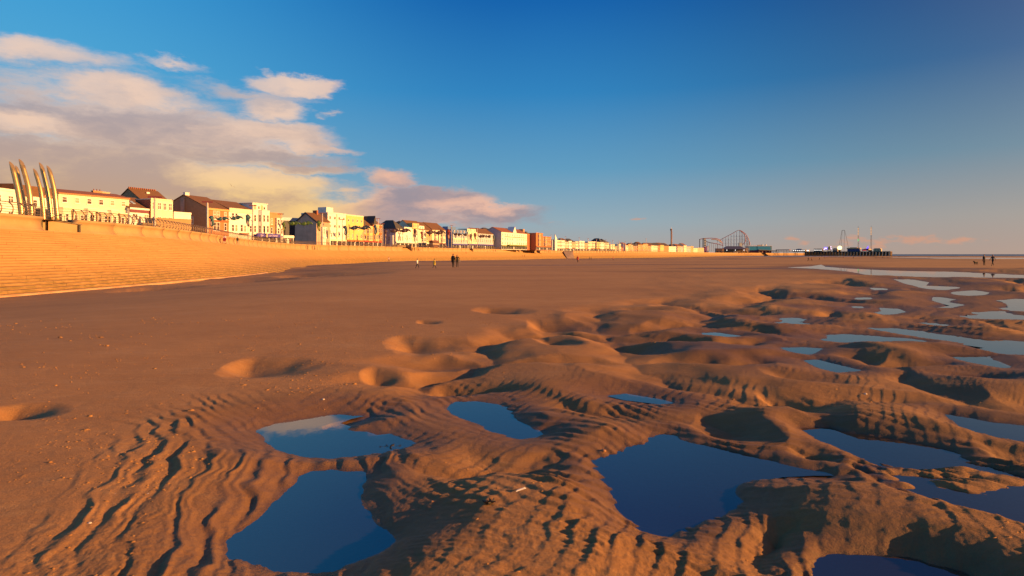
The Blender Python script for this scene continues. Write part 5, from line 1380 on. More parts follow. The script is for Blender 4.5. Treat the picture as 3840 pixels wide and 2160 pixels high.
def fish_mesh(o, key, w, h, th, mat):
    k = (key, round(w, 1), round(h, 1))
    if k not in _fm:
        vs, fs = extruded([(x * w, z * h) for x, z in o], th); mb = MB(); mb.add(vs, fs); _fm[k] = mb.mesh('fish_light')
    me = _fm[k].copy() if True else _fm[k]
    me.materials.append(mat)
    me.polygons.foreach_set('use_smooth', [True] * len(me.polygons)); return me
def small_fish(u, v, col, lab, k):
    D = wall_D(u) + 15
    w = 26 * D / FOC * (1.0 if u < 1700 else 0.75)
    o = bpy.data.objects.new('fish_light', fish_mesh(FISH_A if k % 2 else FISH_B, 'A' if k % 2 else 'B', w, w * 1.25, 0.2, paint(*_pal[col][0], 0.45, 0.1)))
    COL.objects.link(o); o.location = P(u, v, D); o.rotation_euler = (0, 0, R(18)); tag(o, lab, 'festoon light', 'small fish lights strung along the promenade')
    if u < 1430:
        c = bpy.data.objects.new('eye_patch', bpy.data.meshes.new('eye_patch')); mb = MB(); sx = 0.26 if not k % 2 else -0.26
        mb.prism([(sx * w + 0.13 * w * math.cos(a), 0.06 * w * (1 if k % 2 else 0) + 0.1 * w * math.sin(a)) for a in np.linspace(0, 2 * math.pi, 9)[:-1]], -0.20, 0.20)
        mb.build('eye_patch', paint(*_pal[col][1], 0.4, 0.05), o); bpy.data.objects.remove(c)
    return P(u, v, D)
def big_creature(u, v0, v1, col, lab, k, wpx=None):
    D = wall_D(u) + 15
    h = (v1 - v0) * D / FOC; w = (wpx or 20) * D / FOC
    t = thing('creature_light', lab, 'festoon light', P(u, (v0 + v1) / 2, D), R(18), 'tall sea creature lights on the promenade posts')
    out = BIG_A if k % 2 else BIG_B
    vs, fs = extruded([(x * w, z * h) for x, z in out], 0.22); mb = MB(); mb.add(vs, fs); mb.build('body', paint(*_pal[col][0], 0.45, 0.12), t, True)
    pts = [(0.05 * w + 0.14 * w * math.cos(a), 0.28 * h + 0.10 * h * math.sin(a)) for a in np.linspace(0, 2 * math.pi, 11)[:-1]]
    mb = MB(); mb.prism(pts, -0.30, 0.30); mb.build('head', paint(*_pal[col][1], 0.4, 0.05), t)
    mb = MB(); mb.prism([(-0.02 * w + 0.10 * w * math.cos(a), -0.22 * h + 0.20 * h * math.sin(a)) for a in np.linspace(0, 2 * math.pi, 11)[:-1]], -0.29, 0.29); mb.build('belly', paint(*_pal[col][2], 0.4, 0.05), t)
    mb = MB(); mb.prism([(0.18 * w + 0.08 * w * math.cos(a), 0.02 * h + 0.13 * h * math.sin(a)) for a in np.linspace(0, 2 * math.pi, 9)[:-1]], -0.28, 0.28); mb.build('fin', paint(*_pal[col][1], 0.4, 0.05), t)
    ph = Zat(v1, D) - PROM
    mb = MB(); mb.tube([(0, 0.05, -h / 2 - ph), (0, 0.05, h * 0.35)], 0.09, 6); mb.build('post', M_POST if col in ('red', 'plum') else GREYB, t)
    return P(u, v0 + 4, D)
BLK = [
 ('dark fish light', 'before the brick and white guest houses', 'teal', [('b', 793, 808, 850, 'teal creature light with pink belly before the brick corner house', 22), ('s', 821, 821), ('s', 848, 821), ('s', 873, 819), ('s', 900, 817), ('b', 930, 803, 850, 'hooked teal creature light before the white guest house', 22)]),
 ('green fish light', 'across the dark hall and grey gable', 'green', [('b', 1064, 832, 868, 'yellow green creature light at the end of the brown guest house', 14), ('s', 1091, 838), ('s', 1115, 839), ('s', 1136, 839), ('s', 1161, 838), ('b', 1196, 826, 867, 'green creature light with orange belly at the grey gable corner', 20)]),
 ('navy fish light', 'before the yellow hotel', 'blue', [('b', 1295, 846, 883, 'dark blue creature light at the left edge of the yellow hotel', 18), ('s', 1320, 855), ('s', 1340, 855), ('s', 1359, 855), ('s', 1380, 854), ('b', 1407, 843, 880, 'blue creature light before the yellow stone bays', 16)]),
 ('dark red fish light', 'before the white club', 'plum', [('b', 1446, 860, 891, 'plum creature light before the mauve flank', 14), ('s', 1471, 866), ('s', 1491, 866), ('s', 1509, 865), ('s', 1530, 865), ('b', 1556, 858, 888, 'plum creature light below the attic windows', 16), ('b', 1581, 868, 896, 'red creature light before the boxy white dormer', 12)]),
 ('brown fish light', 'before the cream end of the white terrace', 'plum', [('s', 1606, 872), ('s', 1622, 873), ('s', 1640, 873), ('s', 1660, 872), ('b', 1682, 858, 899, 'big red creature light beside the blue flank', 20)]),
 ('thin dark fish light', 'before the blue hotel', 'plum', [('s', 1707, 878), ('s', 1726, 881), ('s', 1743, 880), ('b', 1766, 877, 903, 'dark curled creature light right of the blue hotel', 12), ('b', 1782, 873, 898, 'orange creature light before the cream parapeted house', 12)]),
 ('black fish light', 'before the pale blue terrace', 'plum', [('s', 1800, 886), ('s', 1816, 887), ('s', 1832, 887), ('b', 1851, 882, 905, 'teal creature light at the end of the pale terrace', 9)]),
 ('fish light', 'before the long white hotel', 'plum', [('s', 1874, 893), ('s', 1886, 894), ('s', 1901, 893), ('s', 1915, 892), ('b', 1927, 890, 914, 'tall dark creature light under the white gable', 8), ('s', 1943, 898), ('s', 1956, 898), ('s', 1968, 898)]),
 ('small fish light', 'before the orange red hotel', 'plum', [('b', 1996, 889, 915, 'blue creature light left of the orange red hotel', 10), ('s', 2010, 901), ('s', 2021, 901), ('s', 2031, 900), ('s', 2044, 900), ('b', 2058, 890, 914, 'purple creature light at the right of the orange red hotel', 10)]),
]
ORD = ('first', 'second', 'third', 'fourth', 'fifth', 'sixth', 'seventh')
for nm, where, col, items in BLK:
    n_ = 0; line = []
    for it in items:
        if it[0] == 's':
            line.append(small_fish(it[1], it[2], col, '%s %s from the left, %s' % (ORD[n_], nm, where), n_) + Vector((0, 0, 0.5))); n_ += 1
        else:
            c2 = 'red' if it[4].startswith(('red', 'big red')) else 'orange' if it[4].startswith('orange') else 'teal' if 'teal' in it[4] else 'blue' if it[4].startswith('blue') else col
            line.append(big_creature(it[1], it[2], it[3], c2, it[4], int(it[1]), it[5]))
    pts = []
    for a, b in zip(line[:-1], line[1:]): pts += [a, (a + b) / 2 - Vector((0, 0, 0.15))]
    pts.append(line[-1])
    mb = MB(); mb.tube(pts, 0.03, 4); c = mb.build('festoon_cable', M_DARK); tag(c, 'cable carrying the %ss %s' % (nm, where), 'cable', 'festoon cables')

# ------------------------------------------------------------------ people
def skinned(verts, edges, radii, root=0, sub=1):
    me = bpy.data.meshes.new('body'); me.from_pydata(verts, edges, []); me.update()
    o = bpy.data.objects.new('tmp', me); COL.objects.link(o)
    o.modifiers.new('s', 'SKIN'); 
    for i, r in enumerate(radii):
        sv = me.skin_vertices[0].data[i]; sv.radius = (r, r) if not isinstance(r, tuple) else r
        sv.use_root = (i == root)
    m2 = o.modifiers.new('u', 'SUBSURF'); m2.levels = sub; m2.render_levels = sub
    bpy.context.view_layer.update()
    out = bpy.data.meshes.new_from_object(o.evaluated_get(bpy.context.evaluated_depsgraph_get()))
    bpy.data.objects.remove(o); out.polygons.foreach_set('use_smooth', [True] * len(out.polygons)); return out
def figure(pose):
    """1.75 m person facing -Y; returns a mesh whose faces carry slots 0 skin, 1 top, 2 legs, 3 shoes"""
    V, E, Rr = [], [], []
    def v(p, r, c=None):
        V.append(p); Rr.append(r); i = len(V) - 1
        if c is not None: E.append((c, i))
        return i
    st = {'stand': (0.02, -0.02, 0.06), 'walk': (0.30, -0.26, 0.25), 'relax': (0.03, -0.05, 0.03), 'sit': (0, 0, 0)}[pose]
    sit = pose == 'sit'
    z0 = -0.45 if sit else 0.0
    pel = v((0, 0, 0.95 + z0), (0.155, 0.115))
    wai = v((0, 0.0, 1.12 + z0), (0.140, 0.105), pel); che = v((0, -0.01, 1.32 + z0), (0.175, 0.12), wai)
    nb = v((0, 0.0, 1.46 + z0), (0.085, 0.075), che); nk = v((0, -0.01, 1.53 + z0), 0.055, nb)
    hd = v((0, -0.02, 1.62 + z0), (0.078, 0.095), nk); h2 = v((0, -0.015, 1.70 + z0), (0.062, 0.075), hd)
    v((0, -0.125, 1.605 + z0), 0.014, hd)     # nose
    hands = []
    for s, k in ((1, 0), (-1, 1)):
        hx = 0.095 * s
        hip = v((hx, 0, 0.90 + z0), 0.092, pel)
        if sit: kn = v((hx * 1.1, -0.42, 0.50), 0.062, hip); an = v((hx * 1.1, -0.46, 0.10), 0.042, kn)
        else:
            f = st[k]; kn = v((hx * 1.05, -f * 0.5 - 0.03, 0.50), 0.062, hip); an = v((hx * 1.05, -f + (0.06 if f < -0.1 else 0), 0.09 + (0.05 if f < -0.1 else 0)), 0.042, kn)
        ax, ay, az_ = V[an]
        v((ax * 1.15, ay - 0.15, max(0.035, az_ - 0.055)), 0.035, an)
        sh_ = v((0.185 * s, 0, 1.41 + z0), 0.062, nb)
        sw_ = st[2] * (1 if k else -1)
        if pose == 'relax': el_ = v((0.30 * s, 0.05, 1.15 + z0), 0.047, sh_); wr = v((0.20 * s, -0.12, 0.98 + z0), 0.034, el_)
        elif sit: el_ = v((0.25 * s, -0.05, 1.15 + z0), 0.047, sh_); wr = v((0.15 * s, -0.30, 1.05 + z0), 0.034, el_)
        else: el_ = v((0.25 * s, 0.03 - sw_ * 0.4, 1.14 + z0), 0.047, sh_); wr = v((0.26 * s, -0.05 - sw_, 0.90 + z0 + abs(sw_) * 0.2), 0.034, el_)
        wx, wy, wz = V[wr]
        ex_, ey_, ez_ = V[el_]
        dv = (Vector((wx, wy, wz)) - Vector((ex_, ey_, ez_))).normalized()
        pm = v(tuple(Vector((wx, wy, wz)) + dv * 0.07), (0.026, 0.038), wr)
        hands.append((Vector(V[pm]), dv, s))
    me = skinned(V, E, Rr)
    bm = bmesh.new(); bm.from_mesh(me)
    for f in bm.faces:
        c = f.calc_center_median(); z = c.z - z0
        near_hand = any((c - h[0]).length < 0.085 for h in hands)
        if z > 1.475 or near_hand: f.material_index = 0
        elif c.z < 0.085: f.material_index = 3
        elif (sit and (c.y < -0.16 and c.z < 0.60 or c.z < 0.47)) or (not sit and c.z < 0.93 and abs(c.x) < 0.22): f.material_index = 2
        else: f.material_index = 1
    for h, dv, s in hands:      # five separate fingers on each hand
        side = dv.cross(Vector((1, 0, 0))).normalized()
        for k, (ln, off) in enumerate(((0.075, -0.028), (0.085, -0.010), (0.08, 0.010), (0.062, 0.028), (0.055, 0.045))):
            b = h + side * off + dv * 0.02; t = b + (dv + side * (0.9 if k == 4 else 0.0)).normalized() * ln + Vector((-s * 0.012, 0, 0))
            rr = 0.009; up = dv.orthogonal().normalized(); w_ = dv.cross(up)
            vs = [bm.verts.new(b + (up * math.cos(a) + w_ * math.sin(a)) * rr) for a in (0, 2.1, 4.2)] + [bm.verts.new(t + (up * math.cos(a) + w_ * math.sin(a)) * rr * 0.8) for a in (0, 2.1, 4.2)]
            for i in range(3): bm.faces.new((vs[i], vs[(i + 1) % 3], vs[(i + 1) % 3 + 3], vs[i + 3]))
            bm.faces.new((vs[3], vs[4], vs[5]))
    bm.to_mesh(me); bm.free()
    for _ in range(4): me.materials.append(None)
    return me
FIG = {k: figure(k) for k in ('stand', 'walk', 'relax', 'sit')}
def hair_mesh(long_):
    mb = MB(); n = 10
    rows = [(1.765, 0.02), (1.755, 0.06), (1.72, 0.085), (1.67, 0.096), (1.62, 0.098)] + ([(1.55, 0.10), (1.47, 0.09)] if long_ else [(1.58, 0.07)])
    vs = []
    for z, r in rows:
        for k in range(n):
            a = 2 * math.pi * k / n; x, y = math.cos(a) * r * 0.88, math.sin(a) * r
            if z < 1.70: y = max(y, -0.04)
            vs.append((x, y - 0.005, z))
    m = len(rows); fs = [(i * n + k, i * n + (k + 1) % n, (i + 1) * n + (k + 1) % n, (i + 1) * n + k) for i in range(m - 1) for k in range(n)] + [tuple(range(n))[::-1]]
    mb.add(vs, fs); return mb.mesh('hair', True)
HAIR = {False: hair_mesh(False), True: hair_mesh(True)}
def coat_mesh():
    mb = MB(); n = 12; vs = []
    rows = [(1.44, 0.10, 0.09), (1.38, 0.20, 0.14), (1.15, 0.19, 0.15), (0.95, 0.205, 0.16), (0.66, 0.235, 0.19)]
    for z, rx, ry in rows:
        for k in range(n): a = 2 * math.pi * k / n; vs.append((math.cos(a) * rx, math.sin(a) * ry, z))
    m = len(rows); fs = [(i * n + k, i * n + (k + 1) % n, (i + 1) * n + (k + 1) % n, (i + 1) * n + k) for i in range(m - 1) for k in range(n)]
    mb.add(vs, fs); return mb.mesh('coat', True)
COAT = coat_mesh()
SKIN = paint(0.45, 0.25, 0.16, 0.6, 0.05)
def clothes(r, g, b): return paint(r, g, b, 0.9, 0.1)
def person(loc, label, top, legs, hair=(0.05, 0.03, 0.02), pose='walk', height=1.75, rz=0.0, coat=None, long_hair=False, group='people on the beach and steps', shoes=(0.03, 0.03, 0.03)):
    o = bpy.data.objects.new('person', FIG[pose]); COL.objects.link(o)
    s = height / 1.775
    o.location = loc; o.scale = (s, s, s); o.rotation_euler = (0, 0, rz)
    for i, m_ in enumerate((SKIN, clothes(*top), clothes(*legs), clothes(*shoes))):
        o.material_slots[i].link = 'OBJECT'; o.material_slots[i].material = m_
    tag(o, label, 'person', group)
    dz = -0.45 if pose == 'sit' else 0
    h = bpy.data.objects.new('hair', HAIR[long_hair]); COL.objects.link(h); h.parent = o; h.location = (0, -0.015, dz)
    if not h.material_slots: HAIR[long_hair].materials.append(None)
    h.material_slots[0].link = 'OBJECT'; h.material_slots[0].material = clothes(*hair)
    if coat and pose != 'sit':
        c = bpy.data.objects.new('coat', COAT); COL.objects.link(c); c.parent = o
        if not c.material_slots: COAT.materials.append(None)
        c.material_slots[0].link = 'OBJECT'; c.material_slots[0].material = clothes(*coat)
    return o
BLACK, NAVYC, DENIM, GREYC = (0.012, 0.012, 0.014), (0.02, 0.025, 0.05), (0.06, 0.08, 0.14), (0.12, 0.11, 0.10)
# on the sand (depth from the figures' own size, then set down on the sand)
def on_sand(u, v):
    D = 3.0 * 1.012 ** np.arange(0, 540)
    X = (u - CX) / FOC * D; wd = wall_dist(X, D)
    z = ground_height(X[None, :], D[None, :], wd[None, :])[0][0]
    vv = HV - (z - EYE) / D * FOC
    i = int(np.argmax(vv <= v)) if (vv <= v).any() else len(D) - 1
    return Vector((X[i], D[i], z[i] - 0.005))
pp = on_sand(1699, 1003); pp.z -= 0.01
person(pp, 'tall man in long black coat facing the sea on open sand', BLACK, BLACK, pose='stand', height=1.84, rz=R(150), coat=BLACK, hair=(0.10, 0.06, 0.04))
pp2 = on_sand(1714.5, 1003)
w_ = person(pp2, 'woman in black jacket with shoulder bag beside the tall man', BLACK, BLACK, pose='relax', height=1.70, rz=R(200), hair=(0.30, 0.17, 0.09), long_hair=True)
mb = MB(); mb.prism([(-0.14, 0), (0.14, 0), (0.16, 0.2), (0.05, 0.26), (-0.05, 0.26), (-0.16, 0.2)], -0.06, 0.06)
bag = mb.build('shoulder_bag', clothes(0.45, 0.34, 0.24)); bag.location = pp2 + Vector((0.30, 0.05, 0.72)); tag(bag, 'pale shoulder bag hanging on the woman in black', 'bag')
mb = MB(); mb.tube([(0, 0, 0.24), (-0.06, 0, 0.5), (-0.14, 0, 0.74)], 0.012, 4); mb.build('strap', clothes(0.2, 0.14, 0.1), bag)
person(on_sand(1565, 1008), 'small child in white top and dark trousers on the sand', (0.78, 0.74, 0.70), NAVYC, pose='walk', height=1.22, rz=R(70), shoes=(0.55, 0.42, 0.36))
person(on_sand(1629, 1008), 'small child in bright yellow coat bending over the sand', (0.62, 0.47, 0.05), NAVYC, pose='walk', height=1.18, rz=R(-80), coat=(0.62, 0.47, 0.05), shoes=(0.5, 0.35, 0.25))
person(foot_on(1458, 984), 'child in pink top and dark skirt at the foot of the steps', (0.60, 0.38, 0.34), (0.10, 0.08, 0.10), pose='walk', height=1.5, rz=R(40), long_hair=True)
person(on_sand(2166, 984), 'person in red hooded jacket walking on the sand near the slipway', (0.55, 0.05, 0.03), BLACK, pose='stand', height=1.8, rz=R(160), coat=(0.55, 0.05, 0.03), hair=(0.55, 0.06, 0.04))
person(on_sand(2211, 974.5), 'left one of two dark figures right of the red jacket', BLACK, NAVYC, pose='walk', height=1.75, rz=R(90))
person(on_sand(2217, 974.5), 'right one of two dark figures right of the red jacket', GREYC, BLACK, pose='walk', height=1.65, rz=R(90))
person(on_sand(2299, 975.5), 'person in pink jacket alone on the far sand', (0.50, 0.10, 0.12), BLACK, pose='stand', height=1.7, rz=R(60), coat=(0.5, 0.1, 0.12))
for u, v, lab, top, h_ in ((3031, 980, 'person in navy top and pale shoes, larger of two before the pier', NAVYC, 1.8), (3043.5, 979, 'person in brown jacket beside the navy top before the pier', (0.30, 0.14, 0.07), 1.7), (3073, 975.5, 'dark figure alone before the start of the pier piles', BLACK, 1.6),
                           (3093, 969.5, 'person in maroon top before the dense pier piles', (0.20, 0.05, 0.05), 1.7), (3088.5, 967, 'small pale figure beside the maroon top', (0.6, 0.5, 0.42), 1.3), (3101, 969, 'small buff figure right of the maroon top', (0.5, 0.3, 0.18), 1.2),
                           (3162, 968.5, 'person in pink brown top below the middle of the pier', (0.4, 0.18, 0.14), 1.7), (3200, 969.5, 'dark figure below the pier towers', BLACK, 1.75), (3285, 969, 'dark figure below the right half of the pier', BLACK, 1.75), (3309, 968.5, 'dark figure nearest the pier head', BLACK, 1.75),
                           (3371, 964.5, 'dark figure just right of the pier head', BLACK, 1.7), (3484, 965, 'tiny brown figure between the pier head and dog', (0.25, 0.12, 0.08), 1.7), (3544, 962, 'tiny figure near the waterline left of the dog', BLACK, 1.7)):
    person(on_sand(u, v), lab, top, BLACK, pose=rnd.choice(('walk', 'stand')), height=h_, rz=R(rnd.uniform(0, 360)), shoes=(0.4, 0.38, 0.36) if u == 3031 else (0.03,) * 3)
pm_ = on_sand(3690, 995.5)
person(pm_, 'man in bulky dark jacket walking the black dog', BLACK, BLACK, pose='stand', height=1.78, rz=R(20), coat=BLACK)
person(on_sand(3723, 997), 'woman in dark coat and pale hair striding behind the dog walker', (0.03, 0.03, 0.03), BLACK, pose='walk', height=1.72, rz=R(-80), hair=(0.35, 0.22, 0.14), long_hair=True)
# the dog
def dog():
    V = [(0, 0, .42), (0, .16, .44), (0, .36, .43), (0, -.16, .46), (0, -.28, .56), (0, -.38, .62), (0, -.52, .58), (0, .46, .50), (0, .58, .62)]
    Rr = [.11, .105, .09, .115, .075, .075, .035, .03, .02]
    E = [(0, 1), (1, 2), (0, 3), (3, 4), (4, 5), (5, 6), (2, 7), (7, 8)]
    for sx in (-1, 1):
        i = len(V); V += [(.07 * sx, -.16, .36), (.075 * sx, -.17, .20), (.075 * sx, -.16, .10), (.075 * sx, -.21, .025)]; Rr += [.055, .03, .024, .026]; E += [(3, i), (i, i + 1), (i + 1, i + 2), (i + 2, i + 3)]
        i = len(V); V += [(.08 * sx, .33, .34), (.085 * sx, .27, .24), (.085 * sx, .40, .14), (.085 * sx, .36, .025)]; Rr += [.07, .042, .024, .026]; E += [(2, i), (i, i + 1), (i + 1, i + 2), (i + 2, i + 3)]
        i = len(V); V += [(.05 * sx, -.36, .70), (.075 * sx, -.35, .66)]; Rr += [.022, .018]; E += [(5, i), (i, i + 1)]
    return skinned(V, E, Rr)
dm_ = dog(); dm_.materials.append(clothes(0.012, 0.011, 0.011))
d_ = bpy.data.objects.new('dog', dm_); COL.objects.link(d_); d_.location = on_sand(3658, 994); d_.rotation_euler = (0, 0, R(-75)); tag(d_, 'small black dog walking ahead of the man in dark jacket', 'dog')
# on the steps and the top landing
pw = foot_on(843, 907); 
person(pw, 'woman in white and blue top pushing a red pushchair along the wall', (0.60, 0.50, 0.62), (0.20, 0.05, 0.05), pose='walk', height=1.68, rz=R(20), hair=(0.45, 0.18, 0.10))
pc = thing('pushchair', 'dark red pushchair with white basket in front of the woman', 'pushchair', pw + Vector((0.35, -0.85, 0)), R(20))
RED_ = clothes(0.25, 0.03, 0.04)
mb = MB(); mb.hexa([(-.22, -.3, .45), (.22, -.3, .45), (.22, .25, .45), (-.22, .25, .45)], [(-.24, -.25, .6), (.24, -.25, .6), (.24, .4, .95), (-.24, .4, .95)]); mb.build('seat', RED_, pc)
mb = MB(); mb.prism([(.26 * math.cos(a), .86 + .24 * math.sin(a)) for a in np.linspace(0, math.pi, 9)], -.02, .42); mb.build('hood', RED_, pc)
mb = MB(); mb.tube([(-.24, .3, .7), (-.24, .62, 1.02), (.24, .62, 1.02), (.24, .3, .7)], .015, 5); mb.build('handle', M_DARK, pc)
mb = MB(); mb.box(-.2, .2, -.2, .25, .2, .36); mb.build('basket', clothes(0.6, 0.55, 0.5), pc)
for x in (-.26, .26):
    for y in (-.32, .32):
        mb = MB(); mb.tube([(x - .025, y, .11), (x + .025, y, .11)], .11, 10); w2_ = mb.build('wheel', M_DARK, pc)
        mb = MB(); mb.tube([(x, y, .12), (x * .9, 0, .5)], .014, 5); mb.build('strut', M_STEEL, pc)
person(foot_on(890.5, 910), 'man in black jacket with arm out beside the wall', BLACK, (0.30, 0.26, 0.24), pose='walk', height=1.75, rz=R(30), hair=(0.4, 0.12, 0.06))
for u, v, lab, top, legs, h_, rz in ((1154, 937, 'dark person walking below the grey gable house', (0.06, 0.04, 0.05), NAVYC, 1.75, 90), (1179, 936.5, 'person in brown jacket below the grey gable house', (0.20, 0.09, 0.06), BLACK, 1.75, 80), (1190, 937, 'child beside the person in brown jacket', (0.25, 0.18, 0.20), (0.3, 0.2, 0.15), 1.2, 80),
                              (1546, 942, 'dark person nearest the tall turned wall end', BLACK, BLACK, 1.75, 30), (1554.5, 942, 'stooping dark person right of the tall turned wall end', BLACK, BLACK, 1.78, -40), (1569, 942, 'person in dark brown holding hands on the landing', (0.10, 0.03, 0.02), BLACK, 1.75, 90), (1578, 942, 'person in pink and white on the landing', (0.55, 0.22, 0.16), (0.6, 0.5, 0.4), 1.65, 90),
                              (1830, 946.5, 'small brown figure first in a line of four on the landing', (0.2, 0.08, 0.04), BLACK, 1.3, 90), (1841, 946.5, 'small dark figure second in a line of four on the landing', (0.15, 0.1, 0.05), BLACK, 1.5, 90), (1851, 946, 'figure in maroon third in a line of four on the landing', (0.16, 0.04, 0.04), BLACK, 1.7, 90), (1859, 946, 'tall dark figure last in a line of four on the landing', BLACK, NAVYC, 1.8, 90),
                              (1965, 946, 'left of two dark figures under the long white hotel', BLACK, BLACK, 1.75, 0), (1973, 946, 'right of two dark figures under the long white hotel', (0.12, 0.03, 0.03), BLACK, 1.75, 0), (1967, 963, 'thin brown figure standing low on the far steps', (0.2, 0.09, 0.04), BLACK, 1.7, 0),
                              (2043, 948.5, 'first dark figure in the group below the orange red hotel', BLACK, BLACK, 1.7, 90), (2049, 948.5, 'second brown figure in the group below the orange red hotel', (0.25, 0.1, 0.05), BLACK, 1.7, 90), (2057, 948, 'third dark figure in the group below the orange red hotel', BLACK, BLACK, 1.75, 90), (2064, 948.5, 'fourth figure with red top below the orange red hotel', (0.35, 0.06, 0.04), BLACK, 1.7, 90), (2078, 948.5, 'last navy figure leaning below the orange red hotel', NAVYC, BLACK, 1.75, 90),
                              (2140, 951, 'dark figure at the top of the slipway', (0.10, 0.04, 0.04), BLACK, 1.8, 0), (2514, 950, 'dark figure on the steps below the viewing tower', BLACK, BLACK, 1.8, 0), (2527, 950, 'brown figure on the steps below the viewing tower', (0.2, 0.08, 0.04), BLACK, 1.8, 0),
                              (2571, 961, 'figure low on the far steps before the coaster', (0.25, 0.07, 0.03), BLACK, 1.7, 0), (2584, 951, 'dark figure by the far rail before the coaster', BLACK, BLACK, 1.75, 0), (2601, 952, 'maroon figure by the far rail before the coaster', (0.2, 0.05, 0.05), BLACK, 1.75, 0)):
    person(foot_on(u, v), lab, top, legs, pose=rnd.choice(('walk', 'stand', 'relax')), height=h_, rz=R(rz))
ps = foot_on(1747, 952); person(ps + Vector((0, 0, 0.0)), 'person in dark top sitting on the steps below the blue hotel', (0.05, 0.02, 0.02), BLACK, pose='sit', height=1.7, rz=R(80))
ps = foot_on(1959, 962); person(ps, 'person in brown sitting low on the far steps', (0.16, 0.06, 0.03), BLACK, pose='sit', height=1.7, rz=R(80))
# behind the railing
tops = [((0.05, 0.03, 0.03), 'dark'), ((0.45, 0.05, 0.04), 'red'), ((0.55, 0.48, 0.42), 'pale'), ((0.22, 0.10, 0.05), 'brown'), ((0.06, 0.07, 0.14), 'navy'), ((0.35, 0.22, 0.14), 'tan')]
crowd = [346, 376, 500, 524] + [rnd.uniform(960, 1050) for _ in range(7)] + [rnd.uniform(1060, 1110) for _ in range(6)] + [rnd.uniform(1225, 1430) for _ in range(26)] + [rnd.uniform(1440, 1500) for _ in range(4)] + [rnd.uniform(1580, 1760) for _ in range(20)] + [rnd.uniform(1770, 1990) for _ in range(36)] + [rnd.uniform(2010, 2300) for _ in range(20)]
MARKS = [(1000, 'before the blue hotel sign'), (1050, 'before the brown brick guest house'), (1110, 'before the small white cafe'), (1262, 'at the left of the white four storey hotel'), (1298, 'at the right of the white four storey hotel'), (1330, 'before the left half of the yellow hotel'), (1365, 'before the right half of the yellow hotel'), (1398, 'before the brown gabled house'), (1440, 'before the pointed slate gable'),
         (1510, 'before the mauve flanked corner house'), (1622, 'before the boxy dormered guest house'), (1650, 'beside the double deck tram'), (1700, 'before the blue flank'), (1730, 'before the left of the blue hotel'), (1765, 'before the right of the blue hotel'), (1792, 'before the cream parapeted house'), (1822, 'before the left of the pale terrace'), (1855, 'before the right of the pale terrace'),
         (1882, 'before the black slate roofed block'), (1910, 'before the left end of the long white hotel'), (1945, 'under the white pointed gable'), (1980, 'before the right end of the long white hotel'), (2040, 'before the tall orange red hotel'), (2075, 'before the orange red wing'), (2110, 'by the fin wall'), (2150, 'above the slipway'), (2200, 'just past the slipway'), (2250, 'before the far yellow house'), (2400, 'before the last white row')]
def where_(u): return next(t for x, t in MARKS if u < x)
for k, u in enumerate(crowd):
    tc_, cn = tops[(k * 7 + int(u)) % 6] if k > 3 else tops[(0, 0, 2, 4)[k]]
    D = wall_D(u) + rnd.uniform(2.5, 7.5)
    lab = ('black haired person sitting behind the railing under the long cream terrace', 'bald person in dark jacket behind the railing under the cream terrace', 'person in pale top behind the railing before the low white house', 'person in navy top behind the railing beside the lattice seat')[k] if k < 4 else 'person in %s clothes behind the railing %s' % (cn, where_(u))
    person(P(u, None, D, PROM), lab, tc_, rnd.choice((BLACK, NAVYC, DENIM, GREYC)), pose=rnd.choice(('walk', 'stand', 'relax')), height=rnd.uniform(1.5, 1.85), rz=R(rnd.uniform(0, 360)), coat=tc_ if rnd.random() < 0.4 else None, long_hair=rnd.random() < 0.4,
           hair=rnd.choice(((0.03, 0.02, 0.01), (0.2, 0.1, 0.05), (0.4, 0.35, 0.3))), group='promenade crowd' if k > 3 else 'people behind the near railing')
# gull
mb = MB()
mb.tube([(0, -.30, 0), (0, -.2, .01), (0, 0, .02), (0, .2, 0), (0, .34, -.01)], [.015, .06, .085, .05, .03], 7)
g = mb.build('gull', paint(0.5, 0.36, 0.22), None, True); 
for sx in (-1, 1):
    mb = MB(); mb.add([(0.05 * sx, -.1, .03), (0.42 * sx, -.14, .20), (0.9 * sx, 0.02, .10), (0.42 * sx, .06, .18), (0.05 * sx, .14, .03), (0.42 * sx, -.06, .215)], [(0, 1, 5), (1, 2, 5), (5, 2, 3), (0, 5, 4), (5, 3, 4), (0, 4, 3, 2, 1)]); mb.build('wing', paint(0.42, 0.30, 0.20), g)
g.location = P(868, 697, 160); g.rotation_euler = (R(10), R(35), R(40)); g.scale = (1.2, 1.2, 1.2); tag(g, 'single gull gliding across the bright cloud above the hotels', 'bird')
print('people', round(time.time() - T0, 1), len(bpy.data.objects))

# ------------------------------------------------------------------ sea
q = NB('sea_water')
wv_ = q.bump(q.noise(0.05, 5, 0.65, (0.25, 1, 1)), 0.6, 1.5)
M_SEA = q.bsdf(q.mix(q.map(q.noise(0.008, 4, 0.6, (0.15, 1, 1)), 0.4, 0.6, 0, 1), (0.06, 0.05, 0.055), (0.12, 0.10, 0.10)), 0.30, nrm=wv_, ior=1.33)
me = bpy.data.meshes.new('sea'); me.from_pydata([(-3000, 900, -2.75), (45000, -9000, -2.75), (45000, 48000, -2.75), (-45000, 48000, -2.75)], [], [(0, 1, 2, 3)]); me.update()
link('sea', me, M_SEA, kind='structure')

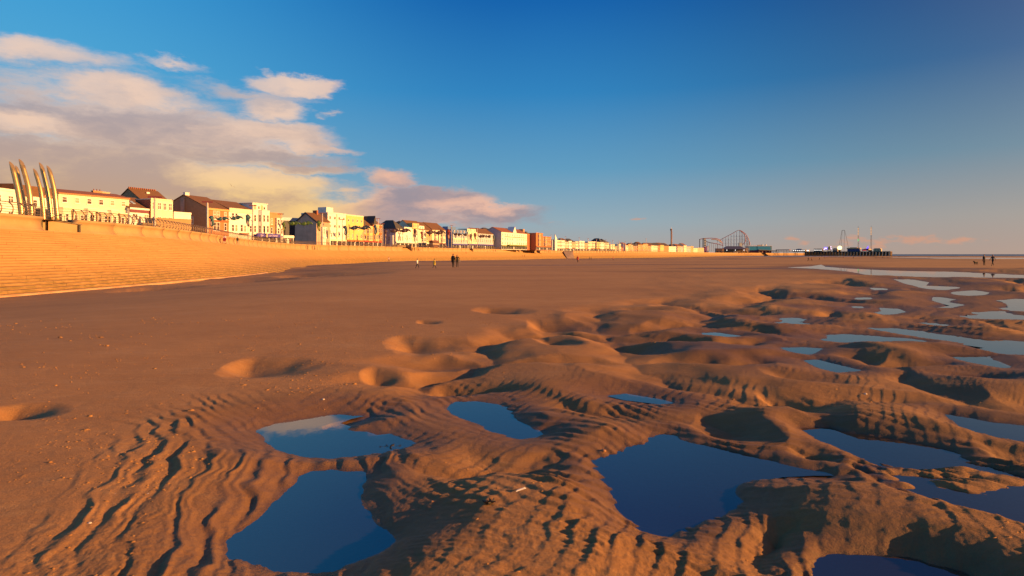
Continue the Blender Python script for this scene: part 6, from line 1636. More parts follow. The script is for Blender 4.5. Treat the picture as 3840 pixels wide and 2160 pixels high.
# ------------------------------------------------------------------ pier
pa_, pb_ = Vector((684, 1640)), Vector((905, 1425))
pv = (pb_ - pa_); PL = pv.length; prz = math.atan2(pv.y, pv.x)
pu = pv / PL
def pier_x(u):      # distance along the pier seen in photo column u
    k = (u - CX) / FOC
    return (k * pa_.y - pa_.x) / (pu.x - k * pu.y)
def pier_D(u): return (pa_ + pu * pier_x(u)).y
DECK = 8.4
pier = thing('pier', 'long amusement pier on dark iron legs reaching out to the right', 'pier', (pa_.x, pa_.y, 0), prz)
IRON = paint(0.06, 0.042, 0.036, 0.7); WOOD = paint(0.16, 0.10, 0.07, 0.8)
mb = MB(); mb.box(-14, PL, -9, 9, DECK - 0.9, DECK); mb.build('deck', WOOD, pier)
xs0 = pier_x(3022)
for k, x in enumerate(np.linspace(xs0, PL - 1, 29)):
    mb = MB()
    w_ = 0.55 + 0.25 * (k / 28)
    for y in (-8.2, -2.8, 2.8, 8.2): mb.tube([(x, y, -4.5), (x, y, DECK - 0.9)], w_ * 1.7, 6)
    if k < 17: mb.tube([(x, -8.2, 2.2), (x, 8.2, DECK - 2.5)], 0.25, 4); mb.tube([(x, 8.2, 2.2), (x, -8.2, DECK - 2.5)], 0.25, 4)
    else: mb.box(x - 0.3, x + 0.3, -8, 8, 2.5, DECK - 0.9)
    mb.build('pile_row', IRON, pier)
xx = np.linspace(xs0, PL - 1, 29)
mb = MB(); mb.box(xs0, PL, -9.0, -8.4, 6.3, DECK - 1.0); mb.build('beam', IRON, pier)
mb = MB(); mb.box(pier_x(3170), PL, -8.9, -8.5, 3.2, 5.0); mb.box(PL - 0.5, PL, -9, 9, -1.5, DECK - 1); mb.build('fender', paint(0.10, 0.05, 0.035, 0.8), pier)
for a, b in zip(xx[:11:2], xx[1:12:2]):
    mb = MB(); mb.tube([(a, -8.3, -1), (b, -8.3, 5.5)], 0.3, 4); mb.tube([(b, -8.3, -1), (a, -8.3, 5.5)], 0.3, 4); mb.build('brace', IRON, pier)
for u in (2905, 2918, 2941, 2952, 2980, 2988, 3015):
    x = pier_x(u); mb = MB()
    for y in (-5, 5): mb.tube([(x, y, -4.5), (x, y, DECK - 0.9)], 0.4, 6)
    mb.tube([(x, -5, 2), (x, 5, 2)], 0.2, 4); mb.build('pile_row', IRON, pier)
for a, b in ((2905, 2918), (2941, 2952), (2980, 2988)):
    mb = MB(); mb.tube([(pier_x(a), -5, 1), (pier_x(b), -5, 5)], 0.2, 4); mb.tube([(pier_x(b), -5, 1), (pier_x(a), -5, 5)], 0.2, 4); mb.build('brace', IRON, pier)
mb = MB()
for y in (-8.8, 8.8): mb.tube([(-10, y, DECK + 1.1), (PL, y, DECK + 1.1)], 0.09, 4)
for x in np.arange(-10, PL, 4): mb.tube([(x, -8.8, DECK), (x, -8.8, DECK + 1.1)], 0.06, 4)
mb.build('handrail', IRON, pier)
def on_pier(name, label, cat, u, group=None, y=-2.0):
    x = pier_x(u); p = pa_ + pu * x
    return thing(name, label, cat, Vector((p.x, p.y, DECK)) + Vector((-pu.y, pu.x, 0)) * y, prz, group), x
def plen(u0, u1): return abs(pier_x(u1) - pier_x(u0))
def pz(v, u): return Zat(v, pier_D(u)) - DECK
def emis(r, g, b, s):
    q = NB('lit_lamp'); e = q.n('ShaderNodeEmission'); e.inputs[0].default_value = (r, g, b, 1); e.inputs[1].default_value = s; q.l(e.outputs[0], q.out.inputs[0]); return q.m
E_WHITE, E_YEL, E_PUR, E_ORG, E_GRN, E_RED = emis(1, .92, .85, 1.1), emis(1, .78, .35, 1.3), emis(.22, .12, .9, 0.8), emis(1, .42, .12, 0.7), emis(.15, .8, .25, 0.6), emis(.9, .1, .06, .7)
# pavilion with dark red roof
t, x = on_pier('pier_pavilion', 'open pier pavilion with long dark red roof at the landward end', 'pavilion', 2912, None, -6)
w = plen(2912, 2963); mb = MB(); mb.box(0, w, 0, 10, 3.4, 5.6); mb.build('roof', MAROON, t)
for k in range(6):
    mb = MB(); mb.box(k * (w - .6) / 5, k * (w - .6) / 5 + .5, .3, .8, 0, 3.4); mb.build('post', IRON, t)
t, x = on_pier('pier_hall', 'low pale pier hall with blue domed roof and lit windows', 'hall', 2975, None, -6)
w = plen(2975, 3022); mb = MB(); mb.box(0, w, 0, 11, 0, 5.0); mb.build('wall', paint(0.2, 0.15, 0.11), t)
mb = MB(); mb.prism([(w * .3 + w * .25 * math.cos(a) + w * .2, 5.0 + 2.4 * math.sin(a)) for a in np.linspace(0, math.pi, 9)], 1, 10); mb.build('roof', paint(0.14, 0.18, 0.30), t)
for k in range(6):
    mb = MB(); mb.box(w * (k + .3) / 6, w * (k + .75) / 6, -.1, 0, 1.8, 3.6); mb.build('lit_window', E_WHITE, t)
t, x = on_pier('lit_kiosk', 'glowing cream kiosk at the start of the dense pier piles', 'kiosk', 3028, None, -6)
w = plen(3028, 3036); mb = MB(); mb.box(0, w, 0, 5, 0, 4.6); mb.build('wall', CREAM, t); mb = MB(); mb.box(.3, w - .3, -.12, 0, 1.2, 3.9); mb.build('lit_panel', E_WHITE, t); mb = MB(); mb.box(-.4, w + .4, -.4, 5.4, 4.6, 5.1); mb.build('roof', MAROON, t)
t, x = on_pier('arcade', 'dark arcade shed on the pier with a row of white lights', 'arcade', 3055, None, -6)
w = plen(3055, 3086); mb = MB(); mb.box(0, w, 0, 10, 0, 6.4); mb.build('wall', SHOPDARK, t); mb = MB(); mb.box(-.5, w + .5, -.5, 10.5, 6.4, 7.2); mb.build('roof', BRICK, t)
for k in range(7):
    mb = MB(); mb.tube([(w * (k + .5) / 7, -.25, 3.6), (w * (k + .5) / 7, -.02, 3.6)], .9, 8); mb.build('lamp', E_WHITE, t)
t, x = on_pier('lit_sign', 'bright violet lit sign above the pier arcade', 'sign', 3092, None, -5)
w = plen(3092, 3105); mb = MB(); mb.box(0, w, 0, .8, 5.5, 11.5); mb.build('panel', E_PUR, t); mb = MB(); mb.box(1.5, w - 1.5, -.1, 0, 7.2, 9.2); mb.build('bar', E_WHITE, t)
for xx_ in (.4, w - .8):
    mb = MB(); mb.box(xx_, xx_ + .5, .1, .7, 0, 5.5); mb.build('post', IRON, t)
t, x = on_pier('carousel', 'green topped carousel with orange canopy on the pier', 'carousel', 3110, None, 0)
n = 12; r = plen(3104, 3117) / 2
mb = MB(); mb.add([(r * math.cos(2 * math.pi * k / n), r * math.sin(2 * math.pi * k / n), 8) for k in range(n)] + [(0, 0, 14.5)], [(k, (k + 1) % n, n) for k in range(n)] + [tuple(range(n))[::-1]]); mb.build('canopy', GREEN, t)
mb = MB(); mb.tube([(0, 0, 5), (0, 0, 8)], r * .96, 12); mb.build('rounding', ORANGE, t)
for k in range(0, n, 2):
    mb = MB(); mb.tube([(r * .85 * math.cos(2 * math.pi * k / n), r * .85 * math.sin(2 * math.pi * k / n), 0), (r * .85 * math.cos(2 * math.pi * k / n), r * .85 * math.sin(2 * math.pi * k / n), 5)], .3, 5); mb.build('pole', YELLOW, t)
mb = MB(); mb.tube([(0, 0, 0), (0, 0, .8)], r, 12); mb.build('platform', BRICK2, t)
for k, (u, v, lab) in enumerate(((3119, 926, 'upper pink lamp globe right of the carousel'), (3120, 933, 'lower pink lamp globe right of the carousel'), (3094, 936, 'blue white lamp globe under the violet sign'))):
    t, x = on_pier('globe_lamp', lab, 'lamp', u, 'pier lamps', -7); z = pz(v, u)
    mb = MB(); mb.tube([(0, 0, z - 1.2), (0, 0, z - .6), (0, 0, z + .6), (0, 0, z + 1.2)], [.6, 1.2, 1.2, .6], 8); mb.build('globe', emis(.9, .65, .95, 1.0), t, True)
    mb = MB(); mb.tube([(0, 0, 0), (0, 0, z - 1.2)], .2, 5); mb.build('post', IRON, t)
t, x = on_pier('ride_hall', 'pale canvas ride hall on the pier beside a big glowing globe', 'ride', 3124, None, -3)
w = plen(3124, 3142); mb = MB(); mb.prism([(0, 0), (w, 0), (w, 6), (w * .8, 8.5), (w * .2, 8.5), (0, 6)], 0, 9); mb.build('tent', paint(0.30, 0.22, 0.18), t); mb = MB(); mb.box(0, w, -.3, 0, 0, 2.6); mb.build('counter', NAVY, t)
t, x = on_pier('glowing_globe', 'big glowing yellow globe between the tent and the swing ride', 'lamp', 3151, None, -5)
r = plen(3143, 3160) / 2; mb = MB()
mb.tube([(0, 0, 9.0 - r * .95), (0, 0, 9 - r * .6), (0, 0, 9), (0, 0, 9 + r * .6), (0, 0, 9 + r * .95)], [r * .35, r * .8, r, r * .8, r * .35], 12); mb.build('globe', E_YEL, t, True)
mb = MB(); mb.tube([(0, 0, 0), (0, 0, 9 - r * .9)], r * .5, 8); mb.build('base', SHOPDARK, t)
t, x = on_pier('swing_ride', 'tall three legged arched swing ride frame on the pier', 'ride', 3163, None, 0)
STEELD = paint(0.10, 0.075, 0.075, 0.6)
zt = pz(866, 3163)
for u0, u1, y in ((3146, 3157, -6), (3168, 3167, -6), (3182, 3168, 6), (3150, 3158, 6)):
    a = pier_x(u0) - x; b = pier_x(u1) - x
    mb = MB(); mb.tube([(a, y, 0), (b, y * .15, zt)], .32, 6); mb.build('leg', STEELD, t)
mb = MB(); mb.tube([(pier_x(3157) - x, -.5, zt), (pier_x(3159) - x, 0, zt + 1.6), (pier_x(3166) - x, 0, zt + 1.6), (pier_x(3168) - x, .5, zt)], .5, 6); mb.build('crossbeam', STEELD, t)
t, x = on_pier('blue_hall', 'long low blue hall with yellow eaves on the pier', 'hall', 3180, None, -6)
w = plen(3180, 3226); mb = MB(); mb.box(0, w, 0, 10, 0, 6.2); mb.build('wall', paint(0.03, 0.05, 0.16), t); mb = MB(); mb.box(-1, w + 1, -1, 11, 6.2, 8.8); mb.build('roof', ORANGE, t); mb = MB(); mb.box(w * .2, w * .8, .1, 9, 8.8, 10); mb.build('ridge', BROWNB, t)
t, x = on_pier('spinning_ride', 'violet lit spinning ride with raised wing between the two towers', 'ride', 3246, None, -4)
w = plen(3234, 3258); mb = MB(); mb.hexa([(-w / 2, 0, 1), (w / 2, 0, 2), (w / 2, 6, 2), (-w / 2, 6, 1)], [(-w / 2, 0, 5), (w / 2, 0, 8), (w / 2, 6, 8), (-w / 2, 6, 5)]); mb.build('platform', paint(0.05, 0.03, 0.14), t)
mb = MB(); mb.hexa([(w * .15, 0, 6), (w / 2, 0, 7), (w / 2, 1, 7), (w * .15, 1, 6)], [(w * .3, 0, 11), (w / 2, 0, 14), (w / 2, 1, 14), (w * .3, 1, 11)]); mb.build('wing', E_PUR, t)
mb = MB(); mb.box(-w * .4, w * .2, -.2, -.02, 2.5, 3.3); mb.build('light_strip', E_RED, t)
t, x = on_pier('stall', 'orange lit stall at the foot of the right tower', 'stall', 3258, None, -5)
w = plen(3258, 3270); mb = MB(); mb.box(0, w, 0, 5, 0, 3.5); mb.build('counter', BRICK, t); mb = MB(); mb.prism([(0, 3.5), (w, 3.5), (w * .5, 6.6)], 0, 5); mb.build('canopy', E_ORG, t)
t, x = on_pier('cream_shed', 'flat cream shed with dark vents near the pier head', 'shed', 3277, None, -5)
w = plen(3277, 3306); mb = MB(); mb.box(0, w, 0, 9, 0, 6.2); mb.build('wall', paint(0.50, 0.38, 0.22), t); mb = MB(); mb.box(w * .1, w * .9, .5, 8, 6.2, 7.6); mb.build('roof', BUFF, t)
for k in range(2):
    mb = MB(); mb.box(w * (.2 + .35 * k), w * (.32 + .35 * k), -.1, 0, 2, 4.5); mb.build('vent', SHOPDARK, t)
for u, vt, vo, lab in ((3219, 853, 882, 'left tall lattice ride tower with orange lights on the pier'), (3267, 851, 880, 'right tall lattice ride tower with orange lights on the pier')):
    t, x = on_pier('ride_tower', lab, 'ride tower', u, 'catapult ride towers', 0); zt = pz(vt, u); zo = pz(vo, u); zg = pz(900, u)
    mb = MB()
    for sx in (-1, 1):
        for sy in (-1, 1): mb.tube([(sx * .9, sy * .9, 0), (sx * .9, sy * .9, zt)], .16, 4)
    mb.build('mast', STEELD, t)
    mb = MB()
    for z in np.arange(2, zt, 3.0): mb.tube([(-.9, -.9, z), (.9, -.9, z + 3)], .09, 3); mb.tube([(.9, -.9, z), (-.9, -.9, z + 3)], .09, 3)
    mb.build('lattice', STEELD, t)
    for k in range(5):
        z = zo + (zt - zo) * k / 5
        mb = MB(); mb.box(-1.3, 1.3, -1.2, -1.05, z, z + (zt - zo) / 5 * .6); mb.build('lamp_panel', emis(.55, .30, .16, .75), t)
    if u == 3219:
        mb = MB(); mb.prism([(-1.2, zg + 3.5), (1.6, zg), (-1.2, zg - 3.5), (-1.2, zg - 2), (.2, zg), (-1.2, zg + 2)], -1.4, -1.2); mb.build('chevron', E_GRN, t)
    mb = MB(); mb.tube([(0, 0, zt), (0, 0, zt + 4)], .12, 4); mb.build('spike', STEELD, t)

# ------------------------------------------------------------------ pleasure beach: roller coaster and halls
RED_T = paint(0.42, 0.10, 0.08, 0.6); BLU_C = paint(0.12, 0.15, 0.27, 0.6)
DC = 1560.0
def cpt(u, v, D=DC): return P(u, v, D)
co = thing('roller_coaster', 'tall red tracked roller coaster hill on thin dark columns', 'roller coaster', cpt(2700, 940)); o0 = co.location
main = [(2700, 900.5), (2720, 889.5), (2738, 880), (2750, 873.5), (2760, 867.5), (2767, 864.2), (2773, 863.2), (2780, 865.5), (2790, 872), (2797, 878), (2803, 887), (2808, 898), (2811, 908), (2813, 919)]
def smooth(pts, D, st=12): return [Vector(p) - o0 for p in catmull([tuple(cpt(u, v, D)) for u, v in pts], st)]
mb = MB(); tr_ = smooth(main, DC)
for dy in (0, 2.2): mb.tube([p + Vector((0, dy, 0)) for p in tr_], 0.5, 5)
mb.build('track', RED_T, co)
drop = [(2773, 864), (2781, 869), (2790, 877), (2795, 886), (2797, 895), (2795, 906), (2789, 914), (2781, 919)]
mb = MB(); mb.tube(smooth(drop, DC + 14), 0.9, 5); mb.build('track', RED_T, co)
for u, v in ((2711, 894), (2722, 888.5), (2732, 883), (2742, 877.5), (2753, 871.5), (2763, 866), (2774, 863.5), (2780, 865.5), (2786, 869.5), (2793, 874.5), (2800, 882), (2804, 889), (2809, 901)):
    mb = MB(); top = cpt(u, v) - o0
    for dy in (-1.5, 4): mb.tube([Vector((top.x, top.y + dy, -2)), Vector((top.x, top.y + 1, top.z))], 0.36, 5)
    for z in np.arange(6, top.z - 2, 8): mb.tube([(top.x, top.y - 1.5, z), (top.x, top.y + 4, z + 3)], 0.2, 4)
    mb.build('column', BLU_C, co)
mb = MB()
for v in (886, 900, 914):
    us_ = [u for u in (2711, 2722, 2732, 2742, 2753, 2763, 2774, 2786, 2800, 2809) if True]
    ok = [u for u in us_ if np.interp(u, [a for a, _ in main], [b for _, b in main]) < v - 3]
    if len(ok) > 1: a, b = cpt(ok[0], v) - o0, cpt(ok[-1], v) - o0; mb.tube([a, b], 0.3, 4)
mb.build('tie_beam', BLU_C, co)
c2 = thing('roller_coaster', 'lower pale curving roller coaster left of the tall red hill', 'roller coaster', cpt(2660, 940)); o0 = c2.location
for nm, pts, dD in (('upper_track', [(2622, 898), (2636, 894.5), (2650, 893.5), (2668, 893), (2685, 894), (2697, 898), (2705, 905), (2708, 914)], 0), ('lower_track', [(2644, 899), (2650, 906), (2662, 910), (2678, 912.5), (2694, 915.5), (2712, 921)], 10), ('inner_track', [(2668, 898), (2684, 898), (2697, 903), (2704, 909)], 6)):
    mb = MB(); mb.tube(smooth(pts, DC - 20 + dD), 0.85 if nm != 'inner_track' else 1.3, 5); mb.build('track', RED_T if nm != 'inner_track' else paint(0.60, 0.42, 0.32), c2)
for u, v in ((2652, 907), (2660, 909), (2668, 910.5), (2676, 912), (2684, 913.5), (2692, 915), (2700, 901), (2690, 896)):
    mb = MB(); top = cpt(u, v, DC - 14) - o0; mb.tube([(top.x, top.y, -2), tuple(top)], .5, 5); mb.build('column', BLU_C, c2)
for u, v in ((2624, 897), (2636, 895)):
    mb = MB(); top = cpt(u, v, DC - 24) - o0; mb.tube([(top.x, top.y, -2), tuple(top)], 1.0, 6); mb.build('pylon', NAVY, c2)
p0 = cpt(2643, None or 940, DC - 30); p0.z = PROM
tw = thing('lift_tower', 'pale yellow lift tower at the left end of the lower coaster', 'tower', p0); h = Zat(893, DC - 30) - PROM
mb = MB(); mb.box(-2.6, 2.6, -2.5, 2.5, 0, h - 3); mb.build('shaft', CREAM, tw); mb = MB(); mb.box(-3.4, 1.0, -2.6, 2.6, h - 3, h); mb.build('cap', BROWNB, tw)
for z in np.arange(6, h - 6, 6): mb = MB(); mb.box(-1.5, 1.5, -2.62, -2.505, z, z + 2.5); mb.build('opening', SHOPDARK, tw)
D_ = 960.0; p0 = P(2517, None, D_, PROM)
vt_ = thing('viewing_tower', 'slim tall brown viewing tower with small flared head', 'tower', p0); h = Zat(858, D_) - PROM
mb = MB(); mb.tube([(0, 0, 0), (0, 0, h - 4)], 0.95, 8); mb.build('shaft', paint(0.28, 0.15, 0.11), vt_, True); mb = MB(); mb.tube([(0, 0, h - 4), (0, 0, h - 1.5), (0, 0, h)], [0.95, 1.7, 1.7], 8); mb.build('head', paint(0.22, 0.12, 0.09), vt_)
mb = MB(); mb.tube([(1.4, 0, 0), (1.4, 0, h - 4)], 0.4, 6); mb.build('guide_rail', paint(0.5, 0.34, 0.26), vt_); mb = MB(); mb.tube([(0, 0, h), (0, 0, h + 2.5)], .3, 5); mb.build('beacon', TRIM, vt_)
# pavilion with blue grey roof
D_ = wall_D(2760) + 12
A = P(2716, None, D_, PROM); w = (2796 - 2716) / FOC * D_
pvl = thing('pavilion', 'wide open pavilion with blue grey hipped roof before the coaster', 'pavilion', A)
hE = Zat(934, D_) - PROM; hR = Zat(923, D_) - PROM
hip_roof(pvl, 0, w, 0, 18, hE, hR - hE, paint(0.07, 0.07, 0.12, 0.6), 1.5)
for k in range(6):
    mb = MB(); mb.box(w * k / 5 - .8 + (.8 if k == 0 else 0), w * k / 5 + .8 - (.8 if k == 5 else 0), .5, 2, 0, hE - .1); mb.build('pillar', SHOPDARK, pvl)
mb = MB(); mb.box(.5, w - .5, 8, 9, 0, hE - .2); mb.build('screen_wall', paint(0.24, 0.16, 0.12), pvl)
for k, c_ in enumerate((E_WHITE, E_WHITE, E_WHITE)):
    mb = MB(); x = w * (.12 + .4 * k); mb.tube([(x, -.4, hE - 2.6), (x, -.2, hE - 2.6)], 1.0, 8); mb.build('lamp', c_, pvl)
D_ = wall_D(2850) + 10
A = P(2806, None, D_, PROM); w = (2896 - 2806) / FOC * D_; hT = Zat(923.5, D_) - PROM; hB = Zat(938.5, D_) - PROM
th = thing('casino_hall', 'long flat hall with sloping teal front and white parapet by the pier', 'hall', A)
TEAL = paint(0.015, 0.26, 0.40, 0.5)
mb = MB(); mb.box(2, w - 2, 0, 20, 0, hB); mb.build('wall', MAROON, th)
for a, b in ((0, .36), (.37, .93)):
    mb = MB(); mb.hexa([(w * a, -2.0, hB), (w * b, -2.0, hB), (w * b, 2, hB), (w * a, 2, hB)], [(w * a + (1 if a else 0), 1.0, hT), (w * b - 1, 1.0, hT), (w * b - 1, 3, hT), (w * a + (1 if a else 0), 3, hT)]); mb.build('teal_panel', TEAL, th)
mb = MB(); mb.box(0, w, 3.1, 20, hB, hT + .2); mb.build('body', paint(0.2, 0.3, 0.32), th); mb = MB(); mb.box(-1, w + .5, 0.6, 20.5, hT + .25, hT + 1.6); mb.build('parapet', TRIM, th)
for k in range(6): mb = MB(); mb.box(w * (.12 + .045 * k), w * (.135 + .045 * k), 2, 3, hT + 1.6, hT + 3.2); mb.build('finial', TRIM, th)
for f in (.62, .76): mb = MB(); mb.tube([(w * f, 6, hT + 1.6), (w * f, 6, hT + 5)], 2.6, 8); mb.build('drum', CREAM, th)
mb = MB(); mb.box(w * .42, w * .58, 4, 8, hT + 1.6, hT + 3.6); mb.build('roof_plant', BROWNB, th)
A = P(2846, None, D_ - 6, PROM); w = (2918 - 2846) / FOC * (D_ - 6)
cn = thing('entrance_canopy', 'long grey sloping entrance canopy leading from the teal hall onto the pier', 'canopy', A, R(6))
mb = MB(); mb.hexa([(0, 0, 7.0), (w, 0, 5.2), (w, 8, 5.2), (0, 8, 7.0)], [(0, 0, 9.4), (w, 0, 6.2), (w, 8, 6.2), (0, 8, 9.4)]); mb.build('roof', paint(0.15, 0.13, 0.115), cn)
for k in range(6): mb = MB(); mb.box(w * k / 5.2, w * k / 5.2 + .7, .2, 1, -1, 5.2); mb.build('post', GREYB, cn)
for u0, u1, vt, m_, nm, lab in ((2686, 2709, 931.5, paint(0.16, 0.09, 0.08), 'hut', 'brown flat roofed hut left of the blue grey pavilion'), (2755, 2766, 945.2, CREAM, 'kiosk', 'small bright cream kiosk on the wall below the pavilion'), (2847, 2861, 945.5, ORANGE, 'kiosk', 'small orange kiosk on the wall below the teal hall'),
                              (2773, 2783, 910, CREAM, 'ride_house', 'white box house under the red coaster drop'), (2790, 2806, 930, ORANGE, 'ride_house', 'orange gabled ride house between the pavilion and teal hall'), (2652, 2658, 922, WHITE, 'ride_house', 'thin white ride house right of the lift tower'), (2644, 2650, 925, paint(0.5, 0.12, 0.2), 'ride_house', 'pink ride house at the foot of the lift tower'),
                              (2612, 2640, 929, BUFF, 'ride_house', 'buff two storey arcade left of the lift tower'), (2709, 2714, 932, ORANGE, 'kiosk', 'thin orange tower kiosk left of the pavilion roof')):
    Dk = wall_D((u0 + u1) / 2) + (1 if nm == 'kiosk' else 60 if nm == 'ride_house' else 14)
    A = P(u0, None, Dk, PROM); w = (u1 - u0) / FOC * Dk; h = max(2.6, Zat(vt, Dk) - PROM)
    t = thing(nm, lab, 'kiosk' if nm == 'kiosk' else 'hut' if nm == 'hut' else 'ride building', A)
    mb = MB(); mb.box(0, w, 0, 8, 0, h - .8); mb.build('wall', m_, t); mb = MB(); mb.box(-.5, w + .5, -.5, 8.5, h - .8, h); mb.build('roof', MAROON if nm == 'hut' else BROWNB if m_ is BUFF else m_, t)
    for k in range(max(1, int(w / 6))): mb = MB(); mb.box(w * (k + .3) / max(1, int(w / 6)), w * (k + .7) / max(1, int(w / 6)), -.1, -.01, .5, min(h - 1.2, 4)); mb.build('opening', SHOPDARK, t)
# brown and cream tram standing on the promenade before the white terrace
D_ = wall_D(1636) + 9; A = P(1623, None, D_, PROM); B = P(1648, None, D_ + 9, PROM); d = B - A; w = min(14, math.hypot(d.x, d.y))
tm = thing('tram', 'dark brown double deck tram with cream band before the cream terrace end', 'tram', A, math.atan2(d.y, d.x))
mb = MB(); mb.box(0, w, 0, 2.4, .5, 2.3); mb.build('lower_deck', paint(0.20, 0.08, 0.04), tm); mb = MB(); mb.box(.2, w - .2, .05, 2.35, 2.55, 4.1); mb.build('upper_deck', paint(0.20, 0.08, 0.04), tm)
mb = MB(); mb.box(-.05, w + .05, -.04, 2.44, 2.3, 2.55); mb.build('band', CREAM, tm); mb = MB(); mb.prism([(.1, 4.1), (w - .1, 4.1), (w - .6, 4.4), (.6, 4.4)], 0, 2.4); mb.build('roof', MAROON, tm)
for k in range(8):
    for z in (1.25, 3.0): mb = MB(); mb.box(w * (k + .2) / 8, w * (k + .8) / 8, -.03, -.002 if z < 2 else .045, z, z + .8); mb.build('window', GLASS, tm)
for k in (.2, .8): mb = MB(); mb.box(w * k - 1, w * k + 1, .3, 2.1, 0, .5); mb.build('bogie', SHOPDARK, tm)

# parked car and white gazebos on the promenade
D_ = wall_D(1485) + 16; A = P(1475, None, D_, PROM + 0.0)
car = thing('parked_car', 'dark parked car standing before the mauve flanked corner house', 'car', A, R(38)); CARB = paint(0.02, 0.018, 0.025, 0.3)
mb = MB(); mb.prism([(0, .35), (4.2, .35), (4.25, .75), (3.9, .92), (0.15, .98), (0, .8)], 0, 1.75); mb.build('body', CARB, car)
mb = MB(); mb.hexa([(.5, .06, .98), (3.1, .06, .95), (3.1, 1.69, .95), (.5, 1.69, .98)], [(.95, .2, 1.48), (2.5, .2, 1.48), (2.5, 1.55, 1.48), (.95, 1.55, 1.48)]); mb.build('cabin', GLASS, car)
mb = MB(); mb.box(.93, 2.52, .18, 1.57, 1.48, 1.52); mb.build('roof', CARB, car)
for x in (.85, 3.35):
    for y in (.0, 1.75):
        mb = MB(); mb.tube([(x, y - .1, .32), (x, y + .1, .32)], .32, 12); w_o = mb.build('wheel', SHOPDARK, car); mb = MB(); mb.tube([(x, y - .11, .32), (x, y + .11, .32)], .18, 8); mb.build('rim', M_STEEL, w_o)
for y in (.25, 1.5):
    mb = MB(); mb.box(4.2, 4.27, y - .15, y + .15, .6, .76); mb.build('headlight', TRIM, car)
for u, v, lab in ((1932, 919, 'white pointed gazebo under the white gable'), (1967, 921, 'white pointed gazebo at the right end of the long white hotel'), (2041, 930, 'white pointed gazebo before the orange red wing')):
    D_ = wall_D(u) + 12; t = thing('gazebo', lab, 'gazebo', P(u, None, D_, PROM), 0.3, 'white gazebos'); hz = Zat(v, D_) - PROM; s_ = 1.7
    mb = MB(); mb.add([(-s_, -s_, hz * .5), (s_, -s_, hz * .5), (s_, s_, hz * .5), (-s_, s_, hz * .5), (0, 0, hz)], [(0, 1, 4), (1, 2, 4), (2, 3, 4), (3, 0, 4), (0, 3, 2, 1)]); mb.build('canopy', WHITE, t)
    for x in (-s_ + .1, s_ - .1):
        for y in (-s_ + .1, s_ - .1): mb = MB(); mb.box(x - .05, x + .05, y - .05, y + .05, 0, hz * .5); mb.build('pole', TRIM, t)

# ------------------------------------------------------------------ small things on the sand
def clods():
    rs = np.random.RandomState(9); mb_v, mb_f = [], []
    n0 = 12000
    D = 3.0 * (16.0 / 3.0) ** rs.rand(n0); u = rs.uniform(-60, 3900, n0); X = (u - CX) / FOC * D
    cl = fbm(X * 0.9 + 5, D * 0.7, 3)
    bxx = np.interp(D, [3, 4, 5.5, 8.6, 10, 13, 17], [-1.2, -1.6, -1.8, -2.6, -2.2, -0.8, 0.2])
    keep = (rs.rand(n0) < np.clip(0.12 + 1.3 * (cl - 0.05), 0.04, 1)) & ((X < bxx + 1.2) | (rs.rand(n0) < 0.25))
    X, D = X[keep], D[keep]
    Z, wet, _ = ground_height(X[None, :], D[None, :], np.full((1, len(X)), 300.0)); Z = Z[0]; wet = wet[0]
    for x, y, z, w_ in zip(X, D, Z, wet):
        if w_ > 0.45: continue
        r = rs.uniform(0.005, 0.012) * (0.8 + 0.06 * y) * (1 + (rs.rand() < .04) * 1.2)
        a0 = rs.rand() * 6.28; sq = rs.uniform(0.28, 0.55); st = rs.uniform(1.0, 2.2)
        n = len(mb_v); k = 5
        for i in range(k):
            a = a0 + 2 * math.pi * i / k; rr = r * rs.uniform(.75, 1.25); mb_v.append((x + rr * st * math.cos(a), y + rr * math.sin(a), z - r * .25))
        for i in range(k):
            a = a0 + .5 + 2 * math.pi * i / k; rr = r * rs.uniform(.4, .75); mb_v.append((x + rr * st * math.cos(a), y + rr * math.sin(a), z + r * sq * rs.uniform(.7, 1.1)))
        for i in range(k):
            j = (i + 1) % k; mb_f += [(n + i, n + j, n + k + j), (n + i, n + k + j, n + k + i)]
        mb_f += [(n + k, n + k + 1, n + k + 2), (n + k, n + k + 2, n + k + 3), (n + k, n + k + 3, n + k + 4)]
    me = make_mesh('sand_clods', mb_v, mb_f)
    a = me.attributes.new('wet', 'FLOAT', 'POINT'); link('sand_clods', me, M_SAND, kind='stuff')
clods()
def seaweed(u, v, size, lab):
    p = on_sand(u, v); rs = random.Random(int(u)); mb = MB()
    for k in range(16):
        a = rs.uniform(0, 6.28); ln = size * rs.uniform(.4, 1.0); pts = [Vector((0, 0, .006))]
        for i in range(3):
            a += rs.uniform(-.7, .7); pts.append(pts[-1] + Vector((math.cos(a) * ln / 3, math.sin(a) * ln / 3 * .7, rs.uniform(-.004, .012))))
        mb.tube(pts, [.005, .008, .006, .002], 4)
    o = mb.build('seaweed', paint(0.018, 0.012, 0.006, 0.5)); o.location = p + Vector((0, 0, .008)); tag(o, lab, 'seaweed')
seaweed(1466, 1685, 0.13, 'dark strand of seaweed at the edge of the upper left pool'); seaweed(1836, 1896, 0.06, 'small black seaweed tuft on the middle sand bank')
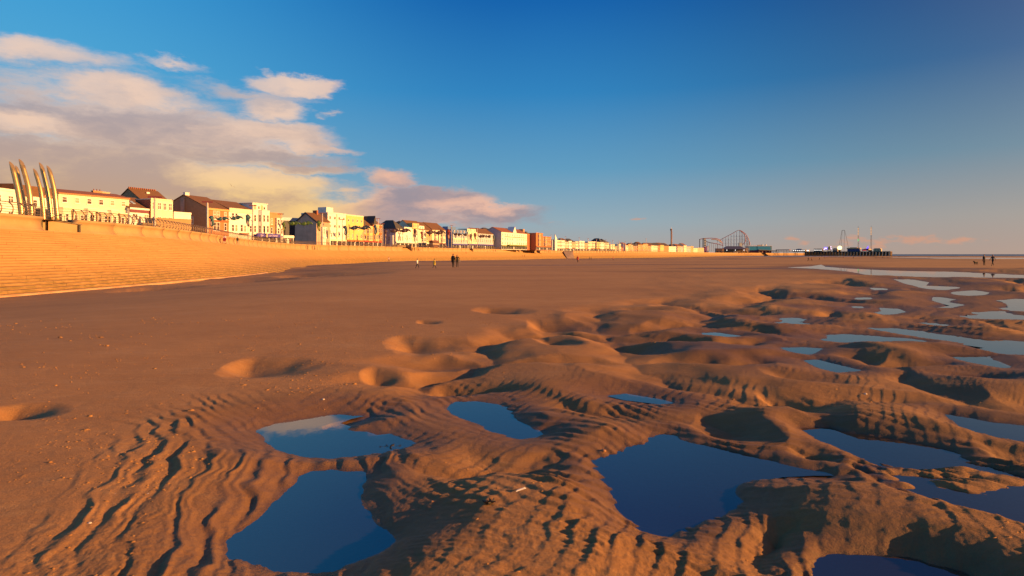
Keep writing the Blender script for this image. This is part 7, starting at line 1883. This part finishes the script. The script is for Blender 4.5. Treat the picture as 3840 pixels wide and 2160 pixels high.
def shell(u, v, ln, rz, lab):
    p = on_sand(u, v); mb = MB(); n = 8
    pts = [(ln * (i / n - .5), 0.18 * ln * (1 - (2 * i / n - 1) ** 2) * .55, 0) for i in range(n + 1)]
    vs = [(x, y * .2, .004) for x, y, z in pts] + [(x, y, .012 if 0 < i < n else .004) for i, (x, y, z) in enumerate(pts)] + [(x, y * .6, .016 if 0 < i < n else .004) for i, (x, y, z) in enumerate(pts)]
    m = n + 1; mb.add(vs, [(i, i + 1, i + 1 + 2 * m, i + 2 * m) for i in range(n)] + [(i + 2 * m, i + 1 + 2 * m, i + 1 + m, i + m) for i in range(n)])
    o = mb.build('razor_shell', paint(0.72, 0.66, 0.58, 0.35), None, True); o.location = p + Vector((0, 0, .01)); o.rotation_euler = (R(-15), R(-6), rz); tag(o, lab, 'shell')
shell(1955, 1850, 0.085, R(28), 'white razor shell lying on the ridged middle bank')
pebs = [(336, 1963, .012), (555, 1854, .007), (432, 1862, .006), (2263, 1705, .022), (1212, 1507, .016), (1215, 1540, .012), (965, 1532, .014), (1620, 1888, .012), (2440, 1945, .008), (975, 2013, .010), (2735, 1690, .006), (3245, 1478, .02)]
PEBL = ['pale round pebble between the big ripples at lower left', 'tiny white pebble above the big ripples', 'tiny pale pebble left of the big ripples', 'orange stone at the mouth of the large pool', 'pale stone on the bank above the upper left pool', 'dark stone by the bank above the upper left pool', 'stone in a small pit left of the upper left pool', 'brown pebble on the smooth middle bank',
        'tiny pebble on the ripples left of the large pool', 'white shell fragment beside the lower left pool', 'white speck on the right bank ripples', 'pale stone on the far right mound']
for (u, v, r), lab in zip(pebs, PEBL):
    p = on_sand(u, v); mb = MB(); rs = random.Random(int(u + v)); n = 7; rows = [(-.5, .6), (-.1, 1.0), (.35, .8), (.62, .35)]
    vs = [(math.cos(6.2832 * k / n) * r * s * rs.uniform(.85, 1.15) * 1.2, math.sin(6.2832 * k / n) * r * s * rs.uniform(.85, 1.15), z * r) for z, s in rows for k in range(n)]
    mb.add(vs, [(i * n + k, i * n + (k + 1) % n, (i + 1) * n + (k + 1) % n, (i + 1) * n + k) for i in range(3) for k in range(n)] + [tuple(3 * n + k for k in range(n))])
    o = mb.build('pebble', paint(*((0.62, 0.5, 0.40) if 'pale' in lab or 'white' in lab else (0.30, 0.14, 0.06)), 0.6), None, True); o.location = p + Vector((0, 0, r * .35)); tag(o, lab, 'pebble', 'pebbles on the sand')
print('done', round(time.time() - T0, 1), len(bpy.data.objects), sum(len(m.polygons) for m in bpy.data.meshes))
